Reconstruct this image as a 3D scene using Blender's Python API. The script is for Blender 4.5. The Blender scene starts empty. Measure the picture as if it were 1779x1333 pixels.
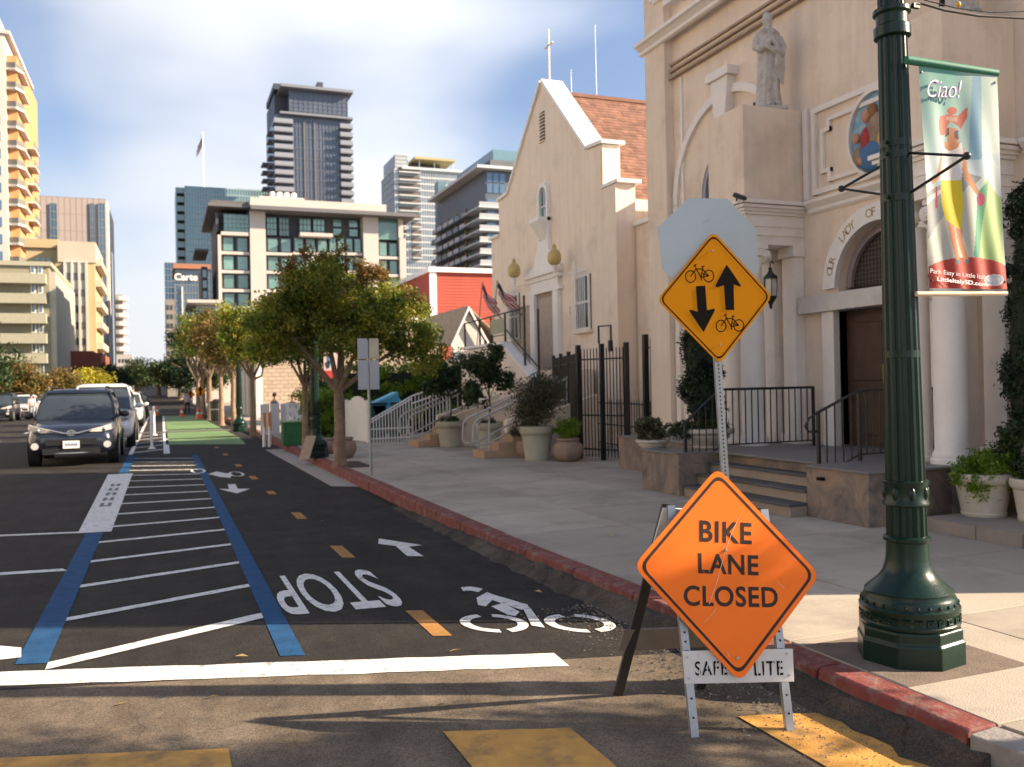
import bpy, bmesh, math, random
import numpy as np
from mathutils import Vector, Matrix
random.seed(7); RNG = np.random.default_rng(7)
scn = bpy.context.scene
C = scn.collection
PI = math.pi
# ------------------------------------------------------------------ camera
FPX = 1550.; CX = 889.5; CY = 666.5; EYE = np.array([0., 0., 1.6])
yaw = math.atan(606/1550.); roll = 0.020
_F = np.array([math.sin(yaw), math.cos(yaw), 0.]); _R0 = np.array([math.cos(yaw), -math.sin(yaw), 0.]); _U0 = np.array([0, 0, 1.])
_R = _R0*math.cos(roll)-_U0*math.sin(roll); _U = _U0*math.cos(roll)+_R0*math.sin(roll)
cam_d = bpy.data.cameras.new('camera'); cam = bpy.data.objects.new('camera', cam_d); C.objects.link(cam); scn.camera = cam
cam_d.sensor_width = 36; cam_d.lens = FPX/1779*36; cam_d.clip_end = 3000; cam_d.clip_start = .05
cam.matrix_world = Matrix(((_R[0], _U[0], -_F[0], 0), (_R[1], _U[1], -_F[1], 0), (_R[2], _U[2], -_F[2], 1.6), (0, 0, 0, 1)))
cam_d.dof.use_dof = True; cam_d.dof.focus_distance = 4.6; cam_d.dof.aperture_fstop = 3.4
# ------------------------------------------------------------------ sun and sky
SUN = Vector((.915, -.40, 0)).normalized(); EL = math.radians(27)
sd = Vector((SUN.x*math.cos(EL), SUN.y*math.cos(EL), math.sin(EL)))
sl = bpy.data.lights.new('sun', 'SUN'); sl.energy = 4.7; sl.angle = math.radians(.55); sl.color = (1, .80, .58)
so = bpy.data.objects.new('sun', sl); C.objects.link(so); so.rotation_euler = sd.to_track_quat('Z', 'Y').to_euler()
w = bpy.data.worlds.new('World'); scn.world = w; w.use_nodes = True
nt = w.node_tree; nt.nodes.clear(); N = nt.nodes.new; L = nt.links.new
out = N('ShaderNodeOutputWorld'); bg = N('ShaderNodeBackground'); sky = N('ShaderNodeTexSky'); sky.sky_type = 'NISHITA'
sky.sun_disc = False; sky.sun_elevation = EL; sky.sun_rotation = math.radians(113.6); sky.air_density = 1.0; sky.dust_density = 1.2; sky.ozone_density = 1.6
bg.inputs[1].default_value = .072
tc = N('ShaderNodeTexCoord'); mp = N('ShaderNodeMapping'); mp.inputs['Scale'].default_value = (1, 1, 2.1); mp.inputs['Location'].default_value = (.35, .1, .2)
nz = N('ShaderNodeTexNoise'); nz.inputs['Scale'].default_value = 1.9; nz.inputs['Detail'].default_value = 4; nz.inputs['Roughness'].default_value = .38
dot = N('ShaderNodeVectorMath'); dot.operation = 'DOT_PRODUCT'; dot.inputs[1].default_value = tuple(Vector((.295, .883, .365)).normalized())
mr = N('ShaderNodeMapRange'); mr.inputs[1].default_value = .92; mr.inputs[2].default_value = 1.0; mr.inputs[3].default_value = -.03; mr.inputs[4].default_value = .22
sep = N('ShaderNodeSeparateXYZ'); hz = N('ShaderNodeMapRange'); hz.inputs[1].default_value = .30; hz.inputs[2].default_value = .02; hz.inputs[3].default_value = 0; hz.inputs[4].default_value = .26
a1 = N('ShaderNodeMath'); a1.operation = 'ADD'; a2 = N('ShaderNodeMath'); a2.operation = 'ADD'
rp = N('ShaderNodeValToRGB'); rp.color_ramp.interpolation = 'EASE'; rp.color_ramp.elements[0].position = .46; rp.color_ramp.elements[0].color = (.10, .10, .10, 1); rp.color_ramp.elements[1].position = .72; rp.color_ramp.elements[1].color = (.9, .9, .9, 1)
mx = N('ShaderNodeMixRGB'); 
L(tc.outputs['Generated'], mp.inputs[0]); L(mp.outputs[0], nz.inputs['Vector']); L(tc.outputs['Generated'], dot.inputs[0]); L(dot.outputs['Value'], mr.inputs[0])
L(tc.outputs['Generated'], sep.inputs[0]); L(sep.outputs[2], hz.inputs[0])
L(nz.outputs[0], a1.inputs[0]); L(mr.outputs[0], a1.inputs[1]); L(a1.outputs[0], a2.inputs[0]); L(hz.outputs[0], a2.inputs[1]); L(a2.outputs[0], rp.inputs[0])
sdt = N('ShaderNodeVectorMath'); sdt.operation = 'DOT_PRODUCT'; sdt.inputs[1].default_value = tuple(sd); L(tc.outputs['Generated'], sdt.inputs[0])
phs = N('ShaderNodeMapRange'); phs.inputs[1].default_value = -.6; phs.inputs[2].default_value = 1.; phs.inputs[3].default_value = 1.; phs.inputs[4].default_value = 2.6; L(sdt.outputs['Value'], phs.inputs[0])
cc_ = N('ShaderNodeVectorMath'); cc_.operation = 'SCALE'; cc_.inputs[0].default_value = (3.35, 3.4, 3.52); L(phs.outputs[0], cc_.inputs['Scale']); L(cc_.outputs[0], mx.inputs[2])
L(rp.outputs[0], mx.inputs[0]); tn = N('ShaderNodeMixRGB'); tn.blend_type = 'MULTIPLY'; tn.inputs[0].default_value = 1; tn.inputs[2].default_value = (.68, .75, .86, 1); L(sky.outputs[0], tn.inputs[1]); L(tn.outputs[0], mx.inputs[1]); L(mx.outputs[0], bg.inputs[0]); L(bg.outputs[0], out.inputs[0])
scn.view_settings.view_transform = 'Standard'; scn.view_settings.look = 'None'; scn.view_settings.gamma = 1; scn.view_settings.use_curve_mapping = False
scn.view_settings.exposure = 1.62
# ------------------------------------------------------------------ survey: photo measurement -> real place on a known plane
def _ray(x, y): return _F+_R*(x-CX)/FPX-_U*(y-CY)/FPX
def G(x, y, z=0.): d = _ray(x, y); return EYE+d*((z-1.6)/d[2])
def onX(x, y, X0): d = _ray(x, y); return EYE+d*(X0/d[0])
def onY(x, y, Y0): d = _ray(x, y); return EYE+d*(Y0/d[1])
def onP(x, y, p, n): d = _ray(x, y); p = np.array(p); n = np.array(n); return EYE+d*(((p-EYE)@n)/(d@n))
def onD(x, y, D): return EYE+_ray(x, y)*D
# ------------------------------------------------------------------ materials
MATS = {}
def mat(name, col=None, rough=.7, var=.12, scale=6., bump=0., bscale=60., metal=0., island=0., spec=.5, trans=0., dirt=None, dscale=2., obj_var=0., coat=0., emit=None, streak=0.):
    if name in MATS: return MATS[name]
    m = bpy.data.materials.new(name); m.use_nodes = True; nt = m.node_tree; N = nt.nodes.new; L = nt.links.new
    p = nt.nodes['Principled BSDF']; o = nt.nodes['Material Output']
    p.inputs['Roughness'].default_value = rough; p.inputs['Metallic'].default_value = metal; p.inputs['Specular IOR Level'].default_value = spec
    if coat: p.inputs['Coat Weight'].default_value = coat; p.inputs['Coat Roughness'].default_value = .05
    tc = N('ShaderNodeTexCoord'); co = tc.outputs['Object']
    n1 = N('ShaderNodeTexNoise'); n1.inputs['Scale'].default_value = scale; n1.inputs['Detail'].default_value = 6; n1.inputs['Roughness'].default_value = .62; L(co, n1.inputs['Vector'])
    mrn = N('ShaderNodeMapRange'); mrn.inputs[1].default_value = .3; mrn.inputs[2].default_value = .7; mrn.inputs[3].default_value = 1-var; mrn.inputs[4].default_value = 1+var; L(n1.outputs[0], mrn.inputs[0])
    fac = mrn.outputs[0]
    if streak:
        mp_ = N('ShaderNodeMapping'); mp_.inputs['Scale'].default_value = (2.6, 2.6, .16); L(co, mp_.inputs[0]); ns = N('ShaderNodeTexNoise'); ns.inputs['Scale'].default_value = 2.2; ns.inputs['Detail'].default_value = 7; ns.inputs['Roughness'].default_value = .7; L(mp_.outputs[0], ns.inputs['Vector'])
        m4 = N('ShaderNodeMapRange'); m4.inputs[1].default_value = .38; m4.inputs[2].default_value = .60; m4.inputs[3].default_value = 1-streak; m4.inputs[4].default_value = 1.03; L(ns.outputs[0], m4.inputs[0])
        mu = N('ShaderNodeMath'); mu.operation = 'MULTIPLY'; L(fac, mu.inputs[0]); L(m4.outputs[0], mu.inputs[1]); fac = mu.outputs[0]
    if island:
        ge = N('ShaderNodeNewGeometry'); m2 = N('ShaderNodeMapRange'); m2.inputs[3].default_value = 1-island; m2.inputs[4].default_value = 1+island; L(ge.outputs['Random Per Island'], m2.inputs[0])
        mu = N('ShaderNodeMath'); mu.operation = 'MULTIPLY'; L(fac, mu.inputs[0]); L(m2.outputs[0], mu.inputs[1]); fac = mu.outputs[0]
    if obj_var:
        oi = N('ShaderNodeObjectInfo'); m3 = N('ShaderNodeMapRange'); m3.inputs[3].default_value = 1-obj_var; m3.inputs[4].default_value = 1+obj_var; L(oi.outputs['Random'], m3.inputs[0])
        mu = N('ShaderNodeMath'); mu.operation = 'MULTIPLY'; L(fac, mu.inputs[0]); L(m3.outputs[0], mu.inputs[1]); fac = mu.outputs[0]
    vm = N('ShaderNodeVectorMath'); vm.operation = 'SCALE'; vm.inputs[0].default_value = col; L(fac, vm.inputs['Scale'])
    cur = vm.outputs[0]
    if dirt:
        n2 = N('ShaderNodeTexNoise'); n2.inputs['Scale'].default_value = dscale; n2.inputs['Detail'].default_value = 8; n2.inputs['Roughness'].default_value = .68; L(co, n2.inputs['Vector'])
        r = N('ShaderNodeValToRGB'); r.color_ramp.elements[0].position = dirt[1]; r.color_ramp.elements[1].position = dirt[2]; r.color_ramp.elements[0].color = (0, 0, 0, 1)
        r.color_ramp.elements[1].color = (dirt[3],)*3+(1,)
        L(n2.outputs[0], r.inputs[0]); mxx = N('ShaderNodeMixRGB'); mxx.inputs[2].default_value = (*dirt[0], 1); L(r.outputs[0], mxx.inputs[0]); L(cur, mxx.inputs[1]); cur = mxx.outputs[0]
    L(cur, p.inputs['Base Color'])
    if bump:
        n3 = N('ShaderNodeTexNoise'); n3.inputs['Scale'].default_value = bscale; n3.inputs['Detail'].default_value = 4; L(co, n3.inputs['Vector'])
        b = N('ShaderNodeBump'); b.inputs['Strength'].default_value = bump; b.inputs['Distance'].default_value = .01; L(n3.outputs[0], b.inputs['Height']); L(b.outputs[0], p.inputs['Normal'])
    if trans:
        t = N('ShaderNodeBsdfTranslucent'); L(cur, t.inputs[0]); ms = N('ShaderNodeMixShader'); ms.inputs[0].default_value = trans
        L(p.outputs[0], ms.inputs[1]); L(t.outputs[0], ms.inputs[2]); L(ms.outputs[0], o.inputs[0])
    if emit: p.inputs['Emission Color'].default_value = (*emit[0], 1); p.inputs['Emission Strength'].default_value = emit[1]
    MATS[name] = m; return m
def leafmat(name, c1, c2, c3, trans=.3):
    if name in MATS: return MATS[name]
    m = bpy.data.materials.new(name); m.use_nodes = True; nt = m.node_tree; N = nt.nodes.new; L = nt.links.new
    p = nt.nodes['Principled BSDF']; o = nt.nodes['Material Output']; p.inputs['Roughness'].default_value = .5; p.inputs['Specular IOR Level'].default_value = .35
    ge = N('ShaderNodeNewGeometry'); tc = N('ShaderNodeTexCoord'); n = N('ShaderNodeTexNoise'); n.inputs['Scale'].default_value = 1.6; n.inputs['Detail'].default_value = 3; L(tc.outputs['Object'], n.inputs[0])
    ad = N('ShaderNodeMath'); ad.operation = 'MULTIPLY_ADD'; ad.inputs[1].default_value = .55; L(ge.outputs['Random Per Island'], ad.inputs[0]); 
    sc = N('ShaderNodeMapRange'); sc.inputs[1].default_value = .35; sc.inputs[2].default_value = .65; sc.inputs[3].default_value = -.05; sc.inputs[4].default_value = .5; L(n.outputs[0], sc.inputs[0]); L(sc.outputs[0], ad.inputs[2])
    r = N('ShaderNodeValToRGB'); r.color_ramp.elements[0].color = (*c1, 1); r.color_ramp.elements[1].color = (*c3, 1); e = r.color_ramp.elements.new(.5); e.color = (*c2, 1)
    L(ad.outputs[0], r.inputs[0]); L(r.outputs[0], p.inputs['Base Color'])
    t = N('ShaderNodeBsdfTranslucent'); L(r.outputs[0], t.inputs[0]); ms = N('ShaderNodeMixShader'); ms.inputs[0].default_value = trans
    L(p.outputs[0], ms.inputs[1]); L(t.outputs[0], ms.inputs[2]); L(ms.outputs[0], o.inputs[0]); MATS[name] = m; return m
def asphalt(name, col, warm, s=1.3, bmp=.4, ckd=.6):
    m = bpy.data.materials.new(name); m.use_nodes = True; nt = m.node_tree; N = nt.nodes.new; L = nt.links.new
    p = nt.nodes['Principled BSDF']; p.inputs['Roughness'].default_value = .88; p.inputs['Specular IOR Level'].default_value = .22
    tc = N('ShaderNodeTexCoord'); co = tc.outputs['Object']
    def no(sc, de=6, ro=.6):
        n = N('ShaderNodeTexNoise'); n.inputs['Scale'].default_value = sc; n.inputs['Detail'].default_value = de; n.inputs['Roughness'].default_value = ro; L(co, n.inputs['Vector']); return n.outputs[0]
    def rg(v, a, b, c, d):
        n = N('ShaderNodeMapRange'); n.inputs[1].default_value = a; n.inputs[2].default_value = b; n.inputs[3].default_value = c; n.inputs[4].default_value = d; L(v, n.inputs[0]); return n.outputs[0]
    def mul(a, b):
        n = N('ShaderNodeMath'); n.operation = 'MULTIPLY'; L(a, n.inputs[0]); L(b, n.inputs[1]); return n.outputs[0]
    vor = N('ShaderNodeTexVoronoi'); vor.inputs['Scale'].default_value = 95*s; L(co, vor.inputs['Vector'])
    sp = N('ShaderNodeSeparateColor'); L(vor.outputs['Color'], sp.inputs[0])
    grain = rg(sp.outputs[0], 0, 1, .65, 1.38); big = rg(no(.9, 6), .32, .68, .72, 1.3); mid = rg(no(7, 5), .3, .7, .86, 1.14)
    f = mul(mul(grain, big), mid)
    mpp = N('ShaderNodeMapping'); mpp.inputs['Scale'].default_value = (3.2, .5, 1); L(co, mpp.inputs[0]); ns = N('ShaderNodeTexNoise'); ns.inputs['Scale'].default_value = 1.5; ns.inputs['Detail'].default_value = 7; L(mpp.outputs[0], ns.inputs['Vector'])
    f = mul(f, rg(ns.outputs[0], .3, .7, .82, 1.18))
    mxx = N('ShaderNodeMixRGB'); mxx.inputs[1].default_value = (*col, 1); mxx.inputs[2].default_value = (*warm, 1); L(rg(no(2.3, 7, .7), .42, .66, 0, 1), mxx.inputs[0])
    vm = N('ShaderNodeVectorMath'); vm.operation = 'SCALE'; L(mxx.outputs[0], vm.inputs[0]); L(f, vm.inputs['Scale'])
    # cracks
    vc = N('ShaderNodeTexVoronoi'); vc.feature = 'DISTANCE_TO_EDGE'; vc.inputs['Scale'].default_value = .55; 
    wv = N('ShaderNodeTexNoise'); wv.inputs['Scale'].default_value = 2.2; wv.inputs['Detail'].default_value = 6; L(co, wv.inputs['Vector'])
    ml = N('ShaderNodeVectorMath'); ml.operation = 'MULTIPLY_ADD'; ml.inputs[1].default_value = (.5, .5, .5); L(wv.outputs['Color'], ml.inputs[0]); L(co, ml.inputs[2]); L(ml.outputs[0], vc.inputs['Vector'])
    ck = rg(vc.outputs['Distance'], .001, .005, ckd, 1.); v2 = N('ShaderNodeVectorMath'); v2.operation = 'SCALE'; L(vm.outputs[0], v2.inputs[0]); L(ck, v2.inputs['Scale'])
    L(v2.outputs[0], p.inputs['Base Color'])
    b = N('ShaderNodeBump'); b.inputs['Strength'].default_value = bmp; b.inputs['Distance'].default_value = .005; L(vor.outputs['Distance'], b.inputs['Height']); L(b.outputs[0], p.inputs['Normal'])
    MATS[name] = m; return m
def marble(name, c1, c2, c3):
    m = bpy.data.materials.new(name); m.use_nodes = True; nt = m.node_tree; N = nt.nodes.new; L = nt.links.new
    p = nt.nodes['Principled BSDF']; p.inputs['Roughness'].default_value = .35
    tc = N('ShaderNodeTexCoord'); n = N('ShaderNodeTexNoise'); n.inputs['Scale'].default_value = 2.2; n.inputs['Detail'].default_value = 9; n.inputs['Roughness'].default_value = .66; n.inputs['Distortion'].default_value = 1.6; L(tc.outputs['Object'], n.inputs[0])
    r = N('ShaderNodeValToRGB'); r.color_ramp.elements[0].position = .34; r.color_ramp.elements[0].color = (*c1, 1); r.color_ramp.elements[1].position = .68; r.color_ramp.elements[1].color = (*c3, 1)
    e = r.color_ramp.elements.new(.5); e.color = (*c2, 1); L(n.outputs[0], r.inputs[0]); L(r.outputs[0], p.inputs['Base Color']); MATS[name] = m; return m
def vcol(name, rough=.6, trans=0.):
    m = bpy.data.materials.new(name); m.use_nodes = True; nt = m.node_tree; N = nt.nodes.new; L = nt.links.new
    p = nt.nodes['Principled BSDF']; p.inputs['Roughness'].default_value = rough; a = N('ShaderNodeVertexColor'); a.layer_name = 'print'; L(a.outputs[0], p.inputs['Base Color'])
    if trans:
        t = N('ShaderNodeBsdfTranslucent'); L(a.outputs[0], t.inputs[0]); ms = N('ShaderNodeMixShader'); ms.inputs[0].default_value = trans
        L(p.outputs[0], ms.inputs[1]); L(t.outputs[0], ms.inputs[2]); L(ms.outputs[0], nt.nodes['Material Output'].inputs[0])
    return m
STUCCO = mat('stucco_beige', (.80, .66, .525), .9, .05, 1.3, .35, 90, dirt=((.42, .33, .25), .50, .76, .5), dscale=1.1, streak=.06)
STUCCO2 = mat('stucco_cream', (.82, .69, .555), .9, .05, 1.3, .3, 90, dirt=((.45, .37, .28), .52, .76, .45), dscale=.9, streak=.055)
TRIM = mat('white_trim_paint', (.82, .76, .70), .6, .05, 3, .1, 60, dirt=((.40, .35, .30), .58, .82, .45), dscale=2.4)
WHITE = mat('white_paint', (.80, .78, .74), .5, .05, 5, dirt=((.4, .37, .33), .6, .85, .4), dscale=5)
ROADW = mat('road_paint_white', spec=.2, col= (.66, .65, .63), rough=.7, var=.12, scale=9, bump=.5, bscale=110, dirt=((.16, .15, .14), .53, .66, .75), dscale=16)
ROADB = mat('road_paint_blue', spec=.15, col= (.016, .070, .17), rough=.8, var=.22, scale=7, bump=.4, bscale=110, dirt=((.05, .055, .06), .56, .75, .6), dscale=14)
ROADY = mat('road_paint_yellow', (.52, .27, .055), .75, .2, 6, .5, 110, dirt=((.09, .075, .06), .50, .70, .8), dscale=5)
ROADG = mat('road_paint_green', (.13, .23, .085), .75, .15, 3, .3, 90, dirt=((.1, .14, .07), .56, .8, .5), dscale=2)
ASN = asphalt('asphalt_new', (.020, .0185, .0175), (.029, .0255, .022))
ASO = asphalt('asphalt_old', (.115, .092, .068), (.16, .127, .094), 1.7, .25, .75)
ASM = asphalt('asphalt_fringe', (.05, .043, .036), (.09, .075, .058), 1.6)
CONC = mat('sidewalk_concrete', (.365, .325, .27), .9, .14, .8, .35, 120, obj_var=.14, dirt=((.17, .14, .115), .50, .74, .6), dscale=1.3, spec=.3)
GUT = mat('gutter_concrete', (.33, .30, .27), .88, .15, 4, .4, 90, dirt=((.14, .12, .1), .5, .75, .6), dscale=4)
REDK = mat('red_kerb_paint', (.16, .035, .028), .8, .3, 5, .6, 45, obj_var=.1, dirt=((.20, .13, .11), .50, .64, .85), dscale=9)
GREYK = mat('kerb_concrete', (.25, .235, .22), .9, .2, 6, .6, 50)
DKGREEN = mat('dark_green_paint', (.005, .022, .016), .30, .15, 9, .10, 70, spec=.32, dirt=((.02, .06, .045), .62, .76, .5), dscale=30)
BLACK = mat('black_iron', (.012, .012, .013), .45, .1, 20)
STEEL = mat('galvanised_steel', (.36, .38, .40), .42, .12, 14, metal=.75, dirt=((.25, .25, .25), .55, .8, .4), dscale=20)
ALU = mat('aluminium_sheet', (.36, .42, .46), .5, .07, 3, metal=.5, dirt=((.34, .38, .40), .58, .72, .6), dscale=14)
ORANGE = mat('orange_sheeting', (.95, .195, .022), .6, .05, 4, spec=.15, dirt=((.55, .13, .03), .62, .74, .4), dscale=8)
YELLOW = mat('yellow_sheeting', (.66, .25, .0), .55, .03, 4, spec=.15)
SBLACK = mat('sign_black', (.008, .007, .006), .7, .1, 10, spec=.12)
SBROWN = mat('worn_sign_print', (.045, .032, .028), .7, .2, 25, spec=.15, dirt=((.55, .14, .04), .64, .70, .8), dscale=35)
BOARD = mat('barricade_board', (.62, .60, .56), .6, .08, 10, dirt=((.3, .27, .23), .58, .75, .6), dscale=14)
GLASSD = mat('dark_glass', (.035, .045, .055), .08, .1, 2, spec=.8)
GLASSB = mat('blue_glass', (.10, .17, .25), .12, .25, .12, spec=.9, metal=.25)
GLASST = mat('teal_glass', (.16, .27, .30), .15, .15, .1, spec=.9, metal=.2)
GLASSG = mat('green_glass', (.13, .25, .23), .12, .25, .4, spec=.8, metal=.15, obj_var=.3)
TERRA = mat('clay_pot', (.27, .19, .145), .85, .15, 8, .3, 60)
SAGE = mat('sage_pot', (.36, .34, .26), .7, .08, 6, .15, 60, dirt=((.2, .17, .13), .6, .8, .5), dscale=6)
CREAMP = mat('cream_pot', (.52, .47, .39), .7, .08, 6, .15, 60, dirt=((.25, .21, .16), .58, .8, .5), dscale=6)
SOIL = mat('soil', (.045, .03, .02), .95, .4, 30, .8, 60)
BARK = mat('bark', (.21, .14, .09), .85, .25, 7, .5, 40, dirt=((.33, .25, .18), .5, .7, .6), dscale=7)
BARKD = mat('dark_bark', (.09, .065, .045), .9, .3, 9, .6, 40)
WOOD = mat('dark_door_wood', (.060, .030, .018), .5, .3, 5, .2, 40)
PINE = mat('bare_lumber', (.34, .22, .12), .8, .2, 9)
STONE = marble('veined_stone', (.10, .085, .075), (.19, .155, .13), (.34, .22, .145))
SLATE = mat('slate_tread', (.075, .075, .08), .6, .2, 6, .3, 60)
STATUE = mat('statue_stone', (.50, .46, .42), .85, .12, 10, .3, 50, dirt=((.16, .14, .12), .52, .72, .7), dscale=9)
BRICKR = mat('red_siding', (.36, .065, .04), .8, .08, 2, obj_var=.08)
SHIN = mat('clay_shingle', (.20, .10, .068), .9, .15, 3, .3, 40, island=.28)
LEAF = leafmat('crape_leaf', (.04, .075, .014), (.18, .24, .03), (.52, .40, .07), .5)
LEAFD = leafmat('dark_leaf', (.012, .028, .010), (.028, .055, .016), (.06, .09, .022), .22)
LEAFB = leafmat('bright_leaf', (.06, .12, .012), (.14, .24, .02), (.28, .38, .04), .4)
LEAFO = leafmat('olive_leaf', (.05, .055, .03), (.10, .10, .05), (.16, .13, .07), .3)
LEAFR = leafmat('rusty_leaf', (.05, .07, .02), (.15, .12, .03), (.34, .19, .06), .35)
LEAFY = leafmat('yellow_leaf', (.20, .20, .02), (.40, .36, .03), (.6, .48, .05), .4)
CYP = leafmat('cypress_leaf', (.010, .020, .010), (.018, .036, .015), (.03, .055, .02), .1)
# ------------------------------------------------------------------ object helpers
def tag(o, label=None, cat=None, group=None, kind=None):
    if label: o['label'] = label
    if cat: o['category'] = cat
    if group: o['group'] = group
    if kind: o['kind'] = kind
    return o
def thing(name, label, cat, loc=(0, 0, 0), rotz=0., group=None):
    o = bpy.data.objects.new(name, None); C.objects.link(o); o.location = loc; o.rotation_euler = (0, 0, rotz); o.empty_display_size = .1
    return tag(o, label, cat, group)
def root_loc(p):
    while p is not None:
        if p.parent is None: return np.array(p.location)
        p = p.parent
    return np.zeros(3)
class MB:
    def __init__(s): s.v = []; s.f = []; s.mi = []; s.cur = 0
    def add(s, vs, fs):
        o = len(s.v); s.v += [tuple(float(c) for c in q) for q in vs]; s.f += [tuple(o+i for i in f) for f in fs]; s.mi += [s.cur]*len(fs); return s
    def box(s, a, b):
        x0, y0, z0 = a; x1, y1, z1 = b
        return s.add([(x0, y0, z0), (x1, y0, z0), (x1, y1, z0), (x0, y1, z0), (x0, y0, z1), (x1, y0, z1), (x1, y1, z1), (x0, y1, z1)],
                     [(0, 3, 2, 1), (4, 5, 6, 7), (0, 1, 5, 4), (1, 2, 6, 5), (2, 3, 7, 6), (3, 0, 4, 7)])
    def prism(s, pts, d, axis='z', base=0.):
        # pts: closed 2D outline; extruded along axis from base to base+d.  axis x: pts=(y,z); y: pts=(x,z); z: pts=(x,y)
        n = len(pts)
        def mk(p, t): return {'x': (t, p[0], p[1]), 'y': (p[0], t, p[1]), 'z': (p[0], p[1], t)}[axis]
        vs = [mk(p, base) for p in pts]+[mk(p, base+d) for p in pts]
        return s.add(vs, [tuple(range(n-1, -1, -1)), tuple(range(n, 2*n))]+[(i, (i+1) % n, n+(i+1) % n, n+i) for i in range(n)])
    def plate(s, P, n, d):
        # polygon of 3D points extruded by d along n
        k = len(P); n = np.array(n)
        return s.add([tuple(p) for p in P]+[tuple(np.array(p)+n*d) for p in P], [tuple(range(k-1, -1, -1)), tuple(range(k, 2*k))]+[(i, (i+1) % k, k+(i+1) % k, k+i) for i in range(k)])
    def poly(s, P): return s.add(P, [tuple(range(len(P)))])
    def tube(s, path, r, seg=8, cap=True):
        P = [np.array(p, float) for p in path]; n = len(P)
        if not hasattr(r, '__len__'): r = [r]*n
        up = np.array([0, 0, 1.]); vs = []; prev = None
        for i in range(n):
            t = (P[min(i+1, n-1)]-P[max(i-1, 0)]); t = t/(np.linalg.norm(t)+1e-9)
            if prev is None: a = up if abs(t[2]) < .9 else np.array([1., 0, 0])
            else: a = prev
            e = np.cross(t, a); e /= np.linalg.norm(e)+1e-9; q = np.cross(e, t); prev = q
            for k in range(seg): c = 2*PI*k/seg; vs.append(P[i]+(e*math.cos(c)+q*math.sin(c))*r[i])
        fs = [(i*seg+k, i*seg+(k+1) % seg, (i+1)*seg+(k+1) % seg, (i+1)*seg+k) for i in range(n-1) for k in range(seg)]
        if cap: fs += [tuple(range(seg-1, -1, -1)), tuple((n-1)*seg+k for k in range(seg))]
        return s.add(vs, fs)
    def lathe(s, prof, c=(0, 0, 0), seg=24, flute=None, rot=0.):
        vs = []; n = len(prof)
        for i, (r, z) in enumerate(prof):
            for k in range(seg):
                a = 2*PI*k/seg+rot; rr = r*(1-(flute if flute and k % 2 else 0)); vs.append((c[0]+rr*math.cos(a), c[1]+rr*math.sin(a), c[2]+z))
        fs = [(i*seg+k, i*seg+(k+1) % seg, (i+1)*seg+(k+1) % seg, (i+1)*seg+k) for i in range(n-1) for k in range(seg)]
        fs += [tuple(range(seg-1, -1, -1)), tuple((n-1)*seg+k for k in range(seg))]
        return s.add(vs, fs)
    def ball(s, c, r, seg=12, rings=8):
        if not hasattr(r, '__len__'): r = (r, r, r)
        vs = [(c[0], c[1], c[2]-r[2])]
        for i in range(1, rings):
            t = -PI/2+PI*i/rings
            for k in range(seg): a = 2*PI*k/seg; vs.append((c[0]+r[0]*math.cos(t)*math.cos(a), c[1]+r[1]*math.cos(t)*math.sin(a), c[2]+r[2]*math.sin(t)))
        vs.append((c[0], c[1], c[2]+r[2])); m = len(vs)-1
        fs = [(0, 1+(k+1) % seg, 1+k) for k in range(seg)]
        for i in range(rings-2):
            for k in range(seg): fs.append((1+i*seg+k, 1+i*seg+(k+1) % seg, 1+(i+1)*seg+(k+1) % seg, 1+(i+1)*seg+k))
        fs += [(m, 1+(rings-2)*seg+k, 1+(rings-2)*seg+(k+1) % seg) for k in range(seg)]
        return s.add(vs, fs)
    def loft(s, rings, cap=True):
        n = len(rings[0]); vs = [p for r in rings for p in r]
        fs = [(i*n+k, i*n+(k+1) % n, (i+1)*n+(k+1) % n, (i+1)*n+k) for i in range(len(rings)-1) for k in range(n)]
        if cap: fs += [tuple(range(n-1, -1, -1)), tuple((len(rings)-1)*n+k for k in range(n))]
        return s.add(vs, fs)
    def build(s, name, m, parent=None, smooth=False, local=False, bevel=0., label=None, kind=None):
        me = bpy.data.meshes.new(name); off = np.zeros(3) if (local or parent is None) else root_loc(parent)
        vs = (np.array(s.v)-off).tolist(); me.from_pydata(vs, [], s.f)
        ms = m if isinstance(m, (list, tuple)) else [m]
        for q in ms: me.materials.append(q)
        if len(ms) > 1: me.polygons.foreach_set('material_index', s.mi)
        bm = bmesh.new(); bm.from_mesh(me); bmesh.ops.recalc_face_normals(bm, faces=bm.faces); bm.to_mesh(me); bm.free()
        if smooth: me.polygons.foreach_set('use_smooth', [True]*len(me.polygons)); me.set_sharp_from_angle(angle=math.radians(42))
        o = bpy.data.objects.new(name, me); C.objects.link(o); o.parent = parent
        if bevel: b = o.modifiers.new('bevel', 'BEVEL'); b.width = bevel; b.segments = 2; b.limit_method = 'ANGLE'
        if label: o['label'] = label
        if kind: o['kind'] = kind
        return o
def inst(o, loc, parent=None, rotz=None, scale=None):
    c = bpy.data.objects.new(o.name.split('.')[0], o.data); C.objects.link(c); c.parent = parent if parent is not None else o.parent; c.location = loc
    if rotz is not None: c.rotation_euler = (0, 0, rotz)
    if scale is not None: c.scale = scale
    return c
def copy_tree(o, parent=None, loc=None, rotz=None, label=None, scale=None):
    c = o.copy(); C.objects.link(c); c.parent = parent
    if loc is not None: c.location = loc
    if rotz is not None: c.rotation_euler = (0, 0, rotz)
    if label: c['label'] = label
    if scale is not None: c.scale = (scale,)*3
    for ch in list(o.children): copy_tree(ch, c)
    return c
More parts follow.
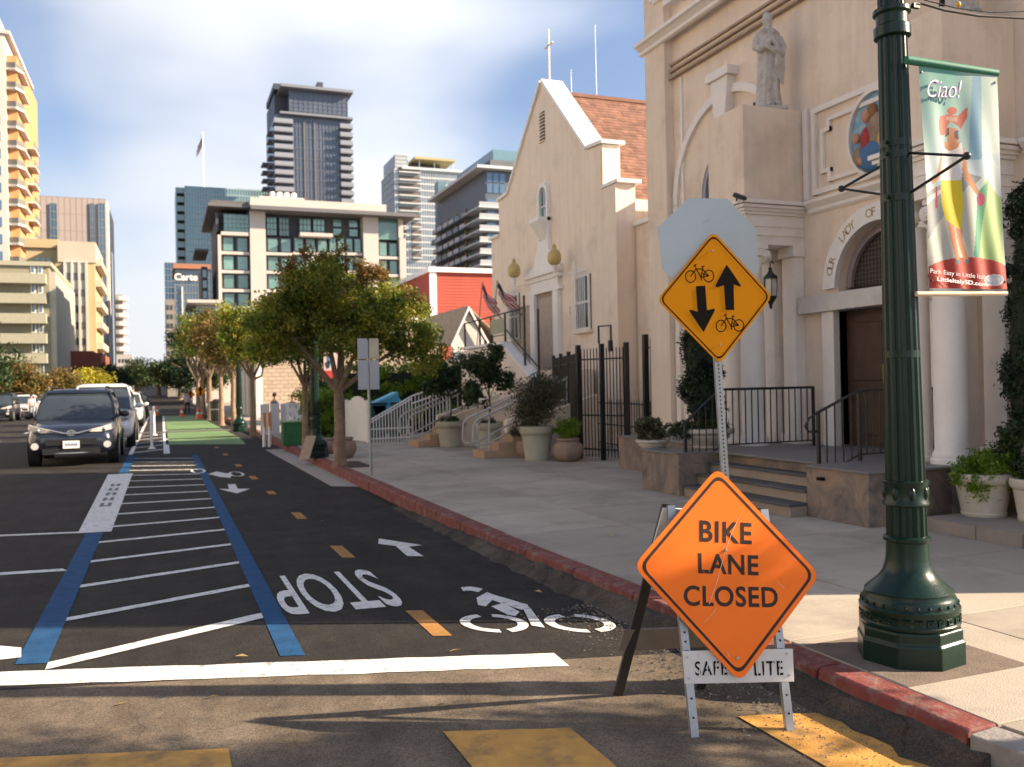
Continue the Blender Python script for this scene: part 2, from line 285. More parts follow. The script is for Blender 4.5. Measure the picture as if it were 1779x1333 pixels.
def text(body, m, origin, xd, yd, height=None, width=None, parent=None, name='lettering', bold=0., shear=0., ext=.0008, align='CENTER', spacing=1.):
    cu = bpy.data.curves.new(name, 'FONT'); cu.body = body; cu.align_x = 'LEFT'; cu.size = 1; cu.offset = bold; cu.shear = shear; cu.space_character = spacing; cu.resolution_u = 4
    ob = bpy.data.objects.new('tmp', cu); C.objects.link(ob); dg = bpy.context.evaluated_depsgraph_get(); me = bpy.data.meshes.new_from_object(ob.evaluated_get(dg)); bpy.data.objects.remove(ob)
    V = np.array([v.co[:] for v in me.vertices]); lo = V.min(0); hi = V.max(0); V = V-np.array([lo[0], lo[1], 0])
    W, Hh = hi[0]-lo[0], hi[1]-lo[1]; sy = (height/Hh) if height else width/W; sx = (width/W) if width else sy
    xd = np.array(xd, float); yd = np.array(yd, float); nn = np.cross(xd, yd); nn /= np.linalg.norm(nn)
    x = V[:, 0]*sx-(W*sx/2 if align == 'CENTER' else 0)
    P = np.array(origin)+np.outer(x, xd)+np.outer(V[:, 1]*sy, yd)+nn*ext
    P -= root_loc(parent) if parent is not None else 0
    for v, p in zip(me.vertices, P): v.co = p
    me.materials.clear(); me.materials.append(m); me.name = name
    o = bpy.data.objects.new(name, me); C.objects.link(o); o.parent = parent; return o
def leaves(name, m, parent, blobs, n, size, seed=0, clump=.16, nclump=None, shell=.55, local=True, kind=None):
    """leaf-shaped faces spread in clumps through ellipsoids (cx,cy,cz,rx,ry,rz)"""
    r = np.random.default_rng(seed); B = np.array(blobs, float); vol = np.prod(B[:, 3:], 1)**.7; vol /= vol.sum()
    nc = nclump or max(8, n//60); bi = r.choice(len(B), nc, p=vol); d = r.normal(size=(nc, 3)); d /= np.linalg.norm(d, axis=1)[:, None]
    rad = (shell+(1-shell)*r.random(nc))[:, None]; rad[r.random(nc) < .3] *= .6
    cc = B[bi, :3]+d*rad*B[bi, 3:]
    ci = r.integers(0, nc, n); cs = clump*(.5+r.random(nc))
    p = cc[ci]+np.clip(r.normal(size=(n, 3)), -1.7, 1.7)*cs[ci][:, None]*.6
    # leaf frames
    a = r.normal(size=(n, 3)); a /= np.linalg.norm(a, axis=1)[:, None]; b = r.normal(size=(n, 3)); b[:, 2] += .8; b = np.cross(a, b); b /= np.linalg.norm(b, axis=1)[:, None]+1e-9
    s = size*(.6+.8*r.random(n))[:, None]
    V = np.stack([p-a*s, p+b*s*.42-a*s*.1, p+a*s, p-b*s*.42-a*s*.1], 1).reshape(-1, 3)
    if not local and parent is not None: V -= root_loc(parent)
    me = bpy.data.meshes.new(name); me.vertices.add(4*n); me.vertices.foreach_set('co', V.ravel()); me.loops.add(4*n); me.loops.foreach_set('vertex_index', np.arange(4*n)); me.polygons.add(n)
    me.polygons.foreach_set('loop_start', np.arange(n)*4); me.polygons.foreach_set('loop_total', np.full(n, 4)); me.update(); me.materials.append(m)
    o = bpy.data.objects.new(name, me); C.objects.link(o); o.parent = parent
    if kind: o['kind'] = kind
    return o
# ================================================================== SETTING
def structure(name): o = bpy.data.objects.new(name, None); C.objects.link(o); o['kind'] = 'structure'; return o
MB().poly([(-900, -60, -.06), (900, -60, -.06), (900, 1600, -.06), (-900, 1600, -.06)]).build('ground', ASO, kind='structure')
road = MB().poly([(-13.2, 6.6, 0), (-1.3, 5.62, 0), (2.9, 4.5, 0), (2.9, 420, 0), (-13.2, 420, 0)]).build('road', ASN, kind='structure')
MB().poly([(-40, -12, 0), (40, -12, 0), (40, 1.2, 0), (3.02, 2.3, 0), (2.9, 2.9, 0), (2.9, 4.5, 0), (-1.3, 5.62, 0), (-13.2, 6.6, 0), (-40, 7, 0)]).build('intersection', ASO, kind='structure')
def mark(name, P, m, z=.004, label=None):
    o = MB().poly([(p[0], p[1], z) for p in P]).build(name, m, road)
    if label: o['label'] = label
    return o
def jag(a, b, n, amp):
    a = np.array(a[:2], float); b = np.array(b[:2], float); d = b-a; q = np.array([-d[1], d[0]])/np.linalg.norm(d)
    return [tuple(a+d*i/n+q*RNG.normal()*amp*(0 < i < n)) for i in range(n+1)]
mark('stop_line', jag((-3.4, 6.72), (2.12, 4.83), 40, .006)+jag((2.10, 4.57), (-3.4, 6.44), 40, .006), ROADW, label='wide white stop line')
mark('blue_line', [(-.845, 5.98), (-.665, 5.92), (-.665, 23.9), (-.845, 23.9)], ROADB)
mark('blue_line', [(.62, 5.47), (.76, 5.42), (.76, 23.1), (.62, 23.2)], ROADB)
for k in range(17):
    yl = 5.86+1.14*k; yr = 6.5+1.04*k; t = .055 if k else .075
    x0 = -.58 if 11 < yl < 18.6 else -.665
    if yl > 23.4: break
    mark('hatch_line', jag((x0, yl-t), (.62, yr-t), 14, .003)+jag((.62, yr+t), (x0, yl+t), 14, .003), ROADW, .0045)
mark('white_panel', [(-1.02, 18.8), (-.58, 18.8), (-.58, 11.15), (-.93, 11.2)], ROADW, .0065)
# faint stencil characters along the white panel (illegible in the photograph)
for i, yy in enumerate((13.6, 14.3, 15.0, 15.7, 16.4)):
    b = MB()
    for dx in (-.86, -.76): b.poly([(dx, yy, .009), (dx+.05, yy, .009), (dx+.05, yy+.42, .009), (dx, yy+.42, .009)])
    b.poly([(-.81, yy+.12*(i % 3), .0095), (-.76, yy+.12*(i % 3), .0095), (-.76, yy+.1+.12*(i % 3), .0095), (-.81, yy+.1+.12*(i % 3), .0095)]); b.build('stencil_mark', mat('faded_stencil', (.13, .13, .13), .8, .3, 12), road)
for P in ([(-3.6, 11.83), (-.93, 11.22), (-.93, 11.33), (-3.6, 11.96)], [(-3.6, 9.25), (-.83, 8.9), (-.88, 9.03), (-3.6, 9.42)], [(-3.6, 8.6), (-.86, 6.35), (-.83, 6.12), (-.95, 6.12), (-3.6, 8.2)]): mark('bay_line', P, ROADW, .0045)
for y0, y1 in ((5.46, 6.17), (8.33, 9.02), (11.05, 11.68), (13.85, 14.3), (16.3, 16.95), (19.2, 19.75), (22.6, 23.2), (25.6, 26.1)):
    xx = 1.57-(y0-5.46)*.014; mark('lane_dash', jag((xx, y1+.02), (xx+.115, y1-.03), 3, .002)+jag((xx+.115, y0-.02), (xx, y0+.03), 3, .002), mat('dash_orange', (.36, .17, .035), .8, .2, 7, .4, 110, dirt=((.07, .055, .045), .5, .68, .7), dscale=14), label='faded orange centre dash')
mark('lane_arrow', [(2.0, 8.93), (2.075, 9.23), (2.38, 8.64), (2.235, 8.62), (2.235, 8.07), (2.10, 8.16), (2.13, 8.72)], ROADW, label='white arrow pointing up the street')
mark('lane_arrow', [(1.02, 14.25), (.80, 15.05), (.95, 14.95), (.98, 15.7), (1.10, 15.65), (1.08, 14.9), (1.26, 14.8)], ROADW, label='white arrow pointing towards the stop line')
def ring_mark(c, rx, ry, w, gaps, m=ROADW, z=.0045, par=None, tilt=0.):
    b = MB(); n = 40
    for i in range(n):
        a0 = 2*PI*i/n; a1 = a0+2*PI/n
        if any(g0 <= (a0 % (2*PI)) < g1 for g0, g1 in gaps): continue
        q = [(c[0]+(rx-k)*math.cos(a), c[1]+(ry-k*1.3)*math.sin(a)-tilt*(rx-k)*math.cos(a), z) for a, k in ((a0, 0), (a1, 0), (a1, w), (a0, w))]; b.poly(q)
    return b.build('bicycle_wheel_mark', m, par or road)
def stroke(pts, w, z=.0048, m=ROADW, name='cyclist_mark'):
    b = MB(); P = [np.array(p[:2]) for p in pts]
    for i, (p, q) in enumerate(zip(P, P[1:])):
        d = (q-p)/np.linalg.norm(q-p); t = np.array([-d[1], d[0]])*w/2; b.poly([(*(p-t), z+.0003*i), (*(q-t), z+.0003*i), (*(q+t), z+.0003*i), (*(p+t), z+.0003*i)])
    return b.build(name, m, road)
Z2 = lambda x, y: G(340+x/2.341, 760+y/2.341)
def trace(name, pts, z=.0048, m=ROADW): return MB().poly([(*(Z2(*p)[:2]), z) for p in pts]).build(name, m, road)
for cx, c2 in ((1212, 0), (1560, 1)):
    c = Z2(cx, 757); ring_mark(c, .205, .25, .062, [(1.25, 1.65), (4.4, 4.8)], tilt=.30)
trace('cyclist_mark', [(1078, 612), (1120, 609), (1168, 618), (1150, 632), (1120, 626), (1088, 628)])
trace('cyclist_mark', [(1142, 655), (1185, 632), (1205, 640), (1350, 683), (1356, 700), (1325, 704), (1206, 664), (1180, 690), (1148, 684)])
trace('cyclist_mark', [(1202, 690), (1250, 676), (1318, 712), (1300, 730), (1268, 724)], .0052)
trace('cyclist_mark', [(1330, 696), (1357, 692), (1420, 777), (1366, 768)], .0056)
for cx, cy in ((10, 137), (165, 150)): ring_mark(Z2(cx, cy), .14, .5, .05, [], tilt=.3)
trace('cyclist_mark', [(50, 150), (85, 140), (150, 152), (140, 166), (100, 162)])
# STOP for riders coming the other way: it reads from beyond the line
text('STOP', ROADW, (1.20, 7.78, .0045), (-1, .10, 0), (0, -1, 0), height=1.42, width=.86, parent=road, bold=.012, ext=.0, name='stop_lettering')
for P in ([(-.95, 4.55), (.24, 4.16), (.24, 2.6), (-.95, 2.9)], [(1.17, 3.95), (1.72, 3.75), (1.72, 2.2), (1.17, 2.3)], [(2.5, 3.55), (2.96, 3.40), (2.93, 2.6), (2.92, 2.0), (2.5, 2.05)]):
    mark('crosswalk_bar', jag(P[0], P[1], 10, .004)+jag(P[2], P[-1], 6, .004), ROADY, .0062, label='worn yellow crosswalk bar')
mark('green_lane', [(.05, 28.3), (2.2, 26.8), (2.3, 31), (.05, 31)], ROADG, .004); mark('green_lane', [(.05, 31.6), (2.3, 31.6), (2.2, 38), (.05, 38)], ROADG, .004); mark('green_lane', [(.05, 38.8), (2.2, 38.8), (1.9, 60), (.05, 60)], ROADG, .004)
mark('edge_line', [(-.02, 24.2), (.13, 24.2), (.05, 60), (-.08, 60)], ROADW); mark('edge_line', [(-.85, 24.4), (-.75, 24.4), (-.80, 60), (-.9, 60)], ROADW)
for k in range(6): mark('buffer_line', [(-.78, 24.9+2.2*k), (.0, 26.0+2.2*k), (.0, 26.2+2.2*k), (-.78, 25.1+2.2*k)], ROADW, .0045)
for k in range(8): mark('lane_line', [(-5.2, 22+9*k), (-5.08, 22+9*k), (-5.08, 25+9*k), (-5.2, 25+9*k)], ROADW)
for k in range(5): mark('bay_line', [(-3.1, 27+6*k), (-.95, 27+6*k), (-.95, 27.1+6*k), (-3.1, 27.1+6*k)], ROADW)
mark('road_patch', [(-.9, 36), (-.9, 37.2), (2.7, 37.2), (2.7, 36)], mat('asphalt_patch', (.09, .08, .07), .85, .2, 8), .0078)
# kerb, gutter, sidewalk
kerb = structure('kerb'); y = 2.72; i = 0
kx = lambda y: .115*min(1, max(0, (7.5-y)/3.6))
while y < 60:
    ln = .9 if y < 30 else 3.; j = RNG.normal()*.004
    k0, k1 = kx(y)+j, kx(y+ln)+j; pr_ = [(2.885, -.05), (3.07, -.05), (3.07, .151), (2.925, .150), (2.905, .135)]
    o = MB().loft([[(a+k0, y, c) for a, c in pr_], [(a+k1, y+ln-.012, c) for a, c in pr_]]).build('kerb_stone', REDK, kerb, bevel=.008 if y < 12 else 0, label='red painted kerb stone'); y += ln
pts = [(3.0, 2.70), (3.03, 2.45), (3.08, 2.2), (3.2, 1.95), (3.5, 1.72), (4.0, 1.55), (5.0, 1.4), (6.5, 1.3), (8.5, 1.2)]
for a, b in zip(pts, pts[1:]):
    a = np.array(a); b = np.array(b); d = (b-a)/np.linalg.norm(b-a); q = np.array([-d[1], d[0]])*.17; a2 = a+d*.01
    MB().plate([(*a2, -.05), (*b, -.05), (*(b+q), -.05), (*(a2+q), -.05)], (0, 0, 1), .2).build('kerb_stone', GREYK, kerb, bevel=.008, label='bare grey kerb stone on the corner')
MB().prism([(2.5, 14.5), (2.885, 14.2), (2.885, 24), (2.45, 24)], .006, 'z', 0).build('gutter', GUT, kind='structure')
MB().prism([(2.62, 2.25), (2.86, 2.25), (2.88, 2.75), (2.74, 2.75)], .012, 'z', 0).build('gutter_patch', GUT, kind='structure')
side = structure('sidewalk')
MB().box((3.075, 2.7, -.05), (16, 62, .13)).build('slab_bed', SOIL, side); MB().box((3.2, 1.75, -.05), (16, 2.7, .125)).build('slab_bed', SOIL, side)
# paving slabs, one by one
xs = [3.078, 4.35, 5.72, 7.1, 8.5, 10.2]
for r in range(33):
    y0 = 2.72+r*1.32; y1 = y0+1.306
    for c in range(5):
        if y0 > 31 and c > 2: continue
        x0, x1 = xs[c], xs[c+1]-.014
        if c == 0 and 0 < r < 5: MB().prism([(x0+kx(y0), y0), (x1, y0), (x1, y1), (x0+kx(y1), y1)], .03, 'z', .12+RNG.normal()*.0012).build('slab', CONC, side, bevel=.005); continue
        if c == 0 and r == 0: 
            MB().prism([(3.193, 2.72), (x1, 2.72), (x1, y1), (3.193, y1)], .03, 'z', .121).build('slab', CONC, side, bevel=.004); continue
        j = RNG.normal()*.0012
        if c == 0 and 10 <= r <= 10: # tree pit
            MB().prism([(x0, y0), (x1, y0), (x1, y1), (3.5, y1), (3.5, y0+.5), (x0, y0+.5)], .03, 'z', .12+j).build('slab', CONC, side); continue
        MB().box((x0, y0, .12), (x1, y1, .15+j)).build('slab', CONC, side, bevel=.004 if y0 < 14 else 0)
for c in range(5): MB().prism([(max(xs[c], 3.3), 1.82), (xs[c+1]-.01, 1.6), (xs[c+1]-.01, 2.71), (xs[c], 2.71)] if c else [(3.23, 2.4), (3.42, 2.05), (4.34, 1.78), (4.34, 2.71), (3.2, 2.71)], .03, 'z', .12).build('slab', CONC, side, bevel=.004)
MB().box((3.078, 46.4, .12), (9, 220, .15)).build('far_sidewalk', CONC, side); MB().box((2.9, 60, -.05), (3.078, 220, .15)).build('far_kerb', GREYK, kerb)
MB().prism([(3.08, 15.9), (3.5, 15.9), (3.5, 17.3), (3.08, 17.3)], .03, 'z', .125).build('tree_pit_soil', SOIL, side)
MB().box((3.2, 3.2, .151), (3.98, 3.93, .1535)).build('patched_slab', mat('dark_patch', (.15, .115, .09), .9, .2, 8, .4, 90), side)
MB().box((-17, 8, -.05), (-13.2, 420, .14)).build('left_sidewalk', CONC, kind='structure')
r = np.random.default_rng(12); R_ = []
for i in range(90):
    y = 2.6+i*.1; k = kx(y); n1_ = .02*r.normal(); hh = .098 if y < 7 else .098*max(.1, (11.6-y)/4.6); R_.append([(2.905+k, y, -.01), (2.905+k, y, hh+.008*r.normal()), (2.86+k, y, hh*.86+.006*r.normal()), (2.82+k+n1_*.5, y, hh*.36+.004*r.normal()), (2.75+k+n1_, y, .001), (2.75+k+n1_, y, -.01)])
MB().loft(R_).build('gutter_edge', ASM, kind='structure')
# litter
for i in range(9):
    px, py = [(420, 1140), (212, 1222), (370, 1210), (765, 1225), (1062, 930), (628, 1005), (560, 905), (790, 1130), (935, 1028)][i]; z = .012 if px != 1062 else .165; p = G(px, py, z); a = RNG.random()*3; s = .03+.02*RNG.random()
    o = MB().add([(p[0]-s*math.cos(a), p[1]-s*math.sin(a), z), (p[0]+.01*math.sin(a), p[1]-.01*math.cos(a), z+.012), (p[0]+s*math.cos(a), p[1]+s*math.sin(a), z), (p[0]-.012*math.sin(a), p[1]+.012*math.cos(a), z+.004)], [(0, 1, 2, 3)]).build('fallen_leaf', mat('dry_leaf', (.42, .32, .14), .7))
    tag(o, ['curled dry leaf beside the wide white stop line', 'long fallen leaf lying left in the crosswalk', 'small fallen leaf beyond the left yellow bar', 'leaf lying between two yellow bars', 'pale scrap on the paving before the steps', 'pale scrap left of the middle of the bike lane', 'leaf speck far up the bike lane', 'leaf near the long orange dash', 'pale speck above the painted cyclist head'][i], 'leaf', 'fallen leaves')
gs = MB(); r = np.random.default_rng(3)
for i in range(1500):
    t = r.random(); x = 2.86-abs(r.normal())*.22; yy = 2.6+r.random()*3.2; s = .003+.006*r.random(); gs.add([(x-s, yy, .002), (x+s, yy-s, .002), (x, yy+s, .002), (x, yy, .002+s*1.3)], [(0, 1, 3), (1, 2, 3), (2, 0, 3)])
tag(gs.build('gravel', mat('grit', (.2, .17, .14), .9, .3, 5, island=.5)), 'loose grit gathered along the kerb at the corner', 'gravel', kind='stuff')

# ================================================================== CHURCH (right)
TZ = .69
def arc(cy, cz, r, a0, a1, n): return [(cy+r*math.cos(a0+(a1-a0)*i/n), cz+r*math.sin(a0+(a1-a0)*i/n)) for i in range(n+1)]
def ring_solid(b, cy, cz, ri, ro, a0, a1, n, x0, x1):
    for i in range(n):
        t0 = a0+(a1-a0)*i/n; t1 = a0+(a1-a0)*(i+1)/n
        P = [(cy+r*math.cos(t), cz+r*math.sin(t)) for r, t in ((ri, t0), (ro, t0), (ro, t1), (ri, t1))]; b.prism(P, x1-x0, 'x', x0)
    return b
church = thing('church', 'tall beige church front with arched doorway, statue ledges and white columns', 'church', (8.3, 8.6, .15))
# wall with holes: door arch + left arched window, built from strips
XW = 8.3; wb = MB()
def wallpoly(P, x0=XW, d=.35, b=None): (b or wb).prism(P, d, 'x', x0)
YN, YS, H = 13.75, 3.0, 11.0
da, zc, rr = 8.6, 2.77, .76
wallpoly([(YN, .1), (12.5, .1), (12.5, H), (YN, H)])                       # north strip
wallpoly([(12.5, .1), (11.0, .1), (11.0, 3.9), (12.5, 3.9)])
wallpoly([(12.5, 3.9)]+[(12.5, 4.6)]+arc(11.75, 4.6, .75, 0, PI, 14)[1:]+[(11.0, 3.9), (11.0, 6.2), (12.5, 6.2)][::1] if False else [(12.5, 5.35+.0), (11.0, 5.35), (11.0, H), (12.5, H)])
for s in (1, -1):
    P = [(11.75+s*.75, 5.352)]+[(11.75+s*.75*math.cos(t*PI/2/8), 4.6+.75*math.sin(t*PI/2/8)) for t in range(9)]; wallpoly(P)
wallpoly([(11.0, .1), (da+rr, .1), (da+rr, H), (11.0, H)])
wallpoly([(da+rr, zc+rr+.001), (da-rr, zc+rr+.001), (da-rr, H), (da+rr, H)])
for s in (1, -1): wallpoly([(da+s*rr, zc+rr+.002)]+[(da+s*rr*math.cos(t*PI/2/10), zc+rr*math.sin(t*PI/2/10)) for t in range(11)])
wallpoly([(da-rr, .1), (YS, .1), (YS, H), (da-rr, H)])
wb.build('wall', STUCCO, church)
MB().box((XW+.6, YS+.3, .1), (22, 12.6, 7.2)).build('nave', STUCCO, church); MB().box((XW+.352, YN-.45, .1), (XW+1.2, YN-.01, 6.2)).build('side_return', STUCCO, church)
# corner pilasters
for y0, y1, lb in ((13.32, 13.98, None), (3.0, 3.7, None)):
    MB().box((XW-.16, y0, .12), (XW+.2, y1, H)).build('pilaster', STUCCO, church, bevel=.006)
# main cornice and upper grooves
def moulding(name, y0, y1, x, z0, prof, m=TRIM):   # profile list (dx, z)
    P = [(x+.02, z0+prof[0][1])]+[(x-dx, z0+z) for dx, z in prof]+[(x+.02, z0+prof[-1][1])]
    b = MB(); b.prism(P, y1-y0, 'y', y0); return b.build(name, m, church)
CP = [(.02, 0), (.05, .02), (.05, .07), (.12, .13), (.16, .15), (.16, .21), (.02, .25)]
moulding('cornice', 3.0, 14.08, XW-.16, 7.42, CP)
for k, zz in enumerate((7.02, 6.90, 6.78)):
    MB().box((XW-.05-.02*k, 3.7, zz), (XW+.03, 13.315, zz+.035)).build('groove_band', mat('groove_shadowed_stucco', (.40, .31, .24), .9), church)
MB().box((XW-.03, 13.0, .7), (XW+.02, 13.06, 6.75)).build('edge_band', TRIM, church)
for P in ([(12.9, 8.0), (4, 8.0), (4, 8.1), (12.9, 8.1)], [(13.6, 8.25), (13.7, 8.25), (13.7, 8.7), (13.6, 8.7)], [(12.9, 8.0), (13.25, 8.0), (13.25, 8.1), (12.9, 8.1)], [(13.17, 8.1), (13.25, 8.1), (13.25, 8.25), (13.17, 8.25)], [(13.25, 8.18), (13.6, 8.18), (13.6, 8.25), (13.25, 8.25)], [(13.6, 8.7), (13.7, 8.7), (13.7, 10), (13.6, 10)]):
    MB().prism(P, .05, 'x', XW-.21 if P[0][0] > 13.1 or P[0][0] == 12.9 and P[1][0] > 13 else XW-.03).build('panel_moulding', TRIM, church)
# niche arch with keystone and window in left bay
b = ring_solid(MB(), 11.75, 4.62, 1.42, 1.55, -.02, PI+.02, 30, XW-.06, XW+.01); b.box((XW-.06, 13.17, TZ), (XW+.01, 13.30, 4.6)); b.build('arch_moulding', TRIM, church)
b = MB(); b.prism([(11.62, 5.55), (11.88, 5.55), (11.98, 6.28), (11.52, 6.28)], .16, 'x', XW-.15); b.box((XW-.2, 11.45, 6.281), (XW+.01, 12.05, 6.42)); b.build('keystone', TRIM, church, bevel=.006)
win = MB().box((XW+.2, 11.02, 3.92), (XW+.23, 12.48, 5.34)).build('window', GLASSD, church)
b = MB()
for yy in (11.4, 11.75, 12.1): b.box((XW+.17, yy-.015, 3.92), (XW+.195, yy+.015, 5.3))
for zz in (4.2, 4.6, 5.0): b.box((XW+.165, 11.02, zz-.012), (XW+.169, 12.48, zz+.012))
b.build('window_bar', mat('lead_bar', (.2, .2, .22), .6), win)
b = ring_solid(MB(), 11.75, 4.6, .68, .748, 0, PI, 20, XW+.02, XW+.16); b.box((XW+.02, 12.43, 3.92), (XW+.16, 12.498, 4.6)); b.build('window_frame', mat('grey_blue_frame', (.35, .36, .42), .7), win)
# statue pedestals (left and right) with entablature, columns, pilasters
def bay(yc):
    y0, y1 = yc-.415, yc+.415
    MB().box((7.3, y0, 4.02), (XW-.001, y1, 5.28)).build('pedestal', STUCCO, church, bevel=.006)
    b = MB()
    for z, g in ((3.82, .0), (3.86, .03), (3.90, .07), (3.95, .10)): b.box((7.3-g, y0-g, z), (XW-.0015, y1+g, z+(.05 if z > 3.94 else .04)))
    b.build('entablature', TRIM, church)
    b = MB(); b.box((7.33, y0+.03, 3.42), (XW-.002, y1-.03, 3.819)); b.box((7.315, y0+.015, 3.66), (XW-.0025, y1-.015, 3.675)); b.box((7.315, y0+.015, 3.54), (XW-.0025, y1-.015, 3.552)); b.build('frieze', TRIM, church)
    for cy in (yc-.235, yc+.235):
        col = MB().lathe([(.205, 0), (.205, .045), (.185, .06), (.19, .09), (.175, .115), (.162, .14), (.165, .6), (.160, 1.6), (.143, 2.42), (.15, 2.45), (.143, 2.48)], (7.52, cy, TZ), 32).build('column', TRIM, church, smooth=True)
        b = MB(); b.box((7.36, cy-.165, 3.36), (7.68, cy+.165, 3.419)); b.box((7.38, cy-.15, 3.27), (7.66, cy+.15, 3.359))
        for sx in (7.385, 7.655):
            for sy in (-1, 1):
                n = 14; cyy = cy+sy*.135
                b.tube([(sx-.03, cyy, 3.27), (sx+.03, cyy, 3.27)], .075, 14); b.tube([(sx-.045, cyy, 3.27), (sx+.045, cyy, 3.27)], .05, 12); b.tube([(sx-.055, cyy, 3.27), (sx+.055, cyy, 3.27)], .02, 8)
        b.build('capital', TRIM, col)
    for cy in (yc-.235, yc+.235):
        p = MB().box((XW-.16, cy-.135, TZ+.14), (XW-.004, cy+.135, 3.27)).build('pilaster', TRIM, church); MB().box((XW-.2, cy-.17, TZ), (XW-.005, cy+.17, TZ+.138)).build('pilaster_base', TRIM, p); MB().box((XW-.2, cy-.17, 3.272), (XW-.005, cy+.17, 3.418)).build('pilaster_cap', TRIM, p)
bay(10.4); bay(7.12)
# wall cornice between and beside the bays (z 3.82)
WP = [(.02, 0), (.05, .03), (.05, .07), (.10, .12), (.12, .14), (.12, .18), (.03, .2)]
moulding('string_course', 7.645, 9.88, XW, 3.82, WP); moulding('string_course', 10.93, 13.31, XW, 3.82, WP); moulding('string_course', 3.7, 6.59, XW, 3.82, WP)
# inner white strips beside pedestals
for yy in (9.85, 7.575): MB().box((XW-.05, yy, 4.03), (XW+.01, yy+.1, 5.28)).build('edge_band', TRIM, church)
# stepped panel frames over the door
def frame(y0, y1, z0, z1, wd, x, notch=0):
    b = MB(); o = []
    n = notch; P = [(y0+n, z0), (y1-n, z0), (y1-n, z0+n), (y1, z0+n), (y1, z1-n), (y1-n, z1-n), (y1-n, z1), (y0+n, z1), (y0+n, z1-n), (y0, z1-n), (y0, z0+n), (y0+n, z0+n)] if n else [(y0, z0), (y1, z0), (y1, z1), (y0, z1)]
    k = len(P)
    for i in range(k):
        a, c = P[i], P[(i+1) % k]
        lo = (min(a[0], c[0])-wd/2, min(a[1], c[1])-wd/2); hi = (max(a[0], c[0])+wd/2, max(a[1], c[1])+wd/2)
        xx = x-.0007*i; b.box((xx, lo[0], lo[1]), (XW+.01, hi[0], hi[1]))
    return b.build('panel_moulding', TRIM, church)
frame(7.75, 9.74, 4.1, 5.2, .07, XW-.05); frame(7.90, 9.58, 4.22, 5.02, .055, XW-.045, .13)
# oval mosaic over the door
med = MB(); n = 32; cy, cz = 8.62, 4.62
rim = MB()
for i in range(n):
    a0, a1 = 2*PI*i/n, 2*PI*(i+1)/n
    rim.prism([(cy+r*.42*math.cos(a), cz+r*.50*math.sin(a)) for r, a in ((1, a0), (1.1, a0), (1.1, a1), (1, a1))], .09, 'x', XW-.08)
rim.build('mosaic_rim', TRIM, church)
b = MB(); b.prism([(cy+.425*math.cos(2*PI*i/n), cz+.505*math.sin(2*PI*i/n)) for i in range(n)], .03, 'x', XW-.03); mo = b.build('oval_mosaic', mat('mosaic_sky', (.16, .36, .52), .5, .15, 12, dirt=((.45, .58, .62), .5, .6, .8), dscale=5), church, label='oval relief of a seated hooded woman with children against blue')
def blob(c, r, m, nm): 
    b = MB(); b.ball(c, r, 14, 9); return b.build(nm, m, mo, smooth=True)
SKIN = mat('painted_skin', (.52, .27, .17), .6, .1, 9); HAIR = mat('painted_hair', (.25, .11, .04), .7, .2, 9); CLO = mat('painted_cloak_blue', (.05, .16, .33), .6, .2, 9); REDC = mat('painted_red_cloth', (.38, .03, .03), .6, .2, 9); BRC = mat('painted_robe', (.30, .21, .14), .7, .3, 9)
for c, r, m, nm in (((XW-.05, 8.66, 4.86), (.05, .10, .13), HAIR, 'hood'), ((XW-.09, 8.72, 4.84), (.05, .07, .09), SKIN, 'face'), ((XW-.05, 8.58, 4.62), (.07, .18, .24), BRC, 'shoulder'), ((XW-.08, 8.72, 4.55), (.06, .09, .16), REDC, 'dress'), ((XW-.06, 8.66, 4.35), (.08, .25, .2), CLO, 'cloak'),
        ((XW-.1, 8.88, 4.60), (.04, .06, .07), SKIN, 'child_head'), ((XW-.08, 8.86, 4.38), (.06, .1, .12), BRC, 'child_body'), ((XW-.1, 8.80, 4.30), (.04, .05, .06), SKIN, 'child_face'), ((XW-.07, 8.45, 4.5), (.05, .12, .14), mat('painted_gold', (.45, .33, .12), .6, .3, 12), 'sleeve')): blob(c, r, m, nm)
# door: arch surround with lettering, lintel, jambs, leaves
b = ring_solid(MB(), da, zc, rr, .985, 0, PI, 36, XW-.07, XW+.0); b.build('arch_surround', WHITE, church)
KEY = mat('gold_letter', (.40, .30, .16), .6)
b = MB().box((XW-.16, 7.24, 2.47), (XW+.16, 9.98, 2.70)); b.build('lintel', mat('white_stone', (.60, .57, .54), .6, .1, 3, dirt=((.42, .38, .34), .5, .7, .5), dscale=2.), church, bevel=.006)
for y0 in (9.36, 7.62): MB().box((XW-.10, y0, TZ), (XW+.30, y0+.22, 2.469)).build('door_jamb', TRIM, church, bevel=.005)
letters = 'OUR  LADY  OF  THE  ROSARY'
Rl = .872
vis = 'OUR   LADY   OF'
for i, ch in enumerate(vis):
    if ch == ' ': continue
    a = math.radians(15+i*5.15); yy = da+Rl*math.cos(a); zz = zc+Rl*math.sin(a)      # from the left foot of the arch upward
    up = np.array([0, math.cos(a), math.sin(a)]); rt = np.array([0, -math.sin(a)*-1*-1, math.cos(a)]) 
    rt = np.array([0, -math.sin(a), math.cos(a)])
    text(ch, KEY, (XW-.07, yy-up[1]*.055, zz-up[2]*.055), rt, up, height=.11, parent=church, ext=-.002 if False else .002, name='letter', bold=.01)
tg = MB(); tg.prism([(da+rr, zc-.0)]+[(da+rr*math.cos(PI*i/20), zc+rr*math.sin(PI*i/20)) for i in range(1, 20)]+[(da-rr, zc)], .02, 'x', XW+.2); tw = tg.build('fanlight', mat('fanlight_mesh', (.035, .028, .026), .6, .2, 30), church)
b = MB()
for i in range(1, 26): yy = da-rr+2*rr*i/26; hh = math.sqrt(max(0, rr*rr-(yy-da)**2)); b.box((XW+.185, yy-.005, zc), (XW+.19, yy+.005, zc+hh*.98))
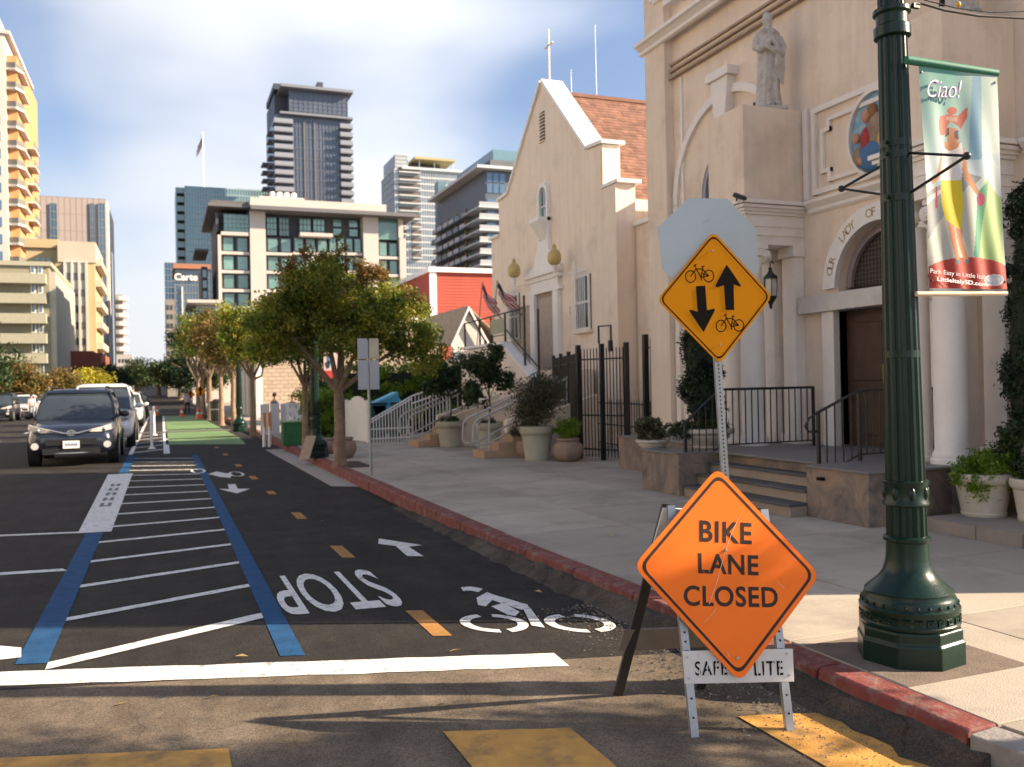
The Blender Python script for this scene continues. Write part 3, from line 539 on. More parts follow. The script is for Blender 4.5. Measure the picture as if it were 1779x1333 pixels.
for i in range(1, 13): zz = zc+rr*i/13; ww = math.sqrt(rr*rr-(zz-zc)**2); b.box((XW+.178, da-ww*.98, zz-.005), (XW+.183, da+ww*.98, zz+.005))
b.build('fanlight_grille', mat('grille', (.12, .09, .08), .6), tw)
ring_solid(MB(), da, zc, rr-.09, rr-.002, 0, PI, 24, XW+.12, XW+.18).build('fanlight_frame', mat('mauve_frame', (.30, .25, .25), .7), tw)
for y0, y1 in ((8.602, 9.358), (7.842, 8.598)):
    d = MB().box((XW+.12, y0, TZ), (XW+.18, y1, 2.469)).build('door', WOOD, church)
    for z0, z1 in ((.85, 1.45), (1.55, 2.3)): MB().box((XW+.10, y0+.12, z0), (XW+.118, y1-.12, z1)).build('door_panel', WOOD, d, bevel=.01)
    MB().tube([(XW+.06, (y0 if y0 > 8.6 else y1)+(.06 if y0 > 8.6 else -.06), 1.5), (XW+.06, (y0 if y0 > 8.6 else y1)+(.06 if y0 > 8.6 else -.06), 1.75)], .012, 8).build('handle', mat('brass', (.4, .28, .1), .4, metal=.8), d)
MB().box((XW+.0, 7.84, TZ), (XW+.35, 9.36, TZ+.02)).build('threshold', SLATE, church)
# terrace, steps, stone blocks
ter = thing('church_terrace', 'low veined stone terrace with slate-edged steps before the church door', 'terrace', (6.2, 8.6, .15))
MB().box((6.60, 7.58, .15), (8.29, 9.63, TZ-.03)).build('terrace_core', STONE, ter); 
MB().box((6.25, 6.70, .15), (8.29, 7.579, TZ-.025)).build('right_block', STONE, ter, bevel=.004, label='stone cheek block right of the steps')
MB().box((5.98, 9.635, .15), (8.29, 10.55, TZ-.025)).build('left_block', STONE, ter, bevel=.004, label='stone cheek block left of the steps')
MB().box((7.30, 6.42, .15), (8.29, 6.699, TZ-.025)).build('end_block', STONE, ter)
MB().box((7.1, 10.555, .15), (8.29, 13.3, TZ-.025)).build('rear_block', STONE, ter)
CAP = mat('terrace_cap', (.17, .16, .155), .5, .15, 3, dirt=((.10, .09, .085), .5, .7, .6), dscale=3)
for a, c in (((6.22, 6.67), (8.285, 7.579)), ((5.95, 9.632), (8.285, 10.58)), ((7.27, 6.40), (8.285, 6.668)), ((7.07, 10.583), (8.285, 13.3)), ((6.50, 7.582), (8.285, 9.629))):
    MB().box((*a, TZ-.024), (*c, TZ)).build('cap_slab', CAP, ter, bevel=.004)
for k, (z, x) in enumerate(((.285, 6.02), (.42, 6.22), (.555, 6.42))):
    MB().box((x+.025, 7.585, .15 if k == 0 else z-.13), (6.6, 9.628, z-.03)).build('riser', mat('tan_riser', (.29, .235, .18), .8, .15, 3, .2, 60), ter)
    MB().box((x, 7.583, z-.029), (6.598, 9.63, z)).build('step', SLATE, ter, bevel=.006)
MB().box((6.2, 7.3, .55), (6.249, 7.37, .58)).build('vent_cover', SBLACK, ter)
low = MB(); low.box((6.62, 3.0, .15), (8.2, 6.415, .27)); lowo = low.build('low_plinth', mat('plinth_stone', (.25, .215, .185), .8, .15, 3, .2, 70), ter)
for k in range(7): MB().box((6.60, 3.05+k*.46, .151), (6.619, 3.49+k*.46, .272)).build('plinth_stone', mat('plinth_stone'), lowo) if False else None
for k in range(7): MB().box((6.60, 3.05+k*.46, .151), (6.619, 3.5+k*.46, .268)).build('plinth_stone', MATS['plinth_stone'], lowo)
# iron railings on the terrace
def railing(label, path, h, zs, spacing=.095, hook=False, ends=(0, 0)):
    t = thing('iron_railing', label, 'railing', (path[0][0], path[0][1], zs[0]), group='black railings on the church steps')
    P = [np.array((x, y, z)) for (x, y), z in zip(path, zs)]
    MB().tube([p+[0, 0, h] for p in P], .017, 8).build('top_rail', BLACK, t); MB().tube([p+[0, 0, .07] for p in P], .010, 6).build('bottom_rail', BLACK, t)
    for p in P: MB().box(tuple(p+[-.016, -.016, 0]), tuple(p+[.016, .016, h+.01])).build('post', BLACK, t)
    for a, b in zip(P, P[1:]):
        d = b-a; n = int(np.linalg.norm(d[:2])/spacing)
        for i in range(1, n): q = a+d*i/n; MB().box(tuple(q+[-.006, -.006, .07]), tuple(q+[.006, .006, h])).build('baluster', BLACK, t)
    if hook: p = P[0]; MB().tube([p+[0, 0, h], p+[-.12, 0, h-.06], p+[-.17, 0, h-.14], p+[-.13, 0, h-.2], p+[-.05, 0, h-.2], p+[0, 0, h-.2]], .012, 8).build('hook', BLACK, t)
    return t
railing('black iron railing climbing the left side of the church steps and along the landing', [(6.1, 9.66), (6.62, 9.66), (8.1, 9.66)], .78, [.285, TZ, TZ])
railing('black iron railing with a curled end on the right side of the church steps', [(6.45, 7.62), (7.0, 7.62), (8.15, 7.62)], .76, [TZ-.22, TZ, TZ], hook=True)
# ---- statues
def robed_statue(label, base, rz, seed):
    t = thing('statue', label, 'statue', base, rz, 'robed stone saints on the church ledges'); t.scale = (.78, .9, 1)
    r = np.random.default_rng(seed); b = MB(); seg = 40; rings = []
    prof = [(.0, .235, .19, 0), (.10, .225, .185, 0), (.25, .205, .17, 0), (.42, .195, .155, 0), (.6, .185, .145, 0), (.72, .18, .14, 0), (.85, .205, .145, 0), (.96, .215, .14, 0), (1.04, .19, .12, 0), (1.085, .10, .085, 0), (1.12, .055, .055, 0)]
    for z, rx, ry, o in prof:
        ring = []
        for k in range(seg):
            a = 2*PI*k/seg; fold = 1+(.075*math.sin(a*7+z*3+seed)+.05*math.sin(a*13-z*5))*(1.15-z)*(1 if z < 1 else 0)
            if z < .42 and math.cos(a+PI/2-.5) > .55: fold *= .70          # robe opens over the leg
            ring.append((rx*fold*math.cos(a), ry*fold*math.sin(a), z))
        rings.append(ring)
    b.loft(rings)
    b.tube([(.09, -.10, .0), (.085, -.11, .22), (.08, -.09, .42), (.06, -.04, .6)], [.05, .052, .06, .07], 10); b.tube([(-.06, -.11, .0), (-.06, -.10, .2), (-.05, -.05, .5)], [.045, .05, .07], 10)
    b.ball((.09, -.16, .03), (.045, .09, .04)); b.ball((-.06, -.17, .03), (.045, .09, .04))
    b.tube([(.19, .0, .98), (.24, -.05, .84), (.20, -.13, .74), (.06, -.19, .76), (-.06, -.19, .80)], [.075, .07, .062, .048, .034], 10)
    b.tube([(-.19, .0, .98), (-.24, -.04, .86), (-.19, -.12, .80), (-.06, -.18, .86), (.0, -.17, .93)], [.075, .068, .058, .045, .032], 10)
    b.ball((.0, -.17, .95), (.04, .035, .055)); b.ball((-.07, -.20, .80), (.045, .03, .03))
    for k in range(5): b.tube([(.22-.03*k, -.10-.02*k, .74), (.21-.035*k, -.14-.015*k, .55), (.20-.03*k, -.13, .30+.04*k)], [.03, .035, .02], 6)
    b.tube([(-.05, -.15, 1.0), (.08, -.17, .86), (.2, -.1, .62)], [.05, .055, .04], 8)
    b.tube([(-.2, .03, 1.03), (-.1, -.1, 1.05), (.05, -.12, 1.04), (.19, .02, 1.03)], [.05, .055, .05, .05], 8)
    b.tube([(0, 0, 1.05), (0, -.01, 1.17)], [.06, .05], 10); b.ball((0, -.02, 1.235), (.078, .092, .11), 16, 12); b.ball((0, .02, 1.26), (.092, .09, .10), 14, 9)
    b.ball((0, -.115, 1.225), (.015, .022, .028), 8, 6); b.ball((0, -.085, 1.15), (.05, .045, .06), 10, 8); b.ball((.0, .05, 1.17), (.075, .06, .09), 10, 8)
    for sx in (-1, 1): b.ball((sx*.032, -.098, 1.25), (.02, .012, .010), 8, 5)
    o = b.build('figure', STATUE, t, local=True); m = o.modifiers.new('remesh', 'REMESH'); m.mode = 'VOXEL'; m.voxel_size = .011; m.use_smooth_shade = True
    s = o.modifiers.new('smooth', 'SMOOTH'); s.factor = .45; s.iterations = 2
    MB().box((-.26, -.24, -.06), (.26, .24, -.001)).build('plinth', STATUE, t, local=True, bevel=.01)
    return t
robed_statue('weathered grey stone saint in draped robes standing on the left ledge above the columns', (7.93, 10.24, 5.345), -.35, 1)
s2 = robed_statue('stone saint on the right ledge, only its feet in view behind the banner', (7.93, 7.0, 5.345), -.35, 4)
# wall cameras and lights
def wallcam(label, p, d):
    t = thing('security_camera', label, 'camera', p, group='dark wall cameras on the church'); d = Vector(d).normalized(); p = Vector(p)
    MB().tube([p, p+d*.20], [.035, .03], 10).build('housing', BLACK, t); MB().tube([p+d*.05, p+d*.05+Vector((.0, .02, -.07))], .012, 6).build('bracket', BLACK, t); MB().tube([p+d*.2, p+d*.22], .024, 8).build('lens', GLASSD, t)
wallcam('dark wall camera clamped on the ledge corner under the left statue', (7.16, 10.0, 4.06), (.1, -.8, -.35)); wallcam('dark spotlight pointing up inside the left arch', (8.2, 10.9, 5.45), (-.3, -.35, .75)); wallcam('dark spotlight beside the lamp post top near the right ledge', (8.1, 7.45, 5.55), (-.2, -.3, .8))
# ---- carriage lantern
lt = thing('wall_lantern', 'black iron carriage lantern hanging between the left columns', 'lantern', (7.65, 9.86, 2.62))
c = (7.60, 9.86, 0); b = MB(); b.lathe([(.03, 3.08), (.02, 3.05), (.05, 3.0), (.09, 2.97), (.10, 2.95), (.10, 2.93)], c, 6); b.tube([(7.6, 9.86, 3.07), (7.6, 9.86, 3.14), (7.66, 9.9, 3.18), (7.72, 9.95, 3.15)], .009, 6); b.build('lantern_top', BLACK, lt)
MB().lathe([(.08, 2.93), (.085, 2.8), (.07, 2.70)], c, 6).build('lantern_glass', mat('frosted_glass', (.55, .5, .42), .3, .1, 9), lt)
b = MB(); b.lathe([(.09, 2.70), (.08, 2.67), (.03, 2.60), (.015, 2.53)], c, 6)
for k in range(6): a = 2*PI*k/6; b.tube([(c[0]+.092*math.cos(a), c[1]+.092*math.sin(a), 2.94), (c[0]+.09*math.cos(a), c[1]+.09*math.sin(a), 2.8), (c[0]+.076*math.cos(a), c[1]+.076*math.sin(a), 2.69)], .006, 5)
b.build('lantern_cage', BLACK, lt)
# ---- topiary and planters on the terrace
def urn(name, label, p, prof, m, group='planters by the church door', seg=28, soil=None):
    t = thing(name, label, 'planter', p, group=group); MB().lathe(prof, (0, 0, 0), seg).build('pot', m, t, smooth=True, local=True)
    r, z = prof[-1]; MB().lathe([(r*.9, z-.03), (r*.9, z-.012)], (0, 0, 0), 16).build('soil', SOIL, t, local=True); return t
BOWL = [(.20, 0), (.22, .02), (.20, .04), (.26, .10), (.32, .16), (.33, .18), (.32, .20), (.37, .22), (.39, .24), (.39, .285), (.36, .29)]
PL = lambda r, h: [(r*.70, 0), (r*.73, h*.06), (r*.70, h*.09), (r*.86, h*.72), (r*.87, h*.75), (r*.94, h*.77), (r*.98, h*.82), (r, h*.86), (r, h*.95), (r*.96, h), (r*.9, h)]
urn('planter', 'wide white bowl planter under the left clipped cypress', (6.72, 10.12, TZ), [(r*.95, z*.9) for r, z in BOWL], CREAMP)
urn('planter', 'low white bowl at the outer end of the left terrace block', (6.25, 10.72, .62), [(r*.6, z*.6) for r, z in BOWL], CREAMP)
def bush(name, label, cat, p, blobs, n, size, m, seed, stem=None, clump=.1, group=None, shell=.5, name2='foliage'):
    t = thing(name, label, cat, p, group=group); leaves(name2, m, t, blobs, n, size, seed, clump, shell=shell)
    if stem: 
        b = MB()
        for s in stem: b.tube(s[0], s[1], 7)
        b.build('stem', BARKD, t, local=True)
    return t
def topiary(label, p, h, r, seed):
    t = thing('topiary', label, 'shrub', p, group='clipped cypresses beside the church door'); nb = 7; rr_ = np.random.default_rng(seed)
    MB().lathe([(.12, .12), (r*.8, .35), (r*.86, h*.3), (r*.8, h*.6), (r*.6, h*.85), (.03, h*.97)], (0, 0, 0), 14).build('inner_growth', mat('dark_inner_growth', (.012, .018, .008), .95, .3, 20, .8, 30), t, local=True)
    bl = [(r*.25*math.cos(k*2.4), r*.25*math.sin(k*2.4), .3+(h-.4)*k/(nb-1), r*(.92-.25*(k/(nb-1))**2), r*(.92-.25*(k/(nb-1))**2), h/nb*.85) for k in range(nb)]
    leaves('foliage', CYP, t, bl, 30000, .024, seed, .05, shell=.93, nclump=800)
    MB().tube([(0, 0, 0), (0, 0, .3)], .035, 8).build('stem', BARKD, t, local=True); return t
topiary('clipped column cypress in the white bowl left of the church columns', (6.68, 10.15, .95), 1.75, .235, 11)
topiary('clipped cypress behind the big pots at the right edge', (7.83, 6.12, .95), 2.3, .30, 12)
bush('trailing_plant', 'dark ground plants spilling around the left white bowl', 'plant', (6.6, 10.15, .95), [(-.1, .05, .0, .4, .35, .10), (.2, -.1, .02, .25, .2, .1)], 3000, .025, LEAFD, 5, clump=.06)
bush('leafy_plant', 'bushy green plant in the low bowl at the end of the terrace block', 'plant', (6.22, 10.75, .82), [(0, 0, .1, .22, .22, .14)], 2200, .032, LEAFO, 6, clump=.06)
urn('planter', 'round cream pot of bright trailing herbs on the low plinth right of the lamp post', (7.2, 6.24, .27), PL(.275, .40), CREAMP)
bush('herb_plant', 'bright green fine-leaved herbs overflowing the cream pot right of the lamp post', 'plant', (7.2, 6.24, .64), [(0, 0, .1, .27, .27, .13), (-.17, -.13, -.05, .1, .1, .13), (.10, -.23, -.05, .1, .07, .14), (-.24, .05, 0, .07, .09, .12)], 8000, .017, LEAFB, 7, clump=.05)
urn('planter', 'tall cream urn planter at the right edge under the dark cypress', (7.78, 6.02, .27), [(r*.95, z*1.4) for r, z in PL(.36, .50)], CREAMP)
bush('trailing_plant', 'dark trailing shrub over the rim of the tall urn at the right edge', 'plant', (7.72, 6.02, .98), [(0, 0, .03, .42, .42, .13), (-.35, .15, -.1, .18, .2, .18)], 5000, .026, LEAFD, 8, clump=.07)
urn('planter', 'small cream pot cut by the right edge of the picture', (7.32, 5.78, .27), PL(.22, .38), CREAMP)
bush('leafy_plant', 'small dark shrub in the pot cut by the right edge', 'plant', (7.32, 5.78, .64), [(0, 0, .1, .2, .2, .14)], 1800, .025, LEAFD, 9, clump=.06)
# ================================================================== STREET FURNITURE (near)
def street_lamp(label, x, y, bands=True, lean=0.):
    t = thing('street_lamp', label, 'lamp post', (x, y, .15), group='dark green street lamps along the kerb')
    M = DKGREEN
    MB().lathe([(.262, 0), (.262, .115), (.252, .125), (.252, .175), (.243, .184)], (0, 0, 0), 8, rot=PI/8+.18).build('plinth', M, t, local=True, bevel=.008)
    b = MB(); b.lathe([(0.215, 0.18), (0.238, 0.187), (0.243, 0.202), (0.236, 0.21), (0.236, 0.25), (0.243, 0.258), (0.243, 0.278), (0.23, 0.288), (0.228, 0.314), (0.222, 0.324), (0.212, 0.344), (0.214, 0.354), (0.196, 0.37), (0.165, 0.397), (0.14, 0.4218), (0.122, 0.4495), (0.112, 0.4812), (0.105, 0.5208), (0.102, 0.6)], (0, 0, 0), 48); b.build('base', M, t, smooth=True, local=True)
    b = MB()
    for k in range(26):    # raised key pattern round the bell
        a = 2*PI*k/26; ca, sa = math.cos(a), math.sin(a); p = np.array((ca*.236, sa*.236, .214)); e = np.array((-sa, ca, 0)); n = np.array((ca, sa, 0)); u = np.array((0, 0, 1.))
        for (e0, u0, e1, u1) in ((-.02, 0, .02, .006), (-.02, .006, -.013, .028), (.0, .012, .007, .028), (-.013, .022, .02, .028)):
            P = [p+e*e0+u*u0, p+e*e1+u*u0, p+e*e1+u*u1, p+e*e0+u*u1]; b.plate([q-n*.002 for q in P], n, .008)
        q = np.array((ca*.229, sa*.229, .301)); b.ball(tuple(q), (.010, .010, .011), 6, 4); 
    b.build('key_ornament', M, t, local=True, kind='stuff')
    b = MB(); b.lathe([(.106, .60), (.116, .605), (.116, .622), (.104, .63)], (0, 0, 0), 32); b.build('ring', M, t, smooth=True, local=True)
    def shaft(z0, z1, r0, r1):
        rings = []; seg = 96
        for z, r in ((z0, r0), (z1, r1)):
            rings.append([((r-.10*r*max(0, math.cos(16*2*PI*k/seg))**.5)*math.cos(2*PI*k/seg), (r-.10*r*max(0, math.cos(16*2*PI*k/seg))**.5)*math.sin(2*PI*k/seg), z) for k in range(seg)])
        o = MB().loft(rings).build('shaft', M, t, smooth=True, local=True); return o
    shaft(.625, .80, .100, .098); 
    b = MB(); b.lathe([(.10, .785), (.113, .79), (.113, .80), (.106, .81), (.106, .89), (.113, .90), (.113, .91), (.10, .915)], (0, 0, 0), 32)
    for k in range(8): a = 2*PI*k/8+.3; b.ball((.101*math.cos(a), .101*math.sin(a), .85), (.017, .017, .036), 10, 6)
    b.build('collar', M, t, smooth=True, local=True)
    shaft(.91, 2.36, .097, .080); shaft(2.36, 3.18, .080, .072)
    for z in (1.56, 2.36, 2.58, 2.64) if bands else (2.36,):
        r = .099-.0105*z
        MB().lathe([(r, z-.02), (r+.006, z-.018), (r+.006, z+.018), (r, z+.02)], (0, 0, 0), 32).build('band', M, t, smooth=True, local=True)
        b = MB()
        if z > 2 and bands:
            for a in (.3, PI+.3): b.tube([((r)*math.cos(a), (r)*math.sin(a), z), ((r+.035)*math.cos(a), (r+.035)*math.sin(a), z)], .010, 6); 
            b.build('clamp_bolt', M, t, local=True)
    b = MB(); b.lathe([(.072, 3.18), (.090, 3.19), (.090, 3.24), (.078, 3.25), (.078, 3.30), (.092, 3.31), (.092, 3.33), (.07, 3.34)], (0, 0, 0), 32); b.build('upper_collar', M, t, smooth=True, local=True)
    shaft(3.33, 3.62, .068, .066)
    b = MB(); b.lathe([(.06, 3.62), (.1, 3.66), (.12, 3.72), (.05, 3.75)], (0, 0, 0), 16); b.build('lamp_holder', M, t, smooth=True, local=True)
    b = MB(); b.lathe([(.05, 3.75), (.14, 3.82), (.16, 3.92), (.13, 4.03), (.05, 4.1), (.02, 4.16)], (0, 0, 0), 20); b.build('lamp_globe', mat('milky_glass', (.6, .58, .5), .3), t, smooth=True, local=True)
    if lean: t.rotation_euler = lean
    return t
lamp = street_lamp('tall dark green fluted street lamp at the corner, nearest the camera', 3.565, 3.55, lean=(0, -.012, .0))
street_lamp('dark green street lamp with the red banner between the two nearest street trees', 2.93, 18.75); street_lamp('dark green street lamp farther up the kerb beyond the utility box', 2.40, 31.7)
# iron arms with ball ends
for px, py, dy, lb in ((1462, 328, 1, 'black iron hanging arm on the left of the near lamp post'), (1680, 271, -1, 'black iron hanging arm crossing in front of the banner')):
    e = onX(px, py, 3.55); b0 = np.array((3.55, 3.55+.08*dy, e[2])); t = thing('hanging_arm', lb, 'bracket', tuple(b0), group='iron arms on the near lamp post')
    z1, z2 = ((2.72, 2.545) if dy > 0 else (2.73, 2.53))
    MB().tube([(3.555, 3.55+.075*dy, z1), tuple(e)], .0075, 6).build('upper_stay', BLACK, t); MB().tube([(3.555, 3.55+.075*dy, z2), tuple(e)], .0075, 6).build('lower_stay', BLACK, t); MB().ball(tuple(e), .019, 12, 8).build('ball_end', BLACK, t, smooth=True)
# ---------------------------------------------------------------- banner
def painted_grid(nu, nv, pos, polys, base):
    """grid cloth whose print is a per-corner colour"""
    vs = [pos(i/nu, j/nv) for j in range(nv+1) for i in range(nu+1)]; fs = [(j*(nu+1)+i, j*(nu+1)+i+1, (j+1)*(nu+1)+i+1, (j+1)*(nu+1)+i) for j in range(nv) for i in range(nu)]
    U, V = np.meshgrid((np.arange(nu)+.5)/nu, (np.arange(nv)+.5)/nv); col = base(U, V)
    for P, c in polys:
        P = np.array(P); ins = np.zeros(U.shape, bool); k = len(P); j = k-1
        for i in range(k):
            xi, yi = P[i]; xj, yj = P[j]; cond = ((yi > V) != (yj > V)) & (U < (xj-xi)*(V-yi)/((yj-yi)+1e-12)+xi); ins ^= cond; j = i
        col[ins] = c
    return vs, fs, col.reshape(-1, 3)
def painted(name, vs, fs, col, m, parent):
    off = root_loc(parent); me = bpy.data.meshes.new(name); me.from_pydata((np.array(vs)-off).tolist(), [], fs); me.materials.append(m)
    a = me.color_attributes.new('print', 'FLOAT_COLOR', 'CORNER'); c = np.repeat(np.concatenate([col, np.ones((len(col), 1))], 1), 4, 0); a.data.foreach_set('color', c.ravel())
    me.polygons.foreach_set('use_smooth', [True]*len(fs)); o = bpy.data.objects.new(name, me); C.objects.link(o); o.parent = parent; return o
bn = thing('banner', 'tall printed fabric banner with a woman in a red hat, greeting Ciao', 'banner', (3.56, 3.43, 2.0))
TL = np.array((3.585, 3.44, 3.185)); TR = onY(1732, 127, 3.36); BL = np.array((3.62, 3.43, 2.04)); BR = onY(1750, 503, 3.36)
def bz(u, v): # v=0 top
    return np.array(TL)*(1-u)*(1-v)+TR*u*(1-v)+BL*(1-u)*v+BR*u*v
def bwave(u, v): p = bz(u, v); p = p+np.array((0, -.010*math.sin(u*9+v*4)*math.sin(PI*v)-.006*math.sin(u*23-v*7)*v, 0)); return p
def q(x, y):  # zoomed photo coordinate -> banner u,v
    c = [np.array(k, float) for k in ((80, 100), (520, 165), (572, 1255), (128, 1245))]; u = v = .5
    for _ in range(12):
        left = c[0]*(1-v)+c[3]*v; right = c[1]*(1-v)+c[2]*v; u = (x-left[0])/(right[0]-left[0]); top = c[0]*(1-u)+c[1]*u; bot = c[3]*(1-u)+c[2]*u; v = (y-top[1])/(bot[1]-top[1])
    return (u, v)
Q = lambda *p: [q(p[i], p[i+1]) for i in range(0, len(p), 2)]
ell = lambda cx, cy, rx, ry, n=24: [q(cx+rx*math.cos(2*PI*k/n), cy+ry*math.sin(2*PI*k/n)) for k in range(n)]
def bbase(U, V):
    c = np.zeros(U.shape+(3,)); a = np.array((.12, .40, .34)); b_ = np.array((.45, .60, .60)); t = np.clip(V*1.7, 0, 1)[..., None]; c[:] = a*(1-t)+b_*t
    r = np.clip((U-.45-.10*V)*3, 0, 1)[..., None]; c = c*(1-r*.6)+np.array((.68, .72, .66))*r*.6; k = (.5+.5*np.sin(U*14+V*3))[..., None]*.07; return c*(1-k)+k
SK = (.62, .26, .12)
art = [(Q(100, 560, 330, 620, 540, 560, 550, 700, 100, 700), (.50, .62, .66)), (Q(380, 180, 430, 180, 420, 600, 350, 600), (.22, .42, .55)), (Q(100, 770, 330, 660, 420, 690, 110, 1010), (.28, .31, .33)), (Q(100, 800, 300, 690, 310, 700, 102, 830), (.62, .63, .6)),
       (Q(110, 1010, 370, 700, 400, 1120, 300, 1140, 118, 1130), (.52, .53, .47)), (Q(450, 690, 548, 780, 558, 1140, 380, 1090, 375, 960, 410, 760), (.40, .58, .22)), (Q(400, 760, 470, 700, 440, 860, 410, 1110, 372, 1085), (.08, .34, .20)), (Q(470, 560, 540, 640, 545, 790, 450, 690), (.62, .68, .66)),
       (ell(345, 1190, 265, 100), (.46, .055, .04)), (Q(112, 1180, 565, 1190, 572, 1262, 125, 1262), (.46, .055, .04)),
       (Q(205, 540, 222, 560, 190, 690, 150, 722, 140, 700, 176, 672), SK), (Q(312, 530, 332, 540, 346, 660, 408, 762, 394, 778, 326, 700, 308, 600), SK), (ell(418, 800, 24, 34), (.42, .05, .12)), (Q(172, 730, 182, 730, 184, 840, 172, 840), (.45, .04, .05)),
       (Q(234, 905, 272, 925, 276, 1000, 292, 1090, 296, 1118, 274, 1118, 262, 1060, 244, 990), SK), (Q(276, 925, 312, 945, 316, 1010, 352, 1110, 330, 1118, 300, 1050, 284, 990), SK), (Q(272, 1100, 296, 1108, 292, 1128, 270, 1122), (.1, .2, .25)), (Q(326, 1098, 354, 1108, 346, 1124, 332, 1116), (.1, .2, .25)),
       (Q(202, 690, 312, 690, 318, 800, 310, 955, 224, 900, 204, 800), (.78, .62, .02)), (Q(206, 500, 220, 520, 300, 520, 318, 510, 326, 540, 312, 700, 204, 700, 214, 600), (.78, .76, .74)), (Q(224, 505, 268, 515, 312, 505, 300, 535, 262, 552, 226, 535), SK),
       (Q(240, 430, 300, 440, 306, 490, 280, 525, 244, 510), SK), (Q(226, 440, 252, 432, 254, 470, 232, 480), (.10, .06, .06)), (Q(280, 450, 303, 450, 302, 494, 282, 488), (.12, .10, .14)), (ell(268, 350, 30, 20), (.5, .09, .05)), (Q(188, 400, 196, 376, 250, 366, 300, 376, 352, 332, 352, 382, 316, 444, 306, 430, 262, 402, 240, 430, 236, 468, 196, 474, 188, 440), (.50, .12, .08)), (Q(232, 378, 300, 382, 298, 404, 236, 396), (.55, .33, .24)),
       (ell(495, 1208, 54, 30), (.60, .62, .66)), (Q(446, 1196, 540, 1186, 548, 1214, 450, 1228), (.30, .38, .45)), (ell(495, 1206, 34, 14), (.68, .70, .72))]
PRINT = vcol('banner_print', .55, .35)
vs, fs, col = painted_grid(130, 330, bwave, art, bbase); cloth = painted('cloth', vs, fs, col, PRINT, bn)
GRN = mat('banner_green_sleeve', (.02, .17, .11), .6, .1, 9)
b = MB(); b.tube([TL+[-.07, .01, .005], TR+[.01, .01, .0]], .021, 10); b.build('top_sleeve', GRN, bn, smooth=True)
b = MB(); b.tube([BL+[-.08, .01, -.03], BR+[.004, .01, -.02]], .013, 10); b.build('bottom_rod', mat('pale_hem', (.62, .5, .36), .6), bn, smooth=True)
b = MB()
for u in (.03, .97):
    for v in (.045, .965): p = bwave(u, v); b.tube([p+[0, .004, 0], p+[0, -.006, 0]], .006, 8)
b.build('grommet', BLACK, bn, kind='stuff')
bx = (TR-TL)/np.linalg.norm(TR-TL); bzv = np.array((0, 0, 1.))
def btext(s, x, y, h, m, width=None, shear=0, bold=0., ang=0., off=.014):
    u, v = q(x, y); p = bz(u, v)+np.array((0, -off, 0)); X2 = bx*math.cos(ang)+bzv*math.sin(ang); Y2 = -bx*math.sin(ang)+bzv*math.cos(ang)
    return text(s, m, p, X2, Y2, height=h, width=width, parent=cloth, shear=shear, bold=bold)
PUR = mat('banner_purple', (.16, .13, .33), .6); WHT = mat('banner_white', (.8, .8, .8), .6)
btext('Ciao!', 214, 290, .088, PUR, .205, .45, .02, .10, .013); btext('Ciao!', 216, 287, .088, WHT, .205, .45, -.012, .10, .0155)
btext('Park Easy in Little Italy!', 284, 1195, .030, WHT, .335, 0, .0, -.02); btext('LittleItalySD.com', 300, 1232, .028, WHT, .29, 0, .03, -.02); btext('LITTLE ITALY', 496, 1212, .012, PUR, .072, 0, .02, .03, .016)
# ---------------------------------------------------------------- string light cable
cb = thing('light_cable', 'black overhead cable from the lamp post carrying a yellow bulb', 'cable', (3.6, 3.55, 3.4))
P = [onX(1583, 12, 3.6)]+[onY(x, y, 3.5) for x, y in ((1600, 6), (1640, 18), (1700, 28), (1779, 32), (1900, 34), (2200, 10))]
MB().tube(P, .006, 6).build('cable', BLACK, cb); P = [onY(x, y, 3.45) for x, y in ((1605, 0), (1660, 14), (1720, 22), (1779, 20), (1900, 4))]; MB().tube(P, .003, 5).build('thin_wire', BLACK, cb)
p = onY(1665, 8, 3.5); MB().ball(tuple(p), (.013, .013, .016), 12, 8).build('bulb', mat('yellow_bulb', (.75, .42, .02), .3), cb, smooth=True); p = onX(1588, 10, 3.6); MB().box(tuple(p-[.01, .01, .012]), tuple(p+[.03, .01, .012])).build('clip', BLACK, cb)
# ---------------------------------------------------------------- signs
def rounded(P, r, n=6):
    out = []; k = len(P); P = [np.array(p, float) for p in P]
    for i in range(k):
        a, b_, c = P[i-1], P[i], P[(i+1) % k]; d1 = (a-b_)/np.linalg.norm(a-b_); d2 = (c-b_)/np.linalg.norm(c-b_); s = b_+d1*r; e = b_+d2*r
        for j in range(n+1): t = j/n; out.append(s*(1-t)**2+b_*2*t*(1-t)+e*t*t)
    return out
def border(name, P, r, ins, wd, nrm, off, m, parent):
    c = sum(P)/len(P); f = lambda s: rounded([c+(p-c)*(1-s) for p in P], r*(1-s)); A = f(ins); B_ = f(ins+wd); n = len(A); b = MB()
    for i in range(n): j = (i+1) % n; b.poly([A[i]+nrm*off, A[j]+nrm*off, B_[j]+nrm*off, B_[i]+nrm*off])
    return b.build(name, m, parent)
def screw(p, nrm, parent): MB().tube([np.array(p), np.array(p)+nrm*.006], [.008, .006], 10).build('screw', STEEL, parent)
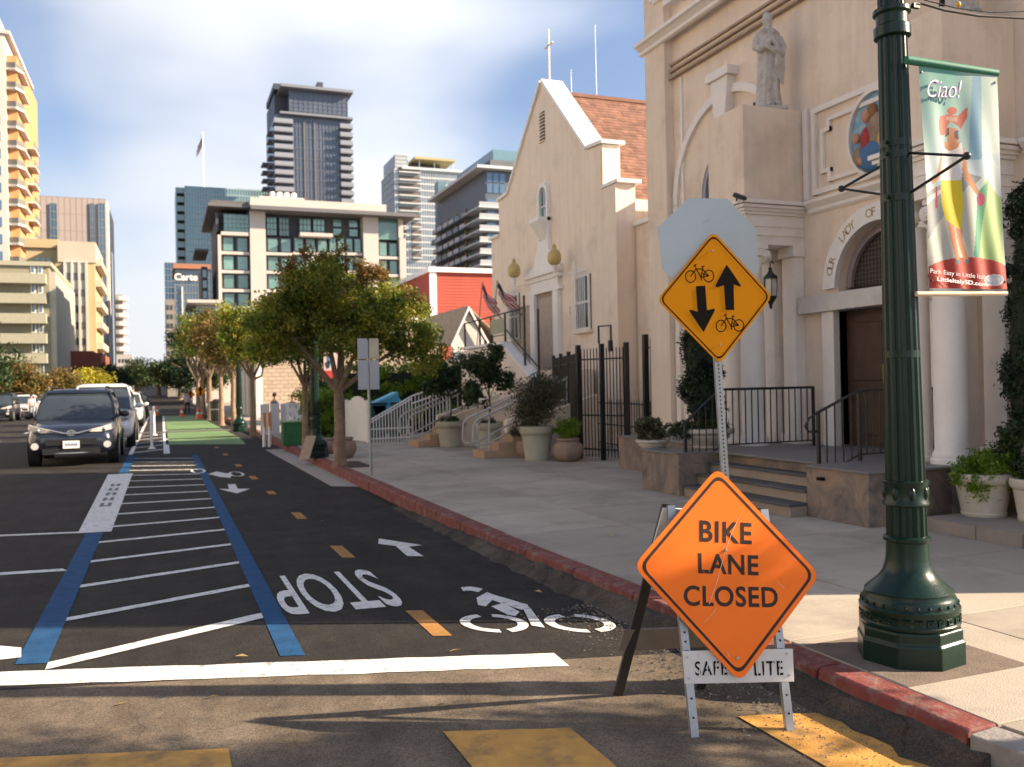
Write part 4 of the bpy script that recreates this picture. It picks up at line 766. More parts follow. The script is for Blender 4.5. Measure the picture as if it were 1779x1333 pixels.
# post with stop sign (seen from behind) and bicycle sign
sp = thing('sign_post', 'perforated steel post behind the orange sign at the kerb', 'post', (3.42, 5.02, .15))
pt0 = onD(1272, 985, 5.92); nrm = -_F*1.; nrm = nrm/np.linalg.norm(nrm); base = np.array((pt0[0], pt0[1], .15)); top = onD(1228, 350, 5.95)
ax = (top-base)/np.linalg.norm(top-base); sx = np.cross(ax, nrm); sx /= np.linalg.norm(sx); 
def bar(b, a, c, w1, w2, e1, e2): 
    a = np.array(a); c = np.array(c); vs = [q+e1*i*w1/2+e2*j*w2/2 for q in (a, c) for i, j in ((-1, -1), (1, -1), (1, 1), (-1, 1))]; b.add(vs, [(0, 3, 2, 1), (4, 5, 6, 7), (0, 1, 5, 4), (1, 2, 6, 5), (2, 3, 7, 6), (3, 0, 4, 7)]); return b
b = MB(); bar(b, base, top, .046, .046, sx, nrm); b.build('post', STEEL, sp)
b = MB(); L_ = np.linalg.norm(top-base); n = int(L_/.026)
for i in range(n):
    p = base+ax*(i+.5)*.026+nrm*.0235; b.poly([p+sx*.0065*math.cos(k*PI/3)+ax*.0065*math.sin(k*PI/3) for k in range(6)])
b.build('post_hole', BLACK, sp, kind='stuff')
so_ = thing('stop_sign', 'bare aluminium back of an octagonal stop sign above the yellow diamond', 'sign', tuple(top)); pc = base+ax*np.dot(onD(1231, 431, 5.85)-base, ax)+nrm*.026
R8 = .348; P8 = [onP(x, y, pc, nrm) for x, y in ((1197, 344), (1264, 346), (1313, 398), (1318, 470), (1272, 520), (1205, 522), (1150, 468), (1142, 396))]
MB().plate(P8, nrm, .003).build('octagon_plate', ALU, so_); 
b = MB(); b.plate([p-nrm*.0015 for p in [pc+(k-pc)*.985 for k in P8]], nrm, .001); b.build('red_face', mat('stop_red', (.45, .02, .02), .4), so_)
for dz in (.2, -.2): MB().tube([pc+ax*dz-nrm*.004, pc+ax*dz+nrm*.007], .007, 8).build('bolt', STEEL, so_)
ys = thing('bicycle_sign', 'yellow diamond sign with two bicycles and up and down arrows', 'sign', tuple(base+ax*1.7)); py_ = base+ax*1.8+nrm*.05
DP = [onP(x, y, py_, nrm) for x, y in ((1239, 402), (1342, 515), (1250, 633), (1141, 521))]
MB().plate(rounded(DP, .05), nrm, .003).build('diamond_plate', YELLOW, ys)
border('border', DP, .05, .045, .03, nrm, .0038, SBLACK, ys)
oc = sum(DP)/4; 
ZY = lambda x, y, o=.0042: onP(1120+x/4.3, 330+y/4.3, py_+nrm*.003, nrm)+nrm*(o-.003)
def zpoly(name, pts, m=SBLACK, par=ys): return MB().poly([ZY(*p) for p in pts]).build(name, m, par)
zpoly('up_arrow', [(612, 558), (660, 625), (718, 712), (714, 726), (704, 722), (664, 706), (669, 898), (604, 898), (592, 712), (545, 728), (530, 726), (530, 712), (570, 636)])
zpoly('down_arrow', [(382, 720), (452, 716), (466, 900), (512, 888), (525, 890), (524, 902), (486, 975), (440, 1064), (390, 990), (333, 905), (334, 896), (348, 896), (396, 912)])
def zstroke(b, pts, w): 
    for (x0, y0), (x1, y1) in zip(pts, pts[1:]):
        d = math.hypot(x1-x0, y1-y0)+1e-6; nx, ny = -(y1-y0)/d*w/2, (x1-x0)/d*w/2; b.poly([ZY(x0+nx, y0+ny), ZY(x1+nx, y1+ny), ZY(x1-nx, y1-ny), ZY(x0-nx, y0-ny)])
for ox, oy, sc in ((0, 0, 1), (228, 368, .98)):
    T = lambda x, y: (303+(x-303)*sc+ox, 690+(y-690)*sc+oy)
    for cx, cy in ((343, 648), (478, 644)):
        b = MB(); zstroke(b, [T(cx+38*math.cos(2*PI*k/28), cy+44*math.sin(2*PI*k/28)) for k in range(29)], 8); b.build('bicycle_wheel', SBLACK, ys)
    b = MB()
    for S in ([(343, 648), (384, 590), (432, 592), (478, 644), (420, 652), (432, 592)], [(384, 590), (420, 652)], [(384, 590), (374, 560), (388, 558)], [(364, 572), (374, 562)], [(432, 592), (434, 574), (444, 570)], [(424, 574), (446, 572)], [(420, 652), (426, 678)], [(478, 644), (432, 628)]): zstroke(b, [T(*p) for p in S], 8)
    b.build('bicycle_frame', SBLACK, ys)
for x, y in ((506, 456), (560, 1157)): screw(ZY(x, y), nrm, ys)
# ---------------------------------------------------------------- A-frame barricade with orange sign
FL, FR, RL, RR = G(1208, 1281), G(1374, 1272), G(1074, 1209), G(1216, 1198)
AL, AR = onD(1166, 878, 4.20), onD(1328, 885, 4.16); n1 = np.cross(FR-FL, AL-FL); n1 /= np.linalg.norm(n1); n1 = n1 if n1@_F < 0 else -n1
AR = onP(1328, 885, FL, n1); FR = onP(1374, 1272, FL, n1)
af = thing('barricade', 'folding metal A-frame barricade with a white lettered board', 'barricade', tuple((FL+FR)/2))
def angle_leg(a, c, name, m, w=.036, nv=n1):
    t = (c-a)/np.linalg.norm(c-a); s = np.cross(t, nv); s /= np.linalg.norm(s); b = MB(); bar(b, a, c, w, .004, s, nv); bar(b, a-s*(w/2-.002)-nv*.016, c-s*(w/2-.002)-nv*.016, .004, .032, s, nv); return b.build(name, m, af)
for a, c in ((FL, AL), (FR, AR)):
    leg = angle_leg(a, c, 'front_leg', STEEL)
    for f_ in (.08, .16, .36, .40, .44): p = a+(c-a)*f_+n1*.003; MB().poly([p+_R*.006*math.cos(k*PI/3)+_U*.006*math.sin(k*PI/3) for k in range(6)]).build('leg_hole', BLACK, leg)
for a, c in ((RL, AL+np.array((.0, .03, .0))), (RR, AR+np.array((0, .03, 0)))): angle_leg(a, c, 'rear_leg', mat('dark_steel', (.03, .026, .024), .5, .2, 20), .046)
RLd = lambda f_: RL+(AL-RL)*f_; RRd = lambda f_: RR+(AR-RR)*f_
def board(a0, a1, b1, b0, n_, name, m, th=.008, off=.0): 
    return MB().plate([np.array(p)+n_*off for p in (a0, b0, b1, a1)], n_, th).build(name, m, af, bevel=.002)
nr = np.cross(RR-RL, AL-RL); nr /= np.linalg.norm(nr); nr = nr if nr@_F > 0 else -nr
ex = lambda p, k: p+(RR-RL)/np.linalg.norm(RR-RL)*k
board(ex(RLd(.245), -.06), ex(RLd(.36), -.06), ex(RRd(.36), .04), ex(RRd(.245), .04), nr, 'rear_board', mat('grimy_board', (.20, .17, .14), .7, .15, 8), .012, .01)
board(ex(RLd(.78), -.03), ex(RLd(.98), -.03), ex(RRd(.98), .03), ex(RRd(.78), .03), nr, 'rear_board', BOARD, .012, .01)
pf = FL+n1*.012
BP = [onP(x, y, pf, n1) for x, y in ((1185, 1131), (1376, 1127), (1378, 1184), (1189, 1188))]
fb = MB().plate([BP[3], BP[2], BP[1], BP[0]], n1, .012).build('front_board', BOARD, af, bevel=.002)
ux = (BP[1]-BP[0])/np.linalg.norm(BP[1]-BP[0]); uy = np.cross(n1, ux); uy /= np.linalg.norm(uy)
for s, x, w_ in (('SAFE', 1236, 56), ('T', 1284, 12), ('LITE', 1336, 50)):
    a = onP(x-w_/2, 1174, pf+n1*.013, n1); c = onP(x+w_/2, 1173, pf+n1*.013, n1); tt = text(s, SBLACK, (a+c)/2, ux, uy, height=.062, width=np.linalg.norm(c-a), parent=fb, bold=.012, spacing=1.15)
b = MB()      # stencil bridges
for x in (1215, 1228, 1243, 1257, 1316, 1328, 1341, 1354):
    a = onP(x, 1176, pf+n1*.0155, n1); c = onP(x+2, 1148, pf+n1*.0155, n1); e = ux*.0022; b.poly([a-e, a+e, c+e, c-e])
b.build('stencil_bridge', BOARD, fb, kind='stuff')
for x, y in ((1194, 1142), (1367, 1136), (1197, 1179), (1371, 1173)): MB().tube([onP(x, y, pf+n1*.012, n1), onP(x, y, pf+n1*.018, n1)], .0055, 8).build('rivet', STEEL, fb)
osn = thing('bike_lane_closed_sign', 'worn orange diamond sign lettered bike lane closed, fixed on the barricade', 'sign', tuple((FL+FR)/2+[0, 0, .3]))
po = FL+n1*.040; OP = [onP(x, y, po, n1) for x, y in ((1246, 812), (1424, 999), (1285, 1186), (1100, 984))]
MB().plate(rounded(OP, .055), n1, .004).build('diamond_plate', ORANGE, osn); border('border', OP, .05, .06, .038, n1, .0048, SBROWN, osn)
MB().plate([p-n1*.001 for p in rounded(OP, .055)], -n1, .003).build('plate_back', mat('plywood_back', (.25, .2, .15), .8, .2, 9), osn)
def otext(s, xl, xr, yl, yr, hpx):
    a = onP(xl, yl, po+n1*.0042, n1); c = onP(xr, yr, po+n1*.0042, n1); d = (c-a); W = np.linalg.norm(d); d /= W; up = np.cross(n1, d); T_ = onP((xl+xr)/2, (yl+yr)/2-hpx, po+n1*.0042, n1); h = (T_-(a+c)/2)@up
    text(s, SBROWN, (a+c)/2, d, up, height=h, width=W, parent=osn, bold=.022, spacing=1.08)
otext('BIKE', 1215, 1306, 941, 946, 37); otext('LANE', 1213, 1318, 996, 1000, 35); otext('CLOSED', 1188, 1352, 1053, 1056, 36)
for x, y in ((1261, 956), (1281, 1143)): screw(onP(x, y, po+n1*.004, n1), n1, osn)
b = MB(); S = [(1283, 900), (1270, 930), (1258, 965), (1246, 1010), (1232, 1050)]; S2 = [(1245, 1056), (1235, 1070), (1224, 1082)]; SC = mat('scratch', (.72, .42, .24), .6)
for SS in (S, S2, [(1340, 930), (1345, 938)], [(1372, 962), (1384, 975)], [(1262, 1130), (1268, 1142)], [(1350, 1010), (1362, 1022)]):
    for (x0, y0), (x1, y1) in zip(SS, SS[1:]): a = onP(x0, y0, po+n1*.0056, n1); c = onP(x1, y1, po+n1*.0056, n1); e = _R*.0018; b.poly([a-e, a+e, c+e, c-e])
b.build('scratch', SC, osn, kind='stuff')
# ================================================================== GABLE CHURCH HALL
gh = thing('gabled_hall', 'cream gabled mission hall with red shingle roof and a cross on its peak', 'church hall', (9.5, 21.7, .15))
GX = 9.5; P = [(17.62, .1), (17.62, 6.02), (18.3, 6.02), (18.3, 7.06), (19.05, 7.12), (19.25, 7.32), (21.68, 9.55), (24.1, 7.32), (24.3, 7.12), (25.1, 7.06), (25.1, 6.02), (25.8, 6.02), (25.8, .1)]
# facade split round door and windows: solid slab with recess boxes set proud
MB().prism(P, .45, 'x', GX).build('facade_wall', STUCCO2, gh)
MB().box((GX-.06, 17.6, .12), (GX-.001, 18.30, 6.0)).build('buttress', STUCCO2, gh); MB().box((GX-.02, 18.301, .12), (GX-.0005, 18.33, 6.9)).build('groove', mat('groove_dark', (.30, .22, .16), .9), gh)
def coping(pts, wd=.62, th=.085, x0=GX-.07):
    for (a, b_) in zip(pts, pts[1:]):
        a = np.array(a, float); b_ = np.array(b_, float); d = (b_-a)/np.linalg.norm(b_-a); n = np.array([-d[1], d[0]]); n = n if n[1] > 0 else -n; P = [a, b_, b_+n*th, a+n*th]
        MB().prism([tuple(p) for p in P], wd, 'x', x0).build('coping', WHITE, gh, bevel=.008)
coping([(19.1, 7.13), (21.66, 9.57)]); coping([(21.70, 9.57), (24.28, 7.13)]); coping([(18.22, 7.07), (19.04, 7.13)]); coping([(24.3, 7.13), (25.15, 7.07)]); coping([(17.5, 6.02), (18.29, 6.02)]); coping([(25.11, 6.02), (25.9, 6.02)])
MB().box((GX+.451, 17.9, .12), (22, 25.5, 5.75)).build('nave_wall', STUCCO2, gh)
rf = thing('dummy', 'x', 'x'); bpy.data.objects.remove(rf)
rb = MB(); rb.prism([(18.2, 5.72), (21.68, 9.28), (25.2, 5.72), (25.1, 5.62), (18.3, 5.62)], 12.2, 'x', GX+.46); roof = rb.build('roof', mat('roof_deck', (.2, .08, .05), .9), gh)
sb = MB(); r = np.random.default_rng(5); nco = 34
for i in range(nco):
    t0 = i/nco; y0 = 18.12+(21.70-18.12)*t0; z0 = 5.70+(9.30-5.70)*t0; dy, dz = (21.70-18.12)/nco, 3.6/nco; x = GX+.46-r.random()*.2
    while x < 19:
        wx = .14+.1*r.random(); lf = .012+.012*r.random(); x2 = min(x+wx, 22)
        xa = max(x, GX+.455); 
        if x2 > xa+.02: sb.add([(xa, y0-.01, z0+lf+.012), (x2-.006, y0-.01, z0+lf+.012), (x2-.006, y0+dy*1.05, z0+dz*1.05+.004), (xa, y0+dy*1.05, z0+dz*1.05+.004), (xa, y0-.01, z0-.005), (x2-.006, y0-.01, z0-.005)], [(0, 1, 2, 3), (4, 5, 1, 0)])
        x = x2
sb.build('shingle', SHIN, roof, kind='stuff')
MB().box((GX+.46, 21.60, 9.27), (22, 21.76, 9.36)).build('ridge_cap', SHIN, roof); 
MB().tube([(12.6, 21.0, 8.6), (12.6, 20.8, 8.75)], .09, 10).build('roof_vent', WHITE, roof)
cr = thing('rooftop_cross', 'thin pale metal cross standing on the gable peak', 'cross', (9.72, 21.68, 9.66)); b = MB(); b.box((9.70, 21.66, 9.62), (9.74, 21.70, 11.0)); b.box((9.70, 21.42, 10.55), (9.739, 21.94, 10.59)); b.build('cross', mat('pale_metal', (.62, .60, .5), .5), cr)
for x, z0, z1, lb in ((10.35, 9.3, 10.0, 'short rod on the roof ridge just behind the cross'), (11.1, 9.3, 11.3, 'tall thin antenna rod on the roof ridge')):
    a = thing('roof_rod', lb, 'rod', (x, 21.68, z0)); MB().tube([(x, 21.68, z0), (x, 21.68, z1)], [.018, .010], 6).build('rod', STEEL, a)
# vent
vt = MB().box((GX-.012, 21.55, 8.0), (GX-.002, 21.85, 8.78)).build('gable_vent', SBLACK, gh)
for k in range(9): MB().box((GX-.05, 21.53, 7.985+k*.088), (GX-.0125, 21.87, 8.015+k*.088)).build('vent_slat', STUCCO2, vt)
# small arched window and ornament above the door
oy = 21.62
b = MB(); b.box((GX-.10, oy-.33, 4.95), (GX-.001, oy-.23, 6.55)); b.box((GX-.10, oy+.23, 4.95), (GX-.001, oy+.33, 6.55)); ring_solid(b, oy, 6.55, .22, .33, 0, PI, 12, GX-.10, GX-.001); b.build('niche_surround', WHITE, gh)
w_ = MB(); w_.prism([(oy-.22, 5.95), (oy+.22, 5.95)]+[(oy+.22*math.cos(PI*i/10), 6.5+.22*math.sin(PI*i/10)) for i in range(11)], .012, 'x', GX-.015); w_ = w_.build('window', GLASSG, gh)
b = MB(); b.box((GX-.04, oy-.012, 5.95), (GX-.016, oy+.012, 6.7)); b.box((GX-.045, oy-.22, 6.25), (GX-.017, oy+.22, 6.28)); b.build('window_bar', WHITE, w_)
b = MB(); b.add([(GX-.35, oy-.33, 5.93), (GX, oy-.33, 5.93), (GX, oy+.33, 5.93), (GX-.35, oy+.33, 5.93), (GX-.35, oy-.33, 5.84), (GX-.35, oy+.33, 5.84), (GX-.01, oy-.2, 5.3), (GX-.01, oy+.2, 5.3), (GX, oy-.33, 5.84), (GX, oy+.33, 5.84)], [(0, 1, 2, 3), (0, 3, 5, 4), (4, 5, 7, 6), (0, 4, 8, 1), (3, 2, 9, 5), (4, 6, 8), (5, 9, 7)]); b.build('balcony_ledge', WHITE, gh)
# door surround, curved top
b = MB(); b.prism([(oy-1.05, 4.55), (oy+1.05, 4.55), (oy+1.05, 4.62), (oy+.62, 4.75), (oy+.5, 5.02), (oy+.36, 5.1), (oy+.34, 5.35), (oy-.34, 5.35), (oy-.36, 5.1), (oy-.5, 5.02), (oy-.62, 4.75), (oy-1.05, 4.62)], .10, 'x', GX-.104); b.build('door_crest', WHITE, gh)
for z0, z1, g in ((4.42, 4.549, .22), (4.30, 4.419, .15), (3.98, 4.10, .12)): MB().box((GX-g, oy-1.0-g*.3, z0), (GX-.001, oy+1.0+g*.3, z1)).build('door_cornice', WHITE, gh, bevel=.01)
MB().box((GX-.11, oy-.92, 4.101), (GX-.001, oy+.92, 4.299)).build('name_panel', WHITE, gh)
for s in (-1, 1): MB().box((GX-.13, oy+s*.76-.16, 1.9), (GX-.001, oy+s*.76+.16, 3.979)).build('door_pilaster', WHITE, gh, bevel=.01)
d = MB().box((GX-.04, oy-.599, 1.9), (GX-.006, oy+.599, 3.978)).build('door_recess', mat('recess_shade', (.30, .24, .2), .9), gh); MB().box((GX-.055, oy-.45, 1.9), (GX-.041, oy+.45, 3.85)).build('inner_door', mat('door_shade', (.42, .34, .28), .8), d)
# side windows with bars
def barred(y0, y1, z0, z1):
    f_ = MB().box((GX-.03, y0, z0), (GX-.004, y1, z1)).build('window', GLASSD, gh); b = MB(); t = .05
    for (a, c) in (((y0, z0), (y1, z0+t)), ((y0, z1-t), (y1, z1)), ((y0, z0+t), (y0+t, z1-t)), ((y1-t, z0+t), (y1, z1-t)), ((y0+t, (z0+z1)/2-.03), (y1-t, (z0+z1)/2+.03))): b.box((GX-.07, a[0], a[1]), (GX-.031, c[0], c[1]))
    b.build('window_frame', WHITE, f_); MB().box((GX-.12, y0-.06, z0-.08), (GX-.004, y1+.06, z0-.001)).build('sill', STUCCO2, f_)
    for k in range(1, 8): yy = y0+(y1-y0)*k/8; MB().box((GX-.14, yy-.008, z0+.02), (GX-.124, yy+.008, z1+.08)).build('bar', WHITE, f_)
    b = MB(); 
    for k in range(7):
        yy = y0+(y1-y0)*(k+.5)/7; h = .16-.02*abs(k-3); b.tube([(GX-.13, yy+.05*math.cos(a), z1+.10+h/2*(1+math.sin(a))) for a in np.linspace(0, 2*PI, 9)], .006, 4)
    b.box((GX-.14, y0-.03, z1+.08), (GX-.124, y1+.03, z1+.10)); b.build('scrollwork', WHITE, f_, kind='stuff')
barred(19.02, 19.80, 2.86, 4.18); barred(23.55, 24.33, 2.86, 4.18)
MB().box((GX-.02, 20.2, 3.3), (GX-.003, 20.35, 3.5)).build('wall_box', STUCCO2, gh)
for px, py, lb in ((893, 470, 'mustard globe wall lamp left of the hall doorway'), (963, 447, 'mustard globe wall lamp right of the hall doorway')):
    c = onX(px, py, 9.05); t = thing('globe_lamp', lb, 'lamp', (9.45, c[1]-.35, c[2]-.5), group='mustard globe lamps on the cream hall')
    MB().lathe([(.06, -.2), (.13, -.17), (.17, -.08), (.175, .02), (.15, .12), (.09, .18), (.05, .2), (.05, .24), (.06, .27), (.03, .31), (.008, .35)], tuple(c), 20).build('globe', mat('mustard_glass', (.50, .38, .13), .35, .08, 6), t, smooth=True)
    MB().lathe([(.03, -.42), (.04, -.36), (.05, -.3), (.08, -.2)], tuple(c), 12).build('cup', WHITE, t); MB().tube([c+[0, 0, -.4], c+[.12, -.08, -.44], c+[.40, -.22, -.38]], .018, 6).build('arm', WHITE, t)
    MB().prism([(c[1]-.22+.09*math.cos(a), c[2]-.38+.28*math.sin(a)) for a in np.linspace(0, 2*PI, 13)[:-1]], .03, 'x', GX-.04).build('wall_plate', WHITE, t)
# link wing between hall and church
lw = thing('link_wing', 'low beige wing wall between the church and the gabled hall', 'building', (9.9, 15.7, .15)); MB().box((9.92, 13.76, .1), (20, 17.58, 5.06)).build('wall', STUCCO, lw); MB().box((9.86, 13.76, 5.061), (20, 17.58, 5.16)).build('coping', WHITE, lw, bevel=.01)
MB().box((10.6, 16.6, 5.161), (19.9, 17.5, 6.0)).build('rear_block', WHITE, lw)
# podium, steps, stairs
pod = thing('hall_podium', 'cream raised podium wall with a sloping parapet before the gabled hall', 'podium', (8.2, 21, .15))
MB().prism([(24.6, .15), (24.6, 2.55), (21.25, 2.6), (19.1, 1.55), (18.75, 1.4), (18.75, .15)], .25, 'x', 8.05).build('parapet_wall', STUCCO2, pod); MB().box((8.3, 18.8, .15), (9.43, 24.6, 1.9)).build('landing', STUCCO2, pod)
MB().prism([(21.25, 2.6), (19.1, 1.55), (19.1, 1.62), (21.25, 2.68)], .31, 'x', 8.02).build('sloping_cap', WHITE, pod); MB().box((8.02, 21.26, 2.6), (8.33, 24.6, 2.67)).build('cap', WHITE, pod)
MB().box((8.04, 20.3, .5), (8.049, 20.8, 1.0)).build('wall_plaque', mat('grey_plaque', (.3, .3, .29), .6), pod)
TAN = mat('tan_step', (.40, .27, .17), .85, .1, 4, .2, 60); RAILW = mat('pale_rail_paint', (.42, .40, .38), .5, .08, 9)
def front_stair(y0, y1, x0, n, lb, lr):
    t = thing('concrete_stair', lb, 'stairs', (x0, (y0+y1)/2, .15), group='tan entrance stairs of the hall')
    for k in range(n): MB().box((x0+k*.30, y0+.002*k, .15 if k == 0 else .15+.15*k-.02), (x0+n*.30+.8, y1-.002*k, .15+.15*(k+1)-.0)).build('step', TAN, t, bevel=.008)
    for yy in (y0-.16, y1+.002): MB().prism([(x0+.75, .15), (x0+.75, .85), (x0+n*.3+.9, 1.35), (x0+n*.3+.9, .15)], .155, 'y', yy).build('cheek_wall', STUCCO2, t)
    MB().box((x0+n*.3+.8, y0-.1, .15), (8.04, y1+.1, .15+.15*n)).build('landing', STUCCO2, t)
    for yy, s in ((y0+.03, 'near'), (y1-.03, 'far')):
        r_ = thing('stair_handrail', f'{lr} at its {s} side', 'handrail', (x0, yy, .15), group='pale pipe handrails on the tan stairs')
        MB().tube([(x0+.12, yy, .45), (x0-.16, yy, .40), (x0-.22, yy, .5), (x0-.2, yy, .82), (x0-.1, yy, .92), (x0+1.9, yy, 1.72)], .022, 8).build('rail', RAILW, r_, smooth=True); MB().tube([(x0+.12, yy, .45), (x0+1.8, yy, 1.25)], .018, 8).build('lower_rail', RAILW, r_)
        for k in (.12, 1.0, 1.8): MB().tube([(x0+k, yy, .17+.4*k), (x0+k, yy, 1.0+.4*k)], .018, 6).build('post', RAILW, r_)
front_stair(16.33, 17.03, 5.78, 5, 'nearer tan stair rising beside the tall sage pot', 'pale pipe handrail of the nearer tan stair'); front_stair(20.15, 21.05, 5.5, 5, 'farther tan stair rising beside the white rail fence', 'pale pipe handrail of the farther tan stair')
# tall iron fences
def picket_fence(name, label, a, c, z0, z1, zr, posts, sp=.11, group='tall black iron fencing before the hall', mid=None, pw=.03, r_=.008):
    a = np.array(a, float); c = np.array(c, float); d = c-a; Ln = np.linalg.norm(d); t = thing(name, label, 'fence', (a[0], a[1], z0), group=group)
    for k in posts: p = a+d*k; MB().box((p[0]-pw, p[1]-pw, z0), (p[0]+pw, p[1]+pw, z1+.1)).build('post', BLACK, t)
    for z in zr: MB().tube([(*a, z), (*c, z)], .014, 4).build('rail', BLACK, t)
    n = int(Ln/sp)
    for k in range(1, n): p = a+d*k/n; MB().tube([(*p, z0+.06), (*p, z1), (*p, z1+.04)], [r_, r_, .001], 5).build('picket', BLACK, t)
    return t
picket_fence('iron_fence', 'tall black iron fence running back from the gate behind the clay pot', (7.3, 15.25), (8.3, 18.6), .15, 2.12, (1.98, .4), (0, .33, .66, 1), sp=.085, r_=.011)
picket_fence('iron_gate', 'tall black iron double gate in front of the link wing', (7.30, 15.22), (7.76, 14.18), .15, 2.2, (2.02, .98, .35), (0, .5, 1), sp=.075, pw=.038, r_=.011)
b = MB(); b.tube([(7.48, 14.7, 2.3), (7.48, 14.7, 2.62), (7.60, 14.45, 2.62), (7.60, 14.45, 2.2)], .022, 5); g_ = thing('gate_lock', 'black square lock frame on top of the iron gate', 'lock', (7.5, 14.6, 2.3)); b.build('lock_frame', BLACK, g_); MB().box((7.56, 14.42, 2.15), (7.62, 14.5, 2.35)).build('lock_box', BLACK, g_)
picket_fence('iron_fence', 'narrow black iron fence panel beside the church corner', (8.22, 14.3), (8.32, 13.95), .15, 2.35, (2.2, 1.0), (0,), sp=.1, pw=.045)
picket_fence('iron_railing', 'low black ramp railing seen behind the tall iron gate', (8.75, 17.6), (8.5, 14.0), .15, 1.2, (1.15, .7, .3), (0, .5, 1), sp=.12)
ft = thing('podium_railing', 'black wire railing with a pale panel on top of the podium', 'railing', (8.15, 22, 2.67), group=None)
for yy, z in ((24.5, 2.67), (23.2, 2.67), (22.3, 2.67), (21.25, 2.67), (19.95, 2.0), (19.1, 1.6)): MB().box((8.13, yy-.025, z), (8.17, yy+.025, 3.38 if yy > 20 else z+1.72)).build('post', BLACK, ft)
MB().tube([(8.15, 24.5, 3.35), (8.15, 19.95, 3.42)], .02, 5).build('top_rail', BLACK, ft); MB().tube([(8.15, 21.25, 3.0), (8.15, 19.1, 1.95)], .02, 5).build('slope_rail', BLACK, ft); MB().tube([(8.15, 22.3, 2.85), (8.15, 21.25, 2.85)], .014, 5).build('lower_rail', BLACK, ft)
MB().box((8.12, 21.3, 2.9), (8.128, 22.25, 3.28)).build('notice_panel', mat('pale_panel', (.35, .36, .24), .7), ft)
for k in range(18): yy = 20.0+k*.07; MB().tube([(8.3, yy, 1.9), (8.3, yy, 3.5)], .008, 4).build('picket', BLACK, ft)
# flags
FR_, FW, FB = mat('flag_red', (.42, .03, .04), .7), mat('flag_white', (.65, .62, .6), .7), mat('flag_blue', (.02, .03, .10), .7)
def flag(label, base, top, w=.55, h=.95, seed=0, name='american_flag'):
    t = thing(name, label, 'flag', tuple(base), group='american flags'); MB().tube([base, top], .014 if h < 2 else .16, 6).build('pole', PINE if h < 2 else STEEL, t); b = MB(); top = np.array(top); nu, nv = 26, 20
    def pos(u, v): # u along the fly (hangs down), v across hoist
        sag = u; return top+np.array((0, 0, -.03))+np.array((w*.62*(u*.75+v*.25)*(.3+.7*u)+.03*w*math.sin(v*11+u*3)*u, -(w*.22*u+.05*w*math.sin(u*9+v*14)), -(v*h*.50+u*h*.62)+.02*math.sin(u*9)))
    for i in range(nu):
        for j in range(13):
            u0, u1 = i/nu, (i+1)/nu; v0, v1 = j/13, (j+1)/13; canton = u0 < .4 and j < 7; b.cur = 2 if canton else (0 if j % 2 == 0 else 1)
            b.add([pos(u0, v0), pos(u1, v0), pos(u1, v1), pos(u0, v1)], [(0, 1, 2, 3)])
    cl = b.build('cloth', [FR_, FW, FB], t); b = MB()
    for i in range(4):
        for j in range(3): p = pos(.05+i*.1, .08+j*.16); b.ball(tuple(p+[-.012, 0, 0]), .007, 5, 3)
    b.build('star', FW, cl, kind='stuff'); return t
c1 = onX(838, 490, 8.4); c2 = onX(864, 487, 8.4)
flag('left of two american flags drooping over the podium railing', (8.25, c1[1]+.15, 2.67), c1, .8, .95); flag('right of two american flags drooping over the podium railing', (8.25, c2[1]+.15, 2.67), c2, 1.0, .85)
# ================================================================== POTS AND PLANTS BEFORE THE HALL
def at(x, y): p = G(x, y, .15); return (p[0], p[1], .15)
CLAY = [(.15, 0), (.20, .03), (.27, .14), (.285, .22), (.26, .31), (.20, .36), (.19, .375), (.215, .39), (.215, .42), (.19, .43)]
def gpot(label, p, prof, m, ribs=False):
    t = urn('planter', label, p, prof, m, 'planters before the gabled hall')
    return t
gpot('tall flaring sage pot beside the nearer tan stair', (6.52, 15.45, .15), PL(.33, .64), SAGE)
b_ = [(r+(.004 if i % 2 else 0), z) for i, (r, z) in enumerate([(.15, 0), (.2, .03), (.245, .08), (.265, .12), (.275, .15), (.283, .18), (.285, .21), (.283, .24), (.275, .27), (.26, .30), (.24, .33), (.20, .355), (.19, .375), (.215, .39), (.215, .42), (.19, .43)])]
gpot('ribbed round clay pot in front of the iron gate', (6.93, 14.95, .15), b_, TERRA); gpot('round clay pot half hidden behind the tall sage pot', (6.62, 16.0, .15), b_, TERRA)
gpot('broad sage pot holding a small tree by the farther stair', (6.22, 19.9, .15), PL(.36, .60), SAGE); gpot('sage pot holding a small tree behind the nearer stair handrail', (6.62, 18.35, .15), PL(.30, .60), SAGE)
gpot('round clay pot behind the trunk of the nearest street tree', (3.42, 18.2, .15), [(r*.85, z) for r, z in b_], TERRA); gpot('small clay pot half hidden behind the street lamp', (3.35, 19.6, .15), [(r*.7, z*.8) for r, z in b_], TERRA)
bush('olive_bush', 'twiggy olive brown bush in the tall sage pot', 'shrub', (6.52, 15.45, .78), [(.1, -.05, .62, .52, .5, .40), (-.12, -.02, .3, .42, .4, .3)], 15000, .022, LEAFO, 21, stem=[([(0, 0, -.05), (.0, 0, .3), (-.2, 0, .6)], [.02, .015, .006]), ([(0, 0, 0), (.1, .05, .4), (.2, 0, .7)], [.018, .012, .005]), ([(0, 0, 0), (-.05, -.1, .4), (.05, -.2, .8)], [.016, .01, .004])], clump=.13, shell=.4)
bush('bright_bush', 'bright yellow-green bush in the ribbed clay pot', 'shrub', (6.93, 14.95, .58), [(0, 0, .17, .26, .26, .2)], 6000, .017, LEAFB, 22, clump=.06); bush('spiky_plant', 'sparse spiky plant in the half hidden clay pot', 'plant', (6.62, 16.0, .58), [(-.1, 0, .12, .28, .25, .16)], 900, .035, LEAFO, 23, clump=.08)
